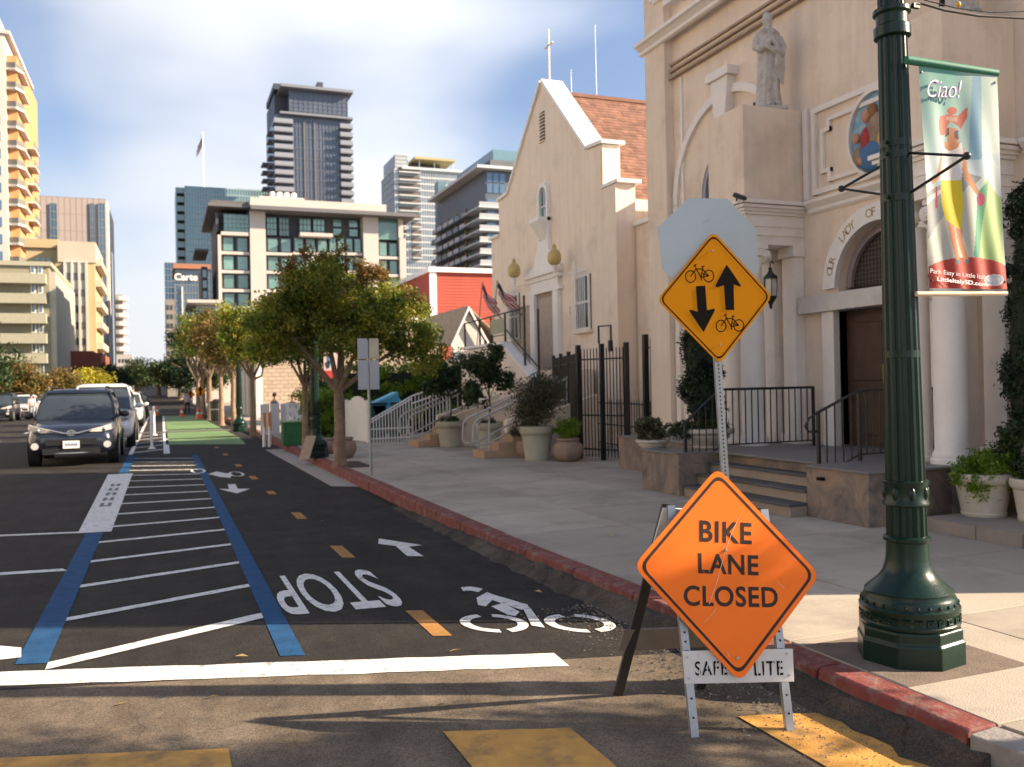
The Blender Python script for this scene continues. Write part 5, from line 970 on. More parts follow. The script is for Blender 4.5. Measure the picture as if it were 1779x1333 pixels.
for p, lb, s in (((6.22, 19.9, .75), 'small dark leaved tree in the broad sage pot', 24), ((6.62, 18.35, .75), 'small glossy tree behind the nearer stair handrail', 25)):
    t = bush('potted_tree', lb, 'tree', p, [(.0, 0, 1.12, .36, .36, .34), (.35, -.15, .85, .25, .25, .2), (-.3, .1, 1.35, .25, .25, .22), (.2, .0, 1.55, .2, .2, .2), (-.35, 0, .75, .2, .2, .25), (-.1, 0, .5, .12, .12, .2)] if s == 25 else [(0, 0, 1.0, .36, .36, .3), (.4, -.2, .7, .28, .28, .25), (-.3, 0, 1.3, .25, .25, .25), (-.35, 0, .8, .25, .25, .25), (.2, 0, 1.4, .18, .18, .2)], 5200, .045, LEAFD, s, stem=[([(0, 0, -.1), (.03, 0, .4), (-.02, 0, .9)], [.022, .018, .014]), ([(.01, 0, .5), (.2, -.1, 1.0)], [.012, .006]), ([(0, 0, .6), (-.2, .1, 1.2)], [.012, .006])], clump=.12, shell=.5)
    leaves('ground_leaves', LEAFD, t, [(0, 0, .02, .3, .3, .06)], 900, .022, s+50, .06)
# ================================================================== STREET TREES
def tree(label, p, fork, blobs, n, size, m, seed, r0=.10, name='street_tree', group='trees along the kerb', clump=.17, tm=BARK, accents=None):
    t = thing(name, label, 'tree', p, group=group); rr_ = np.random.default_rng(seed+99); b = MB()
    b.tube([(0, 0, -.05), (0, 0, .08), (.02*rr_.normal(), 0, fork*.5), (0, 0, fork)], [r0*1.5, r0*1.08, r0*.82, r0*.78], 12); b.build('trunk', tm, t, smooth=True, local=True)
    k = 0
    for bl in blobs[:7]:
        c = np.array(bl[:3]); mid = np.array((0, 0, fork))*.55+c*.45+rr_.normal(size=3)*.08; b = MB()
        b.tube([(0, 0, fork-.08), (0, 0, fork), tuple(mid), tuple(c), tuple(c+[rr_.normal()*.2, rr_.normal()*.2, bl[5]*.6])], [r0*.5, r0*.5, r0*.34, r0*.2, r0*.06], 7)
        for q_ in range(3): e = c+rr_.normal(size=3)*np.array(bl[3:])*.6; b.tube([tuple(mid*.4+c*.6), tuple(e)], [r0*.16, r0*.04], 5)
        b.build('limb', tm, t, smooth=True, local=True)
    leaves('crown', m, t, blobs, n, size, seed, clump, shell=.5, nclump=max(60, n//110))
    if accents: leaves('tips', accents[0], t, accents[1], accents[2], size*.9, seed+5, .10, shell=.6, nclump=accents[2]//30)
    return t
T1 = [(0, 0, 2.75, .85, .8, .6), (-.75, .2, 2.6, .7, .6, .5), (.75, -.2, 2.7, .75, .7, .55), (-.35, -.3, 3.3, .6, .6, .42), (.25, .3, 3.25, .7, .6, .42), (1.3, -.3, 2.3, .62, .6, .45), (-1.1, -.1, 2.7, .5, .5, .45), (.95, .1, 3.1, .55, .5, .35), (-.2, -.3, 3.65, .22, .25, .25), (1.65, -.35, 2.0, .35, .35, .28), (.1, -.6, 2.2, .6, .4, .35), (-.7, -.3, 3.15, .4, .4, .4), (-1.2, 0, 2.2, .4, .4, .3), (1.35, -.2, 2.85, .4, .4, .3)]
tree('nearest street tree, its broad green crown flushed gold, beside the grey sign pole', (3.03, 16.6, .15), 1.35, T1, 46000, .040, LEAF, 31, .115, clump=.145, accents=(LEAFR, [(-.6, -.4, 3.75, .1, .1, .35), (.05, -.3, 3.85, .1, .1, .4), (-.85, -.2, 3.5, .2, .2, .25), (.6, -.2, 3.55, .3, .3, .15), (1.3, -.3, 3.1, .35, .3, .15), (-.3, -.3, 3.6, .12, .12, .35), (.35, -.3, 3.6, .1, .1, .25)], 4200))
T2 = [(0, 0, 2.6, .75, .7, .55), (-.55, 0, 2.5, .55, .6, .5), (.5, 0, 2.9, .6, .6, .55), (0, 0, 3.2, .7, .7, .5), (-.5, -.1, 3.05, .5, .5, .4), (.3, -.3, 2.1, .5, .4, .3)]
tree('second street tree with a slim forked trunk behind the utility box', (2.98, 20.5, .15), 1.45, T2, 22000, .038, LEAFD, 32, .085)
for (x, y, n, s, m, lb, k) in ((2.6, 29.0, 12000, 33, LEAF, 'third street tree from the camera, green crown tinged pink', 1.15), (2.35, 33.5, 9000, 34, LEAFR, 'fourth street tree with russet leaves', 1.2), (2.2, 38.6, 9000, 35, LEAFR, 'fifth street tree with russet gold top', 1.35), (2.1, 46, 8000, 36, LEAF, 'sixth street tree beyond the green lane', 1.5), (2.2, 56, 7000, 37, LEAFD, 'seventh street tree, dark, near the yellow signs', 1.7), (2.4, 70, 6000, 38, LEAFD, 'eighth street tree, dark and far up the kerb', 2.0)):
    tree(lb, (x, y, .15), 1.5*min(k, 1.3), [tuple(v*k for v in q_) for q_ in T2], n, .045*k, m, s, .085*k, clump=.2*k)
for (x, y, h, rad, n, s, m, lb, nm) in ((-10.4, 62, 5.6, 2.3, 9000, 41, LEAFD, 'tall dark tree at the left edge beside the parked cars', 'leafy_tree'), (-10.0, 76, 4.0, 2.2, 8000, 42, LEAFR, 'brownish tree beyond the dark tree at the left edge', 'leafy_tree'), (-8.6, 88, 3.6, 2.2, 7000, 43, LEAFR, 'russet tree above the roof of the dark vehicle', 'leafy_tree'), (-7.5, 105, 4.0, 2.4, 7000, 44, LEAFY, 'bright yellow tree behind the parked vehicles', 'leafy_tree'), (-6.5, 130, 5, 3, 6000, 45, LEAFD, 'dark tree at the far left end of the street', 'leafy_tree'),
        (-4.0, 170, 7, 4, 6000, 46, LEAFD, 'far dark tree on the left of the street end', 'leafy_tree'), (2.5, 150, 7.5, 4.5, 8000, 47, LEAFD, 'far dark tree closing the right side of the street', 'leafy_tree'), (4.5, 100, 6.2, 3.2, 8000, 48, LEAFD, 'dark tree on the right under the blue tower', 'leafy_tree'), (5.8, 122, 8.5, 4., 8000, 49, LEAFD, 'larger dark tree far on the right kerb', 'leafy_tree'), (-1, 230, 9, 6, 5000, 50, LEAFD, 'farthest dark tree at the end of the street', 'leafy_tree')):
    bl = [(0, 0, h*.62, rad*.7, rad*.7, h*.24), (-rad*.5, 0, h*.55, rad*.5, rad*.5, h*.2), (rad*.5, 0, h*.6, rad*.5, rad*.5, h*.2), (0, 0, h*.82, rad*.45, rad*.45, h*.16), (rad*.2, -rad*.3, h*.42, rad*.55, rad*.5, h*.14)]
    tree(lb, (x, y, .1), h*.3, bl, n, .055*rad, m, s, .09*rad, nm, 'trees far down the street', clump=.22*rad)
# unseen tree added right of the camera, crown shaped to shade the crosswalk
tree('unseen street tree added right of the camera to shade the crosswalk', (6.9, .85, .15), 2.1, [(0, 0, 3.2, 1.3, .62, .45), (-.9, .35, 3.0, .7, .5, .4), (1.2, -.3, 3.5, .8, .6, .5), (0, -.1, 4.0, .9, .55, .45)], 12000, .05, LEAFD, 61, .11)
# hedges
def hedge(label, box, n, m, seed, size=.04):
    (x0, y0, z0), (x1, y1, z1) = box; t = thing('hedge', label, 'hedge', ((x0+x1)/2, (y0+y1)/2, z0)); c = root_loc(t) if False else np.array(t.location)
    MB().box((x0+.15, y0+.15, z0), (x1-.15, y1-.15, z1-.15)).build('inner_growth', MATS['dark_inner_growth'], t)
    r = np.random.default_rng(seed); bl = []
    for k in range(40):
        f_ = r.integers(0, 3); p = [x0+(x1-x0)*r.random()-c[0], y0+(y1-y0)*r.random()-c[1], (z1-z0)*r.random()]
        if f_ == 0: p[1] = y0-c[1]+.1
        elif f_ == 1: p[2] = z1-z0-.08
        else: p[0] = x0-c[0]+.1
        bl.append((*p, .35, .2, .3))
    leaves('foliage', m, t, bl, n, size, seed, .12); return t
hedge('tall bright green hedge behind the white rail fence', ((4.9, 26.6, .15), (9.2, 28, 2.15)), 26000, LEAFB, 71, .05)
hedge('clipped dark hedge between the two nearest street trees', ((3.6, 24.6, .15), (4.5, 25.8, 1.35)), 12000, LEAFB, 72, .035); hedge('darker hedge under the red banner', ((4.55, 27.2, .15), (5.3, 28.2, 1.75)), 6000, LEAFD, 73, .04)
# ================================================================== SMALL STREET THINGS
sgn = thing('sign_pole', 'thin grey pole with two stacked pairs of sign plates seen from behind', 'sign', (3.09, 14.2, .15)); MB().tube([(3.09, 14.2, .1), (3.07, 14.2, 2.35)], .022, 8).build('pole', STEEL, sgn)
for x0, z0, z1, m in ((-.17, 2.04, 2.37, 'g'), (.015, 2.04, 2.37, 'y'), (-.17, 1.55, 2.02, 'g'), (.015, 1.55, 2.02, 'g')):
    MB().box((3.075+x0, 14.16+abs(x0)*.1, z0), (3.075+x0+.155, 14.166+abs(x0)*.1, z1)).build('sign_plate', mat('plate_grey', (.42, .42, .44), .5, .06, 5, metal=.2) if m == 'g' else mat('plate_sunlit', (.55, .50, .34), .5), sgn, bevel=.002)  # upper right plate: yellowish sunlight is put into its colour
ub = thing('utility_box', 'dark green metal utility box on the sidewalk near the kerb', 'utility box', (3.02, 23.1, .15)); MB().box((2.78, 22.9, .15), (3.28, 23.4, .72)).build('cabinet', mat('box_green', (.015, .12, .035), .5, .15, 5), ub, bevel=.01); MB().box((2.75, 22.87, .721), (3.31, 23.43, .76)).build('lid', mat('box_lid', (.12, .28, .08), .5), ub, bevel=.01)
wb_ = thing('wooden_barricade', 'orange and white wooden barricade seen end-on beside the utility box', 'barricade', (2.6, 22.9, .15)); 
for x in (2.33, 2.46): b = MB(); b.tube([(x-.05, 22.75, .15), (x, 22.95, .95)], .03, 4); b.tube([(x+.03, 23.2, .15), (x, 22.95, .95)], .03, 4); b.build('leg', WHITE, wb_)
for x in (2.33, 2.46): MB().box((x-.035, 22.85, .55), (x+.035, 22.9, 1.0)).build('board', mat('barricade_orange', (.62, .2, .04), .6), wb_)
pk = thing('plank', 'pale wooden board leaning on the base of the second street lamp', 'board', (2.66, 18.45, .15)); MB().plate([(2.53, 18.35, .15), (2.72, 18.3, .15), (2.90, 18.5, .60), (2.71, 18.55, .60)], (0, .6, .2), .05).build('plank', mat('pale_plank', (.42, .32, .22), .8, .1, 12), pk)
b2 = thing('banner', 'small white and blue banner with a red lettered foot on the second street lamp', 'banner', (3.25, 18.7, 1.9)); U0, U1 = onY(562, 613, 18.7), onY(594, 657, 18.7)
b = MB(); b.box((U0[0], 18.69, U1[2]+.16), (U1[0], 18.70, U0[2])); b.build('cloth', mat('banner_white_cloth', (.55, .42, .42), .6, .2, 6), b2); MB().box((U0[0], 18.688, U1[2]), (U1[0], 18.699, U1[2]+.159)).build('foot', mat('banner_red', (.42, .03, .03), .6), b2); b = MB(); b.ball((U0[0]+.12, 18.685, U0[2]-.14), (.05, .006, .07), 10, 6); b.tube([(U0[0]+.13, 18.684, U0[2]-.18), (U0[0]+.1, 18.684, U1[2]+.22)], [.045, .015], 6); b.build('printed_figure', mat('banner_blue', (.06, .2, .45), .6), b2)
MB().tube([(2.95, 18.7, U0[2]+.01), (U1[0], 18.7, U0[2]+.01)], .012, 6).build('arm', DKGREEN, b2)
text('PIAZZA', WHT, (((U0+U1)/2)[0], 18.687, U1[2]+.05), (1, 0, 0), (0, 0, 1), height=.05, parent=b2) if False else None
# white gate, white railings, bins
wg = thing('white_gate', 'solid white garden gate with an arched top', 'gate', (4.7, 23.6, .15)); a, c = np.array((4.62, 24.1)), np.array((4.88, 22.65)); n_ = 9
for k in range(n_):
    p0 = a+(c-a)*k/n_; p1 = a+(c-a)*(k+.93)/n_; h = .98+.22*math.sin(PI*(k+.5)/n_); MB().plate([(*p0, .17), (*p1, .17), (*p1, .15+h), (*p0, .15+h)], (1, 0, 0), .03).build('board', WHITE, wg)
for p in (a, c): MB().box((p[0]-.05, p[1]-.05, .15), (p[0]+.05, p[1]+.05, 1.25)).build('post', WHITE, wg, bevel=.01)
wr = thing('white_railing', 'white metal rail fence rising beside the farther stair', 'fence', (5.4, 22.8, .15)); A_, B__ = np.array((4.92, 22.6)), np.array((6.1, 22.9))
for k in range(15):
    p = A_+(B__-A_)*k/14; MB().box((p[0]-.012, p[1]-.012, .15), (p[0]+.012, p[1]+.012, 0.74+.58*k/14)).build('baluster', WHITE, wr)
for z0, z1 in ((.25, .25), (.5, .5), (.74, 1.32), (.67, 1.25)): MB().tube([(*A_, z0), (*B__, z1)], .018, 6).build('rail', WHITE, wr)
MB().tube([(*B__, 1.32), (7.4, 23.4, 1.7)], .02, 6).build('rail', WHITE, wr); MB().tube([(*B__, 1.12), (7.4, 23.4, 1.5)], .02, 6).build('rail', WHITE, wr)
for k in range(1, 12): p = B__+(np.array((7.4, 23.4))-B__)*k/12; MB().box((p[0]-.01, p[1]-.01, .4), (p[0]+.01, p[1]+.01, 1.32+.38*k/12)).build('baluster', WHITE, wr)
for x in (5.3, 5.95):
    bi = thing('wheeled_bin', 'dark green wheeled bin behind the white rail fence, %s one' % ('left' if x < 5.5 else 'right'), 'bin', (x, 23.6, .15), group='dark bins behind the white fence'); MB().prism([(x-.22, .2), (x+.22, .2), (x+.27, 1.1), (x-.27, 1.1)], .5, 'y', 23.5).build('body', mat('bin_green', (.01, .07, .04), .5), bi, bevel=.02); MB().box((x-.29, 23.45, 1.101), (x+.29, 24.05, 1.16)).build('lid', BLACK, bi, bevel=.02)
    for s in (-.2, .2): MB().tube([(x+s, 24.0, .25), (x+s+.05, 24.0, .25)], .1, 12).build('wheel', BLACK, bi)
bl_ = thing('blue_crate', 'bright blue lidded recycling crate tilted on top of the bins', 'crate', (5.6, 23.6, 1.2)); Q0 = [onY(x, y, 23.5) for x, y in ((645, 703), (690, 682), (706, 716), (652, 722))]
MB().plate(Q0[::-1], (0, 1, 0), .45).build('body', mat('bright_blue', (.06, .32, .52), .5, .12, 5), bl_, bevel=.02); MB().plate([Q0[0]+[0, -.03, .02], Q0[1]+[0, -.03, .02], Q0[1]+[.03, -.03, -.05], Q0[0]+[-.01, -.03, -.05]], (0, 1, 0), .52).build('lid', mat('light_blue', (.12, .42, .62), .5), bl_, bevel=.01)
pf_ = thing('picket_fence', 'white picket fence behind the second street lamp', 'fence', (3.9, 27.6, .15)); 
for k, x in enumerate(np.linspace(1.9+1.6, 5.0, 13)): MB().box((x-.05, 27.58, .15), (x+.05, 27.62, 1.02+(.15 if k % 4 == 0 else 0))).build('picket', WHITE, pf_)
for z in (.4, .85): MB().box((3.45, 27.63, z), (5.05, 27.66, z+.07)).build('rail', WHITE, pf_)
pn = thing('white_panel_fence', 'white plastic panels screening a dining patio left of the clipped hedge', 'fence', (3.1, 28.3, .15)); 
for k in range(5): x = 2.75+k*.32; MB().box((x, 28.2+k*.15, .17), (x+.27, 28.24+k*.15, 1.12)).build('panel', mat('white_plastic', (.62, .60, .6), .35, .05, 4), pn, bevel=.01)
# delineator, cones
dl = thing('delineator_post', 'white flexible traffic post in the buffer beside the bike lane', 'post', (-.32, 26.5, 0)); MB().lathe([(.10, 0), (.10, .03), (.05, .04), (.035, .12), (.035, .95), (.045, .96), (.045, 1.02), (.03, 1.05)], (-.32, 26.5, 0), 14).build('tube', WHITE, dl, smooth=True); MB().lathe([(.038, .62), (.038, .75)], (-.32, 26.5, 0), 14).build('reflector', mat('reflector', (.8, .8, .8), .2), dl)
dl2 = copy_tree(dl, None, (-.33, 34.5, 0), label='white flexible traffic post, farther along the buffer')
def cone(x, y, lb):
    t = thing('traffic_cone', lb, 'cone', (x, y, 0), group='orange traffic cones up the street'); MB().lathe([(.15, 0), (.15, .03), (.11, .031), (.03, .65)], (x, y, 0), 12).build('cone', mat('cone_orange', (.75, .14, .03), .5), t); MB().lathe([(.083, .25), (.062, .40)], (x, y, .0), 12).build('collar', WHITE, t); return t
for x, y, lb in ((1.0, 57, 'orange cone left of the far pedestrian'), (1.75, 52, 'orange cone right of the first far cone'), (1.95, 52.5, 'orange cone nearest the litter bin up the street'), (-.4, 62, 'orange cone near the far parked vehicles')): cone(x, y, lb)
lb_ = thing('litter_bin', 'dark litter bin near the far yellow signs', 'bin', (2.15, 44, .15)); MB().lathe([(.2, 0), (.26, .05), (.28, .8), (.3, .85), (.1, 1.0)], (2.3, 44, .15), 14).build('body', BLACK, lb_); MB().lathe([(.285, .5), (.285, .54)], (2.3, 44, .15), 14).build('band', STEEL, lb_)
for (x, y, zc_, s, lb) in ((1.62, 61, 1.30, .42, 'small far yellow diamond sign, left of two up the street'), (1.9, 52, 1.52, .42, 'small far orange diamond sign, right of two up the street')):
    t = thing('diamond_sign', lb, 'sign', (x, y, .1), group='yellow diamond signs far up the street'); MB().tube([(x, y, 0), (x, y, zc_+.3)], .025, 6).build('post', mat('blue_grey_post', (.1, .14, .2), .5), t)
    r_ = s*.72; pl_ = MB().plate([(x, y-.04, zc_-r_), (x+r_, y-.04, zc_), (x, y-.04, zc_+r_), (x-r_, y-.04, zc_)], (0, 1, 0), .01).build('diamond_plate', YELLOW, t); MB().plate([(x-.05, y-.045, zc_-.25), (x+.05, y-.045, zc_-.25), (x+.05, y-.045, zc_+.05), (x+.14, y-.045, zc_+.05), (x, y-.045, zc_+.3), (x-.14, y-.045, zc_+.05), (x-.05, y-.045, zc_+.05)], (0, 1, 0), .004).build('arrow', SBLACK, pl_)
# ================================================================== VEHICLES
def car(label, x, y, rz, Lc, Wc, Hc, paint, kind='suv', cat='car', name='parked_car', group='cars parked along the kerb', plate=True, rails=False):
    """origin at the middle of the footprint; local -y is the front"""
    t = thing(name, label, cat, (x, y, 0), rz, group); hw = Wc/2; hl = Lc/2; bt = Hc*.60   # belt height
    def ring(yy, zb, zt, w, wt):    # rounded section
        return [(-w*.86, yy, zb), (w*.86, yy, zb), (w*.97, yy, zb+.10), (w, yy, zb+(zt-zb)*.45), (w*.985, yy, zb+(zt-zb)*.72), (wt, yy, zt-.03), (wt*.86, yy, zt), (0, yy, zt+.025), (-wt*.86, yy, zt), (-wt, yy, zt-.03), (-w*.985, yy, zb+(zt-zb)*.72), (-w, yy, zb+(zt-zb)*.45), (-w*.97, yy, zb+.10)]
    hd = Hc*.56
    R_ = [ring(-hl, .40, .62, hw*.74, hw*.66), ring(-hl+.05, .27, .74, hw*.84, hw*.74), ring(-hl+.16, .24, .84, hw*.93, hw*.82), ring(-hl+.45, .24, hd*.97, hw*.985, hw*.88), ring(-hl+1.0, .24, hd*1.03, hw, hw*.90), ring(-hl+1.25, .24, bt, hw, hw*.93), ring(0, .24, bt+.02, hw, hw*.94), ring(hl-.6, .24, bt+.03, hw, hw*.93), ring(hl-.12, .26, bt, hw*.95, hw*.88), ring(hl, .36, bt-.12, hw*.86, hw*.8)]
    body = MB().loft(R_).build('body', paint, t, smooth=True, local=True); m = body.modifiers.new('s', 'SUBSURF'); m.levels = 1; m.render_levels = 1
    wb0, wb1 = -hl+1.15, hl-(.35 if kind != 'sedan' else .9); rf0, rf1 = -hl+1.75+.1, hl-(.65 if kind != 'sedan' else 1.5); wt, wr = hw*.90, hw*.70
    def rr2(z, w, y0, y1): return [(-w, y0+.10, z), (-w*.7, y0+.02, z), (0, y0-.03, z), (w*.7, y0+.02, z), (w, y0+.10, z), (w, y1-.1, z), (w*.8, y1, z), (-w*.8, y1, z), (-w, y1-.1, z)]
    gl = MB().loft([rr2(bt-.02, wt, wb0, wb1), rr2(bt+(Hc-bt)*.5, wt*.9+wr*.08, (wb0+rf0)/2-.02, (wb1+rf1)/2+.05), rr2(Hc-.09, wr*1.03, rf0, rf1)]).build('windows', GLASSD, t, smooth=True, local=True)
    MB().loft([rr2(Hc-.10, wr*1.07, rf0-.06, rf1+.06), rr2(Hc-.04, wr*1.02, rf0+.0, rf1), rr2(Hc-.005, wr*.85, rf0+.15, rf1-.15)]).build('roof', paint, t, smooth=True, local=True)
    for s in (-1, 1):
        b = MB()
        b.tube([(s*wt*1.0, wb0+.08, bt-.01), (s*(wt*.93), (wb0+rf0)/2+.08, bt+(Hc-bt)*.5), (s*wr*1.06, rf0+.08, Hc-.08)], .028, 6); b.build('pillar', paint, t, smooth=True, local=True); b = MB(); b.tube([(s*wt*1.0, .15, bt), (s*wr*1.05, .12, Hc-.09)], .03, 6); b.build('pillar', paint, t, smooth=True, local=True); b = MB(); b.tube([(s*wt*1.0, wb1-.1, bt), (s*wr*1.04, rf1-.06, Hc-.09)], .05, 6)
        b.build('pillar', paint, t, smooth=True, local=True)
        m_ = MB(); m_.ball((s*(hw+.10), wb0+.42, bt+.07), (.11, .06, .075), 12, 8); m_.tube([(s*(hw-.08), wb0+.42, bt), (s*(hw+.05), wb0+.42, bt+.05)], .025, 6); m_.build('mirror', BLACK if kind == 'suv' else paint, t, smooth=True, local=True)
        for yy in (-hl+.85, hl-.85):
            w_ = MB().tube([(s*(hw-.22), yy, .34), (s*(hw+.005), yy, .34)], .34, 24).build('tyre', mat('tyre_rubber', (.02, .02, .02), .85), t, smooth=True, local=True); MB().tube([(s*(hw-.05), yy, .34), (s*(hw+.012), yy, .34)], .21, 16).build('rim', STEEL, w_, local=True)
        # headlight wraps from the nose round to the wing
        z0 = Hc*.44; b = MB(); b.loft([[(s*hw*.40, -hl+.02, z0), (s*hw*.40, -hl+.015, z0+.05), (s*hw*.40, -hl+.10, z0+.055), (s*hw*.40, -hl+.12, z0)], [(s*hw*.66, -hl+.04, z0), (s*hw*.66, -hl+.03, z0+.10), (s*hw*.66, -hl+.16, z0+.11), (s*hw*.66, -hl+.2, z0)], [(s*hw*.90, -hl+.16, z0+.04), (s*hw*.88, -hl+.17, z0+.16), (s*hw*.86, -hl+.3, z0+.16), (s*hw*.88, -hl+.34, z0+.04)], [(s*hw*.965, -hl+.34, z0+.10), (s*hw*.95, -hl+.36, z0+.18), (s*hw*.93, -hl+.45, z0+.18), (s*hw*.95, -hl+.46, z0+.1)]])
        hlm = b.build('headlight', mat('headlight_glass', (.50, .48, .44), .15, .1, 9, spec=.8), t, smooth=True, local=True); MB().ball((s*hw*.72, -hl+.05, z0+.055), (.05, .03, .04), 10, 6).build('bulb_reflector', STEEL, hlm, smooth=True, local=True)
        MB().tube([(s*hw*.78, -hl+.02, .46), (s*hw*.78, -hl+.13, .46)], .075, 12).build('fog_light', mat('fog_glass', (.5, .5, .5), .2), t, local=True)
        MB().box((s*hw*.6, hl-.04, bt-.3), (s*hw*.85, hl+.01, bt-.05)).build('tail_light', mat('tail_red', (.4, .02, .02), .3), t, local=True)
    b = MB(); b.box((-hw*.55, -hl-.012, .47), (hw*.55, -hl+.1, .60)); b.build('lower_grille', BLACK, t, local=True); MB().box((-hw*.62, -hl+.0, .275), (hw*.62, -hl+.1, .40)).build('air_intake', BLACK, t, local=True)
    MB().tube([(-hw*.58, -hl+.03, .30), (0, -hl-.005, .29), (hw*.58, -hl+.03, .30)], .018, 6).build('chrome_strip', STEEL, t, local=True)
    MB().tube([(-hw*.44, -hl+.01, Hc*.47), (-hw*.15, -hl-.015, Hc*.43), (hw*.15, -hl-.015, Hc*.43), (hw*.44, -hl+.01, Hc*.47)], .018, 6).build('upper_grille_bar', STEEL, t, local=True)
    b = MB(); 
    for rx, rz_ in ((.085, .058), (.032, .052)): b.tube([(rx*math.cos(a), -hl-.03, Hc*.435+rz_*math.sin(a)) for a in np.linspace(0, 2*PI, 17)], .008, 5)
    b.tube([(.06*math.cos(a), -hl-.03, Hc*.435+.02+.022*math.sin(a)) for a in np.linspace(0, 2*PI, 13)], .007, 5); b.build('emblem', STEEL, t, local=True)
    if plate:
        pl = MB().box((-.16, -hl-.035, .40), (.16, -hl-.014, .56)).build('license_plate', WHITE, t, local=True); b = MB()
        for k in range(7): b.box((-.12+k*.036, -hl-.037, .45), (-.12+k*.036+.022, -hl-.0355, .51))
        b.build('plate_print', mat('plate_blue', (.05, .07, .2), .5), pl, local=True, kind='stuff')
    if rails:
        for s in (-1, 1): MB().tube([(s*wr*.93, rf0+.15, Hc-.03), (s*wr*.93, rf0+.3, Hc+.045), (s*wr*.93, rf1-.3, Hc+.045), (s*wr*.93, rf1-.15, Hc-.03)], .017, 6).build('roof_rail', BLACK, t, local=True)
    b = MB(); b.tube([(-.35, wb0+.02, bt+.015), (.25, wb0+.2, bt+.1)], .008, 4); b.tube([(.05, wb0+.02, bt+.015), (.6, wb0+.22, bt+.08)], .008, 4); b.build('wiper', BLACK, t, local=True, kind='stuff')
    return t
def paint(n, c, metal=.5): return mat(n, c, .28, .04, 2, metal=metal, coat=.8)
car('dark blue-grey suv parked facing the camera beside the blue striped bay', -1.86, 23.4, 0, 4.2, 1.80, 1.68, paint('navy_paint', (.022, .028, .045)), rails=True)
car('white van parked right behind the dark suv, only its side in view', -1.68, 29.8, 0, 4.9, 1.80, 1.84, paint('white_car_paint', (.62, .62, .62), .1), 'van', 'van', 'parked_van')
car('white car parked behind the white van', -1.75, 45.5, 0, 4.3, 1.8, 1.55, MATS['white_car_paint'], 'sedan'); car('dark car in the middle distance behind the white cars', -1.9, 58, 0, 4.3, 1.8, 1.5, paint('black_paint', (.015, .015, .018)), 'sedan'); car('farthest dark car in the near row of parked cars', -1.9, 67, 0, 4.3, 1.8, 1.5, MATS['black_paint'], 'sedan')
for x, y, c, lb, k in ((-9.4, 50.5, paint('violet_paint', (.09, .07, .15)), 'violet car cut by the left edge of the picture', 'sedan'), (-9.0, 60, MATS['black_paint'], 'black car parked at the left kerb beyond the violet one', 'suv'), (-8.9, 69, MATS['white_car_paint'], 'white car parked at the left kerb under the russet trees', 'sedan'), (-8.9, 78, MATS['black_paint'], 'second black car parked at the left kerb', 'suv'), (-8.9, 90, paint('silver_paint', (.3, .3, .32)), 'silver car parked far along the left kerb', 'sedan')): car(lb, x, y, 0, 4.2, 1.8, 1.5 if k != 'suv' else 1.65, c, k)
# ================================================================== PEOPLE
def person(label, p, rz, top, legs, skirt=False, h=1.5, stride=.12, seated=False, arms=None):
    t = thing('person', label, 'person', p, rz, 'people far up the street'); s = h/1.75
    def skin(name, nodes, edges, rad, m, parent):
        me = bpy.data.meshes.new(name); me.from_pydata([tuple(c*s for c in n) for n in nodes], edges, []); o = bpy.data.objects.new(name, me); C.objects.link(o); o.parent = parent; me.materials.append(m)
        sk = o.modifiers.new('skin', 'SKIN')
        for i, r in enumerate(rad): v = me.skin_vertices[0].data[i]; v.radius = (r*s, r*s*.85)
        me.skin_vertices[0].data[0].use_root = True; sb_ = o.modifiers.new('sub', 'SUBSURF'); sb_.levels = 1; sb_.render_levels = 1; return o
    a = arms or 0.
    nodes = [(0, 0, .95), (0, 0, 1.2), (0, 0, 1.42), (0, -.01, 1.5), (0, -.01, 1.64), (0, -.01, 1.75), (.17, 0, 1.40), (.22, .02, 1.14), (.22, -.08-a, .92), (.22, -.1-a, .84), (-.17, 0, 1.40), (-.22, -.02, 1.14), (-.22, -.14-a, .94), (-.22, -.17-a, .86), (.09, 0, .9), (.10, -stride*.6, .5), (.10, -stride, .08), (.10, -stride-.14, .04), (-.09, 0, .9), (-.10, stride*.5, .5), (-.10, stride*1.1, .08), (-.10, stride*1.1-.14, .04)]
    edges = [(0, 1), (1, 2), (2, 3), (3, 4), (4, 5), (2, 6), (6, 7), (7, 8), (8, 9), (2, 10), (10, 11), (11, 12), (12, 13), (0, 14), (14, 15), (15, 16), (16, 17), (0, 18), (18, 19), (19, 20), (20, 21)]
    rad = [.14, .13, .13, .055, .09, .06, .065, .05, .04, .03, .065, .05, .04, .03, .09, .065, .045, .035, .09, .065, .045, .035]
    body = skin('body', nodes, edges, rad, mat('skin', (.42, .25, .17), .6), t)
    sh = skin('shirt', [(0, 0, .92), (0, 0, 1.2), (0, 0, 1.41), (.18, 0, 1.39), (.225, .02, 1.15), (-.18, 0, 1.39), (-.225, -.02, 1.15)], [(0, 1), (1, 2), (2, 3), (3, 4), (2, 5), (5, 6)], [.155, .15, .145, .08, .062, .08, .062], top, t)
    tr = skin('trousers', [(0, 0, .95)]+nodes[14:17]+nodes[18:21], [(0, 1), (1, 2), (2, 3), (0, 4), (4, 5), (5, 6)], [.15, .10, .078, .058, .10, .078, .058], legs, t)
    MB().ball((0, .015*s, 1.70*s), (.10*s, .105*s, .10*s), 12, 8).build('hair', mat('dark_hair', (.02, .013, .01), .8), body, smooth=True, local=True); return t
LAV = mat('lavender_cloth', (.50, .45, .60), .8); DK = mat('dark_cloth', (.02, .022, .035), .85); GR = mat('grey_cloth', (.12, .13, .17), .8); WC = mat('white_cloth', (.6, .58, .56), .8)
person('person in a pale lavender top and dark trousers walking under the far yellow signs', (1.35, 58.5, .0), .4, LAV, DK, h=1.5)
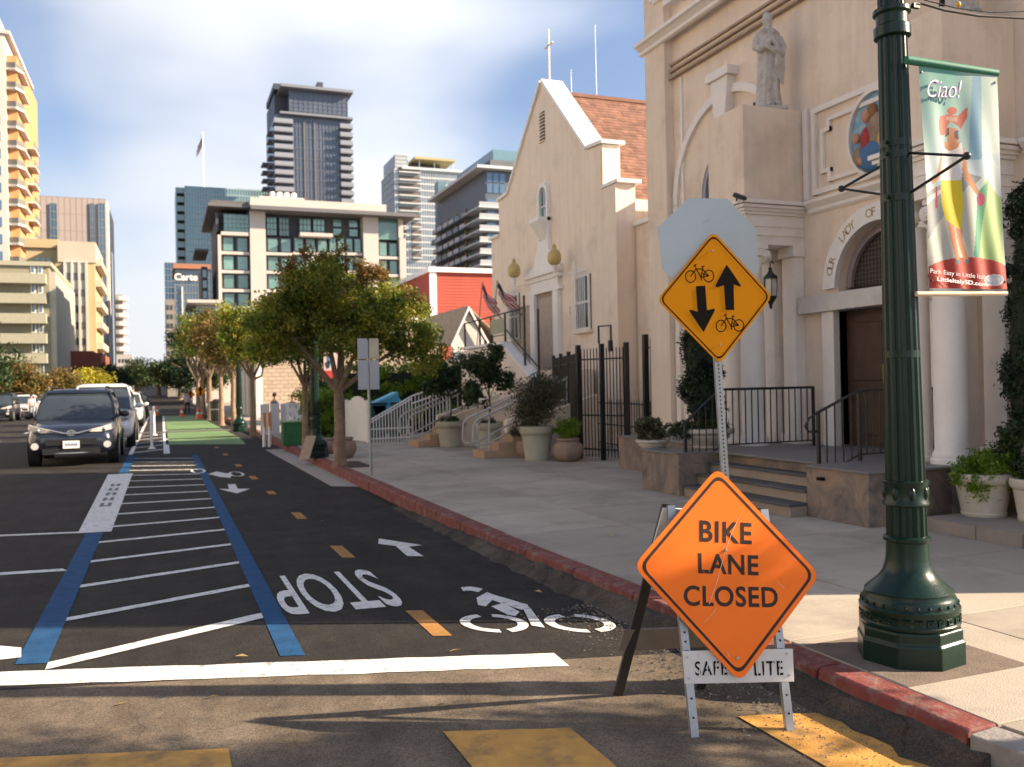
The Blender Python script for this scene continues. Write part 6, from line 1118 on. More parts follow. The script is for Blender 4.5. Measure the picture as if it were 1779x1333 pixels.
person('person with dark hair and grey top behind the white patio panels', (3.35, 29.6, .15), 2.2, GR, DK, h=1.28, stride=.03)
person('person in dark clothes beside the grey-topped one behind the patio panels', (3.95, 29.9, .15), -1.0, DK, DK, h=1.22, stride=.03)
person('person in white on the far left sidewalk near the parked white car', (-7.7, 63, .0), .3, WC, GR, h=1.5)
# ================================================================== MIDDLE DISTANCE BUILDINGS
def X_(px, Y, py=430): return onY(px, py, Y)[0]
def Z_(px, py, Y): return onY(px, py, Y)[2]
rs = thing('red_building', 'red clapboard building with white corner boards behind the trees', 'building', (19.5, 60, 0)); x0, x1 = X_(745, 60), X_(872, 60); zt = Z_(800, 466, 60)
MB().box((x0+.05, 60.05, 0), (x1+3, 75, zt-.1)).build('wall', BRICKR, rs); n = 44; bh = (zt-.35)/n
xs_ = X_(757, 60)
bd = MB().add([(xs_, 60.04, .0), (x1, 60.04, 0), (x1, 60.04, bh*.98), (xs_, 60.04, bh*.98), (xs_, 60.02, 0), (x1, 60.02, 0)], [(0, 1, 2, 3), (4, 5, 1, 0), (4, 5, 2, 3)]).build('clapboard', BRICKR, rs)
for k in range(1, n): inst(bd, (0, 0, bh*k), rs)
MB().box((x0, 59.93, 0), (xs_-.01, 60.04, zt-.35)).build('corner_board', WHITE, rs); MB().box((x0-.1, 59.8, zt-.33), (x1+3.1, 75, zt)).build('cornice', WHITE, rs); MB().box((X_(745, 60), 60.2, 4), (X_(736, 60)+.0, 70, zt-.5)).build('side_wall', BRICKR, rs) if False else None
ph = thing('porch_house', 'small house with a tan shingle gable roof and blue-grey awning behind the flags', 'house', (9.5, 33, 0)); Y0 = 33.
xa, xb, xp = X_(792, Y0), X_(838, Y0), X_(813, Y0); zr, ze = Z_(812, 532, Y0), Z_(792, 592, Y0); 
MB().prism([(xa-.1, .0), (xb+.1, 0), (xb+.1, ze), (xp, zr-.12), (xa-.1, ze)], .2, 'y', Y0+.3).build('gable_wall', mat('white_siding', (.52, .50, .47), .7), ph); 
for (p, q_) in (((xa-.25, ze-.15), (xp, zr)), ((xp, zr), (xb+.25, ze-.15))): MB().prism([p, q_, (q_[0], q_[1]-.13), (p[0], p[1]-.13)], .12, 'y', Y0).build('rake_board', WHITE, ph)
for (p, q_) in (((xa-.25, ze-.12), (xp, zr+.03)), ((xp, zr+.03), (xb+1.8, ze-.8))): MB().prism([p, q_, (q_[0], q_[1]-.06), (p[0], p[1]-.06)], 6, 'y', Y0+.13).build('roof_slope', mat('tan_shingle', (.36, .28, .19), .9, .2, 4, .4, 30, island=.2), ph)
MB().box((xb-.2, Y0+.6, 0), (xb+4, Y0+6, ze-.6)).build('house_wall', mat('white_siding'), ph); MB().add([(xa-.2, Y0-.8, ze-1.25), (xb+1.5, Y0-.8, ze-1.25), (xb+1.5, Y0+.28, ze-.45), (xa-.2, Y0+.28, ze-.45), (xa-.2, Y0-.8, ze-1.4), (xb+1.5, Y0-.8, ze-1.4)], [(0, 1, 2, 3), (4, 5, 1, 0)]).build('awning', mat('awning_cloth', (.10, .12, .16), .8), ph); MB().box((xa, Y0+.31-.05, .5), (xa+.6, Y0+.29, 1.6)).build('window', GLASST, ph)
tb = thing('block_building', 'tan concrete block building behind the patio with dark shopfront bays', 'building', (8, 47, 0)); Y1 = 47.; x0, x1 = X_(440, Y1), X_(640, Y1); TBM = mat('tan_block', (.42, .33, .25), .9, .06, 2, .3, 60, island=.10)
MB().box((x0+.05, Y1+.05, 0), (x1+4, 62, 5.2)).build('wall', mat('mortar', (.30, .25, .2), .95), tb); b = MB()
for r_ in range(25):
    zz = r_*.2; x = x0+(.0 if r_ % 2 else -.2)
    while x < x1+4: b.box((max(x, x0)+.008, Y1, zz+.008), (min(x+.4, x1+4)-.008, Y1+.06, zz+.192)); x += .4
b.build('concrete_block', TBM, tb, kind='stuff'); MB().box((x0-.1, Y1-.1, 5.0), (x1+4.1, 62, 5.3)).build('parapet', WHITE, tb); MB().box((x0+1.0, Y1-.25, 3.2), (x0+2.0, Y1-.01, 3.4)).build('wall_light', WHITE, tb); MB().box((x0, Y1-.05, .0), (x0+.3, Y1-.001, 4.9)).build('corner_pier', TRIM, tb)
for k in range(6): 
    MB().box((x0-.03, Y1+1+k*2.4, .3), (x0+.03, Y1+2.7+k*2.4, 3.1)).build('shop_window', GLASSD, tb); MB().box((x0-.2, Y1+.3+k*2.4, 0), (x0+.04, Y1+.7+k*2.4, 4.9)).build('pier', TRIM, tb)
# ================================================================== DOWNTOWN
def box_part(root, name, m, a, c, **k): return MB().box(a, c).build(name, m, root, **k)
def grid(root, name, m, x0, x1, z0, z1, Y, nx, nz, fx=.7, fz=.7, d=.12, off=0.):
    """window panes as separate objects sharing one mesh (front face towards -y)"""
    cw, ch = (x1-x0)/nx, (z1-z0)/nz; o = None; R0_ = root_loc(root)
    for j in range(nz):
        for i in range(nx):
            if o is None: bx_ = x0+cw*(1-fx)/2, z0+ch*(1-fz)/2; o = MB().box((bx_[0], Y-d-off, bx_[1]), (bx_[0]+cw*fx, Y-off-.01, bx_[1]+ch*fz)).build(name, m, root)
            else: inst(o, (cw*i, 0, ch*j), root)
    return o
def gridx(root, name, m, y0, y1, z0, z1, X0, ny, nz, fy=.7, fz=.7, d=.12, sgn=-1):
    cw, ch = (y1-y0)/ny, (z1-z0)/nz; o = None
    for j in range(nz):
        for i in range(ny):
            if o is None: a = y0+cw*(1-fy)/2; e = z0+ch*(1-fz)/2; o = MB().box((min(X0, X0+sgn*d), a, e), (max(X0, X0+sgn*d), a+cw*fy, e+ch*fz)).build(name, m, root)
            else: inst(o, (0, cw*i, ch*j), root)
    return o
def mull(root, m, x0, x1, z0, z1, Y, nx, nz, wv=.12, wh=.2, d=.15, name='mullion'):
    b = MB()
    for i in range(nx+1): x = x0+(x1-x0)*i/nx; b.box((x-wv/2, Y-d, z0), (x+wv/2, Y-.005, z1))
    for j in range(nz+1): z = z0+(z1-z0)*j/nz; b.box((x0, Y-d*.8, z-wh/2), (x1, Y-.006, z+wh/2))
    return b.build(name, m, root, kind='stuff')
def mullx(root, m, y0, y1, z0, z1, X0, ny, nz, sgn=-1, wv=.12, wh=.2, d=.15):
    b = MB()
    for i in range(ny+1): y = y0+(y1-y0)*i/ny; a, c = sorted((X0+sgn*d, X0+sgn*.005)); b.box((a, y-wv/2, z0), (c, y+wv/2, z1))
    for j in range(nz+1): z = z0+(z1-z0)*j/nz; a, c = sorted((X0+sgn*d*.8, X0+sgn*.006)); b.box((a, y0, z-wh/2), (c, y1, z+wh/2))
    return b.build('mullion', m, root, kind='stuff')
MW = mat('pale_facade', (.50, .46, .42), .8, .05, .3); MG = mat('mullion_grey', (.16, .19, .21), .5); MDK = mat('dark_facade', (.09, .10, .115), .6, .1, .3); MWH = mat('mullion_white', (.5, .54, .56), .6)
# 1 tall cream tower, left edge
Y0 = 170.; r_ = thing('apartment_tower', 'tall cream tower with orange-lit balconies at the left edge', 'tower', (X_(0, Y0), Y0, 0)); xe = X_(15, Y0); zt = Z_(15, 60, Y0); LITW = mat('orange_lit_wall', (.50, .25, .11), .85, .1, .4)  # orange wall colour holds the warm sunlight on the tower's street side
box_part(r_, 'tower_wall', MW, (xe-22, Y0, 0), (xe, Y0+30, zt)); dx = (X_(44, Y0)-xe); box_part(r_, 'lit_bay', LITW, (xe+.01, Y0+1.5, 0), (xe+dx*.62, Y0+28, zt-3)); fl = 3.28; nfl = int((zt-8)/fl)
grid(r_, 'window', GLASSB, xe-4.3, xe-.5, 6, zt-1.5, Y0, 2, 19, .62, .55, .15)
for k in range(nfl):
    z = 7+k*fl; b = MB(); b.add([(xe-.2, Y0+.6, z), (xe+dx*.6, Y0+.2, z), (xe+dx, Y0+2.5, z), (xe+dx, Y0+9, z), (xe-.2, Y0+9, z), (xe-.2, Y0+.6, z+.35), (xe+dx*.6, Y0+.2, z+.35), (xe+dx, Y0+2.5, z+.35), (xe+dx, Y0+9, z+.35), (xe-.2, Y0+9, z+.35)], [(4, 3, 2, 1, 0), (5, 6, 7, 8, 9), (0, 1, 6, 5), (1, 2, 7, 6), (2, 3, 8, 7), (3, 4, 9, 8)])
    s_ = b.build('balcony', MW, r_); MB().add([(xe, Y0+.62, z+.35), (xe+dx*.6, Y0+.25, z+.35), (xe+dx*.98, Y0+2.5, z+.35), (xe+dx*.98, Y0+2.5, z+1.3), (xe+dx*.6, Y0+.25, z+1.3), (xe, Y0+.62, z+1.3)], [(0, 1, 4, 5), (1, 2, 3, 4)]).build('railing', mat('balcony_glass', (.16, .15, .13), .4), s_)
    if k % 1 == 0 and z < zt-14: s2_ = box_part(r_, 'balcony', MW, (xe+dx*.6, Y0+12, z-.5), (X_(58, Y0+12)+.6, Y0+18, z-.15)); MB().box((X_(58, Y0+12)+.4, Y0+12, z-.15), (X_(58, Y0+12)+.5, Y0+18, z+.8)).build('railing', MATS['balcony_glass'], s2_)
box_part(r_, 'roof_slab', MW, (xe-22.3, Y0-.3, zt), (xe+.8, Y0+30, zt+.6)); box_part(r_, 'penthouse', MW, (xe-22, Y0+4, zt+.61), (xe-1.2, Y0+26, zt+4))
# 2 taupe slab tower with blue glass strips
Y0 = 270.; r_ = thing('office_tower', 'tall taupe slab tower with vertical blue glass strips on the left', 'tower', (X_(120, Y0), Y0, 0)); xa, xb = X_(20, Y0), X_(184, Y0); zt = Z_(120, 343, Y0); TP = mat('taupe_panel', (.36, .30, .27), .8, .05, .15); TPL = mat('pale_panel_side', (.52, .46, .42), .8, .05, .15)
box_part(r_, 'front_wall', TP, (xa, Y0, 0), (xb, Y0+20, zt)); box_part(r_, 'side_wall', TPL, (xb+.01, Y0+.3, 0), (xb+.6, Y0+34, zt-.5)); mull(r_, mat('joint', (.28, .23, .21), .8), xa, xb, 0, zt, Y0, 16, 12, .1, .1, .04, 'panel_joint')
for a, c, t0 in ((88, 100, 354), (158, 165, 354), (172, 183, 354)): 
    g = box_part(r_, 'glass_strip', GLASSB, (X_(a, Y0), Y0-.3, 0), (X_(c, Y0), Y0-.05, Z_(a, t0, Y0))); mull(g, MG, X_(a, Y0), X_(c, Y0), 0, Z_(a, t0, Y0), Y0-.3, 2, 24, .12, .3, .1)
gridx(r_, 'window', GLASSD, Y0+2, Y0+30, 8, zt-12, xb+.6, 1, 1, .3, .98, .2, 1)
# 3 yellow stepped building
Y0 = 150.; r_ = thing('apartment_building', 'stepped yellow-tan building with green glass bays', 'building', (X_(130, Y0), Y0, 0)); YL = mat('yellow_stucco', (.42, .32, .18), .85, .08, .3); BE = mat('beige_block', (.46, .39, .31), .85, .05, .3)
xa, xb, xc = X_(40, Y0), X_(100, Y0), X_(164, Y0); z1, z2 = Z_(80, 410, Y0), Z_(130, 456, Y0); box_part(r_, 'upper_wall', YL, (xa, Y0+3, 0), (xb-.1, Y0+20, z1)); box_part(r_, 'cornice', YL, (xa-.3, Y0+2.6, z1-1.4), (xb+.2, Y0+20.3, z1-.8)); box_part(r_, 'beige_top', BE, (xb, Y0-.2, z2), (X_(166, Y0), Y0+18, Z_(130, 420, Y0))); box_part(r_, 'lower_wall', YL, (X_(95, Y0), Y0, 0), (xc, Y0+18, z2-.01))
grid(r_, 'window', GLASSD, X_(98, Y0), X_(112, Y0), 5, z2-.5, Y0, 1, 6, .7, .45); gb = box_part(r_, 'glass_bay', mat('pale_green_panel', (.40, .44, .34), .6), (X_(113, Y0), Y0-.9, 5), (X_(150, Y0), Y0-.01, z2)); grid(gb, 'window', GLASSD, X_(115, Y0), X_(148, Y0), 5.5, z2-1, Y0-.9, 3, 6, .72, .42); mull(gb, MW, X_(113, Y0), X_(150, Y0), 5, z2, Y0-.9, 3, 1, .35, .3, .25)
for k in range(6): box_part(r_, 'side_balcony', BE, (xc+.01, Y0+1, 5+k*3.2), (xc+.9, Y0+16, 6.+k*3.2))
grid(r_, 'window', GLASST, X_(55, Y0), X_(85, Y0), z1-7, z1-2.5, Y0+3, 3, 2, .6, .6)
# 4 olive apartments
Y0 = 118.; r_ = thing('apartment_building', 'olive-grey apartment block with long balconies at the left', 'building', (X_(50, Y0), Y0, 0)); OL = mat('olive_stucco', (.24, .225, .16), .85, .06, .4); xa, xb = X_(-60, Y0), X_(84, Y0); zt = Z_(50, 462, Y0)
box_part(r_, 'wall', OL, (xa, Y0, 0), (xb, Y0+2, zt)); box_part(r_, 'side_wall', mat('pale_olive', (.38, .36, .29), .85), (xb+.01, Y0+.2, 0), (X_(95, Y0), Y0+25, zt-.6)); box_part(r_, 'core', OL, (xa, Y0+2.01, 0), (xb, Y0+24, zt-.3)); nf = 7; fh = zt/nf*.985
for k in range(nf):
    z = k*fh+.4; bb = box_part(r_, 'balcony', mat('olive_light', (.34, .325, .24), .85), (xa, Y0-1.4, z), (X_(80, Y0), Y0-.01, z+1.15))
    if k < nf: f_ = box_part(r_, 'window', WHITE, (X_(52, Y0), Y0-.06, z+1.3), (X_(60, Y0), Y0-.01, z+2.7)); MB().box((X_(53.5, Y0), Y0-.09, z+1.4), (X_(58.5, Y0), Y0-.061, z+2.6)).build('pane', GLASSB, f_); f_ = box_part(r_, 'window', WHITE, (X_(65, Y0), Y0-.06, z+1.3), (X_(73, Y0), Y0-.01, z+2.7)); MB().box((X_(66.5, Y0), Y0-.09, z+1.4), (X_(71.5, Y0), Y0-.061, z+2.6)).build('pane', GLASSB, f_)
box_part(r_, 'parapet', MATS['olive_light'], (xa, Y0-.3, zt), (xb+.3, Y0+24, zt+.5))
# 5 red low building, 6 distant stepped tower, 7 low grey, hip roof
Y0 = 135.; r_ = thing('brick_building', 'low brick-red building under the yellow one', 'building', (X_(130, Y0), Y0, 0)); RB = mat('brick_red_wall', (.24, .07, .045), .85, .08, .5); box_part(r_, 'wall', RB, (X_(98, Y0), Y0, 0), (X_(158, Y0), Y0+12, Z_(130, 610, Y0))); box_part(r_, 'side_wall', RB, (X_(158, Y0)+.01, Y0+.2, 0), (X_(172, Y0), Y0+20, Z_(160, 613, Y0)))
Y0 = 380.; r_ = thing('apartment_tower', 'distant grey tower of curved stacked balconies at the street end', 'tower', (X_(205, Y0), Y0, 0)); xa, xb = X_(196, Y0), X_(214, Y0); zt = Z_(205, 512, Y0); box_part(r_, 'wall', mat('grey_taupe', (.26, .24, .22), .85), (xa, Y0, 0), (xb-.6, Y0+15, zt)); 
for k in range(11): MB().lathe([(2.9, 0), (3.1, .2), (3.1, 1.6), (2.9, 1.7)], (xa+1.9, Y0, 4+k*zt/12), 16).build('balcony', MW, r_)
Y0 = 360.; r_ = thing('civic_building', 'low pale grey building with a row of dark windows at the street end', 'building', (X_(213, Y0), Y0, 0)); xa, xb = X_(197, Y0), X_(226, Y0); zt = Z_(210, 616, Y0); box_part(r_, 'wall', mat('light_grey_wall', (.40, .38, .36), .85), (xa, Y0, 0), (xb, Y0+15, zt)); grid(r_, 'window', GLASSD, xa+.8, xb-.6, zt-6.5, zt-1, Y0, 4, 2, .5, .5); box_part(r_, 'low_wing', MW, (xa-3, Y0-14, 0), (X_(218, Y0), Y0-1, Z_(205, 655, Y0)))
Y0 = 300.; r_ = thing('hip_roof_house', 'far house with a grey hip roof above the street-end trees', 'house', (X_(258, Y0), Y0, 0)); xa, xb = X_(228, Y0), X_(285, Y0); ze = Z_(258, 652, Y0); zr = Z_(258, 636, Y0); box_part(r_, 'wall', mat('far_wall', (.36, .31, .28), .9), (xa, Y0, 0), (xb, Y0+12, ze)); xm = X_(258, Y0); MB().add([(xa-.5, Y0-.5, ze), (xb+.5, Y0-.5, ze), (xb+.5, Y0+12, ze), (xa-.5, Y0+12, ze), (xm-1, Y0+6, zr), (xm+1, Y0+6, zr)], [(0, 1, 5, 4), (1, 2, 5), (2, 3, 4, 5), (3, 0, 4), (3, 2, 1, 0)]).build('roof', mat('grey_roof', (.2, .17, .16), .9), r_)
# 7 teal glass slab
Y0 = 300.; r_ = thing('glass_tower', 'pale teal glass slab tower with a column of slots and a rooftop flag', 'tower', (X_(370, Y0), Y0, 0)); xa, xm, xb = X_(307, Y0), X_(323, Y0), X_(470, Y0); zt = Z_(340, 325, Y0); box_part(r_, 'glass_wall', GLASST, (xm, Y0, 0), (xb, Y0+25, zt)); box_part(r_, 'corner_bay', mat('pale_teal', (.22, .33, .36), .3, .1, .2), (xa, Y0+1, 0), (xm-.01, Y0+24, zt-.2)); mull(r_, mat('mullion_teal', (.30, .42, .44), .5), xm, xb, 0, zt, Y0, 30, 32, .18, .35, .12)
for k in range(11): box_part(r_, 'slot', SBLACK, (xa+.4, Y0+.7, zt-3-k*2.86), (xm-.3, Y0+.99, zt-2.1-k*2.86))
box_part(r_, 'roof_plant', MDK, (X_(415, Y0), Y0+3, zt+.01), (xb, Y0+20, zt+.9))
fp = onY(353, 228, 300); flag('tiny american flag on a tall pole above the teal glass tower', (fp[0], 300+4, zt), (fp[0], 304, fp[2]+.8), -3.5, 7.5)
# 8 blue tower and orange roofed glass building
Y0 = 250.; r_ = thing('glass_tower', 'narrow deep blue glass tower left of the orange-roofed one', 'tower', (X_(292, Y0), Y0, 0)); box_part(r_, 'glass_wall', mat('deep_blue_glass', (.05, .13, .22), .12, .2, .2, spec=.9, metal=.3), (X_(285, Y0), Y0, 0), (X_(306, Y0), Y0+18, Z_(290, 457, Y0))); mull(r_, MG, X_(285, Y0), X_(306, Y0), 0, Z_(290, 457, Y0), Y0, 4, 22, .12, .25); box_part(r_, 'lower_block', mat('grey_taupe'), (X_(286, Y0), Y0-6, 0), (X_(300, Y0), Y0-.5, Z_(290, 525, Y0))); grid(r_, 'window', GLASSD, X_(287, Y0), X_(299, Y0), 3, Z_(290, 530, Y0), Y0-6, 2, 9, .5, .5)
Y0 = 215.; r_ = thing('glass_hotel', 'blue glass building with an orange roof band and white lettering', 'building', (X_(325, Y0), Y0, 0)); xa, xb = X_(303, Y0), X_(362, Y0); zt = Z_(325, 468, Y0); box_part(r_, 'glass_wall', GLASSB, (xa, Y0, 0), (xb, Y0+20, zt)); mull(r_, MG, xa, xb, 0, zt, Y0, 12, 16, .12, .25); box_part(r_, 'orange_roof', mat('orange_roof', (.34, .16, .10), .8), (X_(300, Y0), Y0-1.2, zt), (xb+.4, Y0+20, zt+1.1)); box_part(r_, 'white_fin', WHITE, (X_(314, Y0), Y0-.5, 3), (X_(316, Y0), Y0-.2, zt-4))
text('Carte', WHITE, (X_(322, Y0), Y0-.6, Z_(322, 488, Y0)), (1, 0, 0), (0, 0, 1), height=1.6, parent=r_, bold=.03)
# 9 white and dark hotel
Y0 = 110.; r_ = thing('hotel', 'white-framed hotel with dark panels, green windows and flat overhanging roof', 'building', (X_(540, Y0), Y0, 0)); HW = mat('hotel_white', (.50, .45, .41), .8, .04, .4); HD = mat('hotel_dark', (.060, .062, .072), .7, .1, .4)
x = lambda p: X_(p, Y0); z = lambda p, q_: Z_(p, q_, Y0); zr = z(540, 374)
box_part(r_, 'core', HD, (x(380), Y0+1.2, 0), (x(700), Y0+16, zr)); box_part(r_, 'dark_side_wall', HD, (x(376), Y0, 0), (x(380), Y0+1.19, zr-.2))
box_part(r_, 'white_pier', HW, (x(434), Y0-.6, 0), (x(461), Y0+1.19, zr)); box_part(r_, 'white_pier', HW, (x(630), Y0-.6, 0), (x(656), Y0+1.19, zr)); box_part(r_, 'white_pier', HW, (x(693), Y0-.4, 0), (x(704), Y0+1.19, z(700, 415))); box_part(r_, 'white_pier', HW, (x(692), Y0-.3, z(700, 414)), (x(700), Y0+1.19, zr))
box_part(r_, 'roof_slab', mat('roof_slab_dark', (.13, .13, .14), .7), (x(434), Y0-2.2, zr), (x(716), Y0+22, zr+.45)); box_part(r_, 'roof_slab', MATS['roof_slab_dark'], (x(362), Y0-1, z(400, 362)), (x(433), Y0+18, z(400, 362)+.4)); box_part(r_, 'roof_house', HW, (x(457), Y0+3, zr+.46), (x(537), Y0+14, z(500, 334))); box_part(r_, 'roof_parapet', HW, (x(434), Y0-1.4, zr+.46), (x(668), Y0+2.9, zr+1.5))
for k in range(4): MB().lathe([(.35, 0), (.35, .9), (.2, 1.0)], (x(483+k*13), Y0+5, z(500, 334)), 10).build('roof_vent', WHITE, r_)
box_part(r_, 'roof_plant', mat('plant_screen', (.12, .115, .11), .8), (x(368), Y0+1, z(400, 361)+.1), (x(433), Y0+10, z(400, 346)))
def bay_stack(a, c, ztop, zbot, n, nw, rail=True):
    h = (ztop-zbot)/n
    for k in range(n):
        zz = zbot+k*h; box_part(r_, 'floor_band', HW, (x(a), Y0-.25, zz), (x(c), Y0+.8, zz+.34))
        w_ = (x(c)-x(a))/nw
        for i in range(nw):
            f_ = box_part(r_, 'window', HD, (x(a)+w_*i+.05, Y0+.35, zz+.36), (x(a)+w_*(i+1)-.05, Y0+1.19, zz+h-.02)); MB().box((x(a)+w_*i+w_*.18, Y0+.25, zz+.5), (x(a)+w_*(i+1)-w_*.14, Y0+.349, zz+h-.18)).build('pane', GLASSG, f_)
bay_stack(384, 433, z(400, 410), 2, 8, 2); box_part(r_, 'white_frame', HW, (x(378), Y0-.5, 0), (x(384)-.01, Y0+1.18, z(400, 404))); box_part(r_, 'white_frame', HW, (x(378), Y0-.5, z(400, 410)+.01), (x(433), Y0+1.0, z(400, 404)))
g = box_part(r_, 'upper_glass', GLASSG, (x(390), Y0+.2, z(400, 403)), (x(433), Y0+1.18, z(400, 372))); mull(g, MG, x(390), x(433), z(400, 403), z(400, 372), Y0+.2, 6, 4, .05, .06, .06)
bay_stack(462, 508, z(480, 412), 2, 8, 2); bay_stack(509, 570, z(540, 412), 2, 8, 3); bay_stack(571, 629, z(600, 412), 2, 8, 4); bay_stack(657, 692, z(670, 420), 2, 8, 2)
for a, c, n_ in ((463, 506, 2), (520, 568, 2)): 
    for i in range(n_): w_ = (x(c)-x(a))/n_; f_ = box_part(r_, 'tall_window', GLASSG, (x(a)+w_*i+.15, Y0+.6, z(500, 409)), (x(a)+w_*(i+1)-.15, Y0+1.19, z(500, 377)));  mull(f_, HD, x(a)+w_*i+.15, x(a)+w_*(i+1)-.15, z(500, 409), z(500, 377), Y0+.6, 3, 3, .06, .08, .06)
for a in (582, 610): 
    for zz in (408, 392): box_part(r_, 'window', GLASSG, (x(a), Y0+.9, z(600, zz)), (x(a+14), Y0+1.19, z(600, zz-12)))
g = box_part(r_, 'upper_glass', GLASSG, (x(657), Y0+.2, z(670, 416)), (x(692), Y0+1.18, z(670, 380))); box_part(r_, 'balcony', HW, (x(519), Y0-1.5, z(540, 414)), (x(575), Y0-.26, z(540, 408)))
box_part(r_, 'low_canopy', HW, (x(320), Y0-8, z(350, 537)), (x(378), Y0+5, z(350, 532))); box_part(r_, 'low_wing', HW, (x(327), Y0-6, 0), (x(460), Y0-1, z(350, 562))); g = box_part(r_, 'low_glass', GLASSG, (x(337), Y0-5, z(350, 560)), (x(430), Y0-1.2, z(350, 539))); mull(g, MWH, x(337), x(430), z(350, 560), z(350, 539), Y0-5, 6, 1, .15, .1, .1)
box_part(r_, 'side_stack', HD, (x(353), Y0+6, 0), (x(364), Y0+16, z(358, 452))); box_part(r_, 'side_canopy', MATS['roof_slab_dark'], (x(341), Y0+5, z(350, 425)), (x(366), Y0+14, z(350, 421)))
grid(r_, 'window', GLASST, x(354), x(363), 10, z(358, 455), Y0+6, 1, 5, .8, .7)
# 10 dark tower
Y0 = 260.; r_ = thing('apartment_tower', 'tall dark blue-grey glass tower with corner balconies behind the hotel', 'tower', (X_(545, Y0), Y0, 0)); x = lambda p: X_(p, Y0); z = lambda p, q_: Z_(p, q_, Y0); DG = mat('hazed_slate_glass', (.085, .105, .145), .2, .25, .12, spec=.8); DS = mat('slate_slab', (.19, .205, .235), .7)  # slate glass colour is lifted towards blue to carry the distant haze
z1 = z(540, 204); z2 = z(540, 158); box_part(r_, 'shaft', DG, (x(484), Y0, 0), (x(608), Y0+26, z1)); box_part(r_, 'upper_shaft', DG, (x(508), Y0+.5, z1+.6), (x(609), Y0+26, z2)); box_part(r_, 'upper_side', mat('slate_dark', (.05, .055, .07), .5), (x(486), Y0+6, z1+.6), (x(508)-.01, Y0+26, z2)); box_part(r_, 'mid_slab', DS, (x(490), Y0-1.6, z1), (x(616), Y0+27, z1+.59)); box_part(r_, 'roof_slab', DS, (x(492), Y0-1.8, z2), (x(617), Y0+27, z2+.8))
box_part(r_, 'roof_box', MATS['slate_dark'], (x(484), Y0+4, z2+.81), (x(576), Y0+24, z(520, 141))); box_part(r_, 'roof_box', MATS['slate_dark'], (x(562), Y0+5, z(520, 141)+.01), (x(572), Y0+12, z(520, 141)+2))
mull(r_, mat('slate_mullion', (.10, .12, .155), .5), x(512), x(594), 0, z1, Y0, 14, 26, .12, .22); mull(r_, MATS['slate_mullion'], x(508), x(609), z1+.6, z2, Y0+.5, 12, 6, .12, .22)
for a in (531, 549): box_part(r_, 'vertical_strip', mat('warm_strip', (.14, .13, .14), .6), (x(a), Y0-.3, 0), (x(a+3), Y0-.16, z1-1))
bk = None; k = 0; zz = z1-2.9
while zz > z(540, 380):
    for (a, c) in ((480, 512), (594, 615)):
        s_ = box_part(r_, 'balcony', DS, (x(a)-.2, Y0-2, zz), (x(c), Y0+3 if a < 500 else Y0+4, zz+.35)); MB().box((x(a)-.15, Y0-1.95, zz+.35), (x(c)-.05, Y0-1.85, zz+1.35)).build('balustrade', mat('balustrade_glass', (.26, .28, .32), .3), s_)
    s_ = box_part(r_, 'balcony', DS, (x(476), Y0+8, zz), (x(484), Y0+14, zz+.35)); s_ = box_part(r_, 'balcony', DS, (x(470), Y0+16, zz-.2), (x(484), Y0+22, zz+.15)) if zz < z1-10 else None
    zz -= 2.42
# 11 pale glass tower
Y0 = 235.; r_ = thing('glass_tower', 'pale blue-white glass tower with a yellow roof canopy', 'tower', (X_(735, Y0), Y0, 0)); x = lambda p: X_(p, Y0); z = lambda p, q_: Z_(p, q_, Y0); PG = mat('pale_glass', (.27, .33, .38), .2, .2, .2, spec=.8); zt = z(700, 288)
box_part(r_, 'shaft', PG, (x(688), Y0, 0), (x(826), Y0+15, z(740, 298))); box_part(r_, 'upper_shaft', PG, (x(690), Y0+.1, z(740, 298)+.01), (x(711), Y0+14, z(690, 268))); mull(r_, MWH, x(688), x(826), 0, z(740, 298), Y0, 34, 34, .14, .4, .2); mullx(r_, MWH, Y0, Y0+15, 0, z(740, 298), x(688), 6, 34); mull(r_, MWH, x(690), x(711), z(740, 298), z(690, 268), Y0+.1, 10, 4, .14, .4, .2)
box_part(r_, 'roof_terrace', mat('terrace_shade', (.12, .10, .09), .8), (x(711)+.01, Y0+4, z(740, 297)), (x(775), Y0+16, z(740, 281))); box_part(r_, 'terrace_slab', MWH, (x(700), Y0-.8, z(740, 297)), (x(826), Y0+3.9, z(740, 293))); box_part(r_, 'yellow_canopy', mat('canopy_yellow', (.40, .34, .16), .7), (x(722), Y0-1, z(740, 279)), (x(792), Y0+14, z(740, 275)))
for a in (732, 758, 790): box_part(r_, 'canopy_column', MWH, (x(a), Y0+.5, z(740, 293)), (x(a+1.5), Y0+1, z(740, 279)))
for k in range(30):
    zz = z(740, 304)-k*2.1
    if zz < z(740, 460): break
    for a, c in ((694, 706), (715, 731)) if k > 5 else ((694, 731),): s_ = box_part(r_, 'balcony', MWH, (x(a), Y0-1.3, zz), (x(c), Y0-.21, zz+.3)); MB().box((x(a), Y0-.2-.02, zz+.35), (x(c), Y0-.205, zz+1.5)).build('recess', MATS['terrace_shade'], s_)
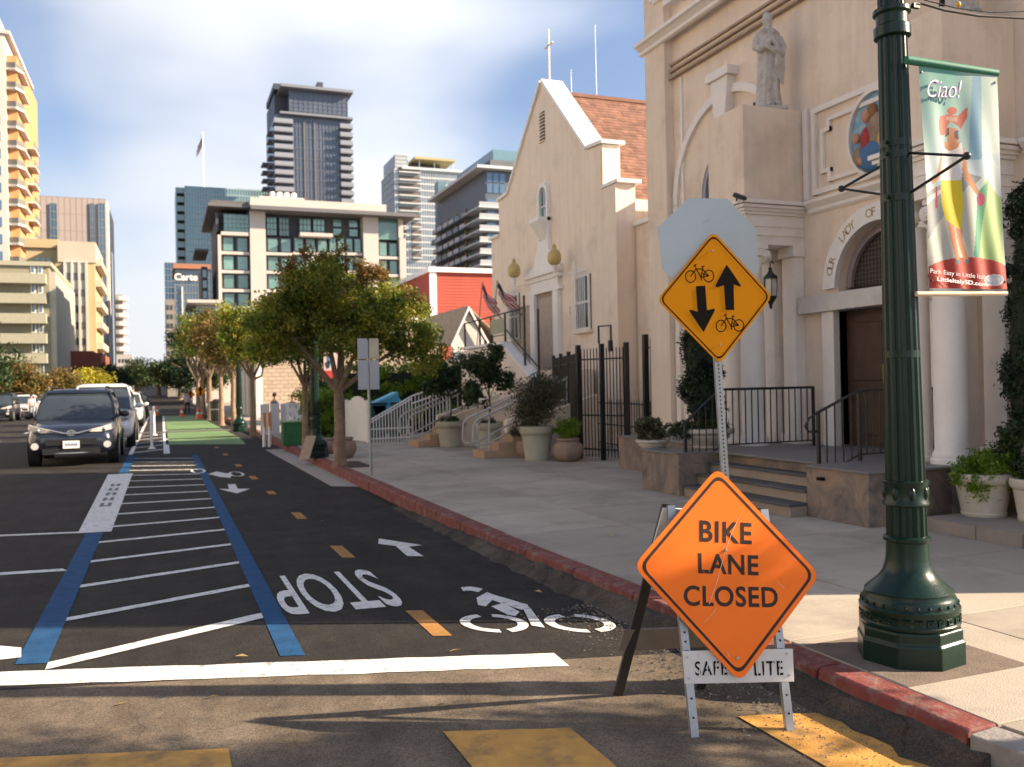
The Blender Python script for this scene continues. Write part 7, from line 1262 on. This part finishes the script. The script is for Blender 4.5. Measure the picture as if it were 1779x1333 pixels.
# 12 dark balcony tower, long side to the street
Y0 = 150.; r_ = thing('apartment_tower', 'dark apartment tower with rows of long balconies left of the gabled hall', 'tower', (X_(860, Y0), Y0, 0)); x = lambda p: X_(p, Y0); z = lambda p, q_: Z_(p, q_, Y0); xf = x(845); zt = z(850, 296); D2 = 30
box_part(r_, 'shaft', mat('slate_blue_facade', (.085, .10, .12), .4, .15, .3), (xf, Y0, 0), (x(960), Y0+D2, zt)); box_part(r_, 'roof_slab', MWH, (xf-2, Y0-1.6, zt), (x(960), Y0+D2, zt+.5)); box_part(r_, 'roof_box', MDK, (x(868), Y0+4, zt+.51), (x(960), Y0+30, zt+3.0)); box_part(r_, 'roof_box', GLASST, (x(880), Y0+6, zt+3.01), (x(960), Y0+28, zt+5.5))
fh = 2.05; nfl = int(zt/fh); r5 = np.random.default_rng(8)
grid(r_, 'window', GLASSB, xf+.2, x(880), zt-4.2, zt-.3, Y0, 3, 2, .86, .86)
for k in range(2, nfl-2):
    zz = k*fh; s_ = box_part(r_, 'balcony', MWH, (xf-1.9, Y0-1.8, zz), (x(900), Y0+7, zz+.25)); MB().box((xf-1.8, Y0-1.78, zz+.251), (x(900), Y0-1.7, zz+1.0)).build('balustrade', mat('balustrade_pale', (.38, .40, .42), .3), s_)
    box_part(r_, 'window', GLASSB, (xf+.25, Y0-.12, zz+.3), (xf+1.9, Y0-.01, zz+fh-.1)); box_part(r_, 'window', GLASSB, (xf+2.8, Y0-.12, zz+.3), (xf+4.6, Y0-.01, zz+fh-.1))
    for j in range(6):
        y_ = Y0+7+j*3.8+(k % 2)*.9; s_ = box_part(r_, 'balcony', MG, (xf-1.5, y_, zz), (xf-.01, y_+2.9, zz+.22)); MB().box((xf-1.5, y_, zz+.221), (xf-1.42, y_+2.9, zz+.95)).build('balustrade', MATS['balustrade_pale'] if r5.random() < .5 else mat('balustrade_dark', (.14, .16, .18), .3), s_)
gridx(r_, 'window', GLASSB, Y0+8, Y0+D2-2, 2*fh, (nfl-2)*fh, xf, 9, nfl-4, .5, .55, .08, -1)
for j in range(4): box_part(r_, 'ochre_strip', mat('ochre_strip', (.30, .22, .06), .7), (xf-.35, Y0+10.5+j*5.5, 3), (xf-.02, Y0+11.0+j*5.5, zt-5))
MB().box((X_(762, 182), 181.5, 0), (X_(775, 182), 184, Z_(765, 316, 182))).build('end_wing', GLASST, r_)

# ================================================================== FAR SIDE OF THE STREET, left of the picture: its sunlit fronts face the church
for k, (y0, y1, h, m, lb) in enumerate(((-26, -10, 12, MW, 'cream corner building outside the left edge of the picture, across the cross street'), (8.5, 27, 13, mat('pale_yellow_front', (.66, .58, .44), .85, .06, .4), 'pale yellow building across the street outside the left edge'), (27.6, 44, 10, MW, 'cream shop building across the street outside the left edge'), (44.6, 62, 14, mat('pale_front', (.62, .56, .50), .85, .06, .4), 'pale building across the street beside the violet car'))):
    t = thing('street_building', lb, 'building', (-17, (y0+y1)/2, .14), group=None); MB().box((-32, y0, 0), (-17, y1, h)).build('wall', m, t); MB().box((-32, y0-.1, h), (-16.7, y1+.1, h+.5)).build('cornice', WHITE, t); n = int((y1-y0)/2.4); gridx(t, 'window', GLASSD, y0+.6, y1-.6, 3.6, h-.4, -17, n, int(h/3.4)-1, .42, .55, .06, 1); gridx(t, 'shop_window', GLASSD, y0+.6, y1-.6, .5, 3.2, -17, int((y1-y0)/4), 1, .7, .85, .08, 1)
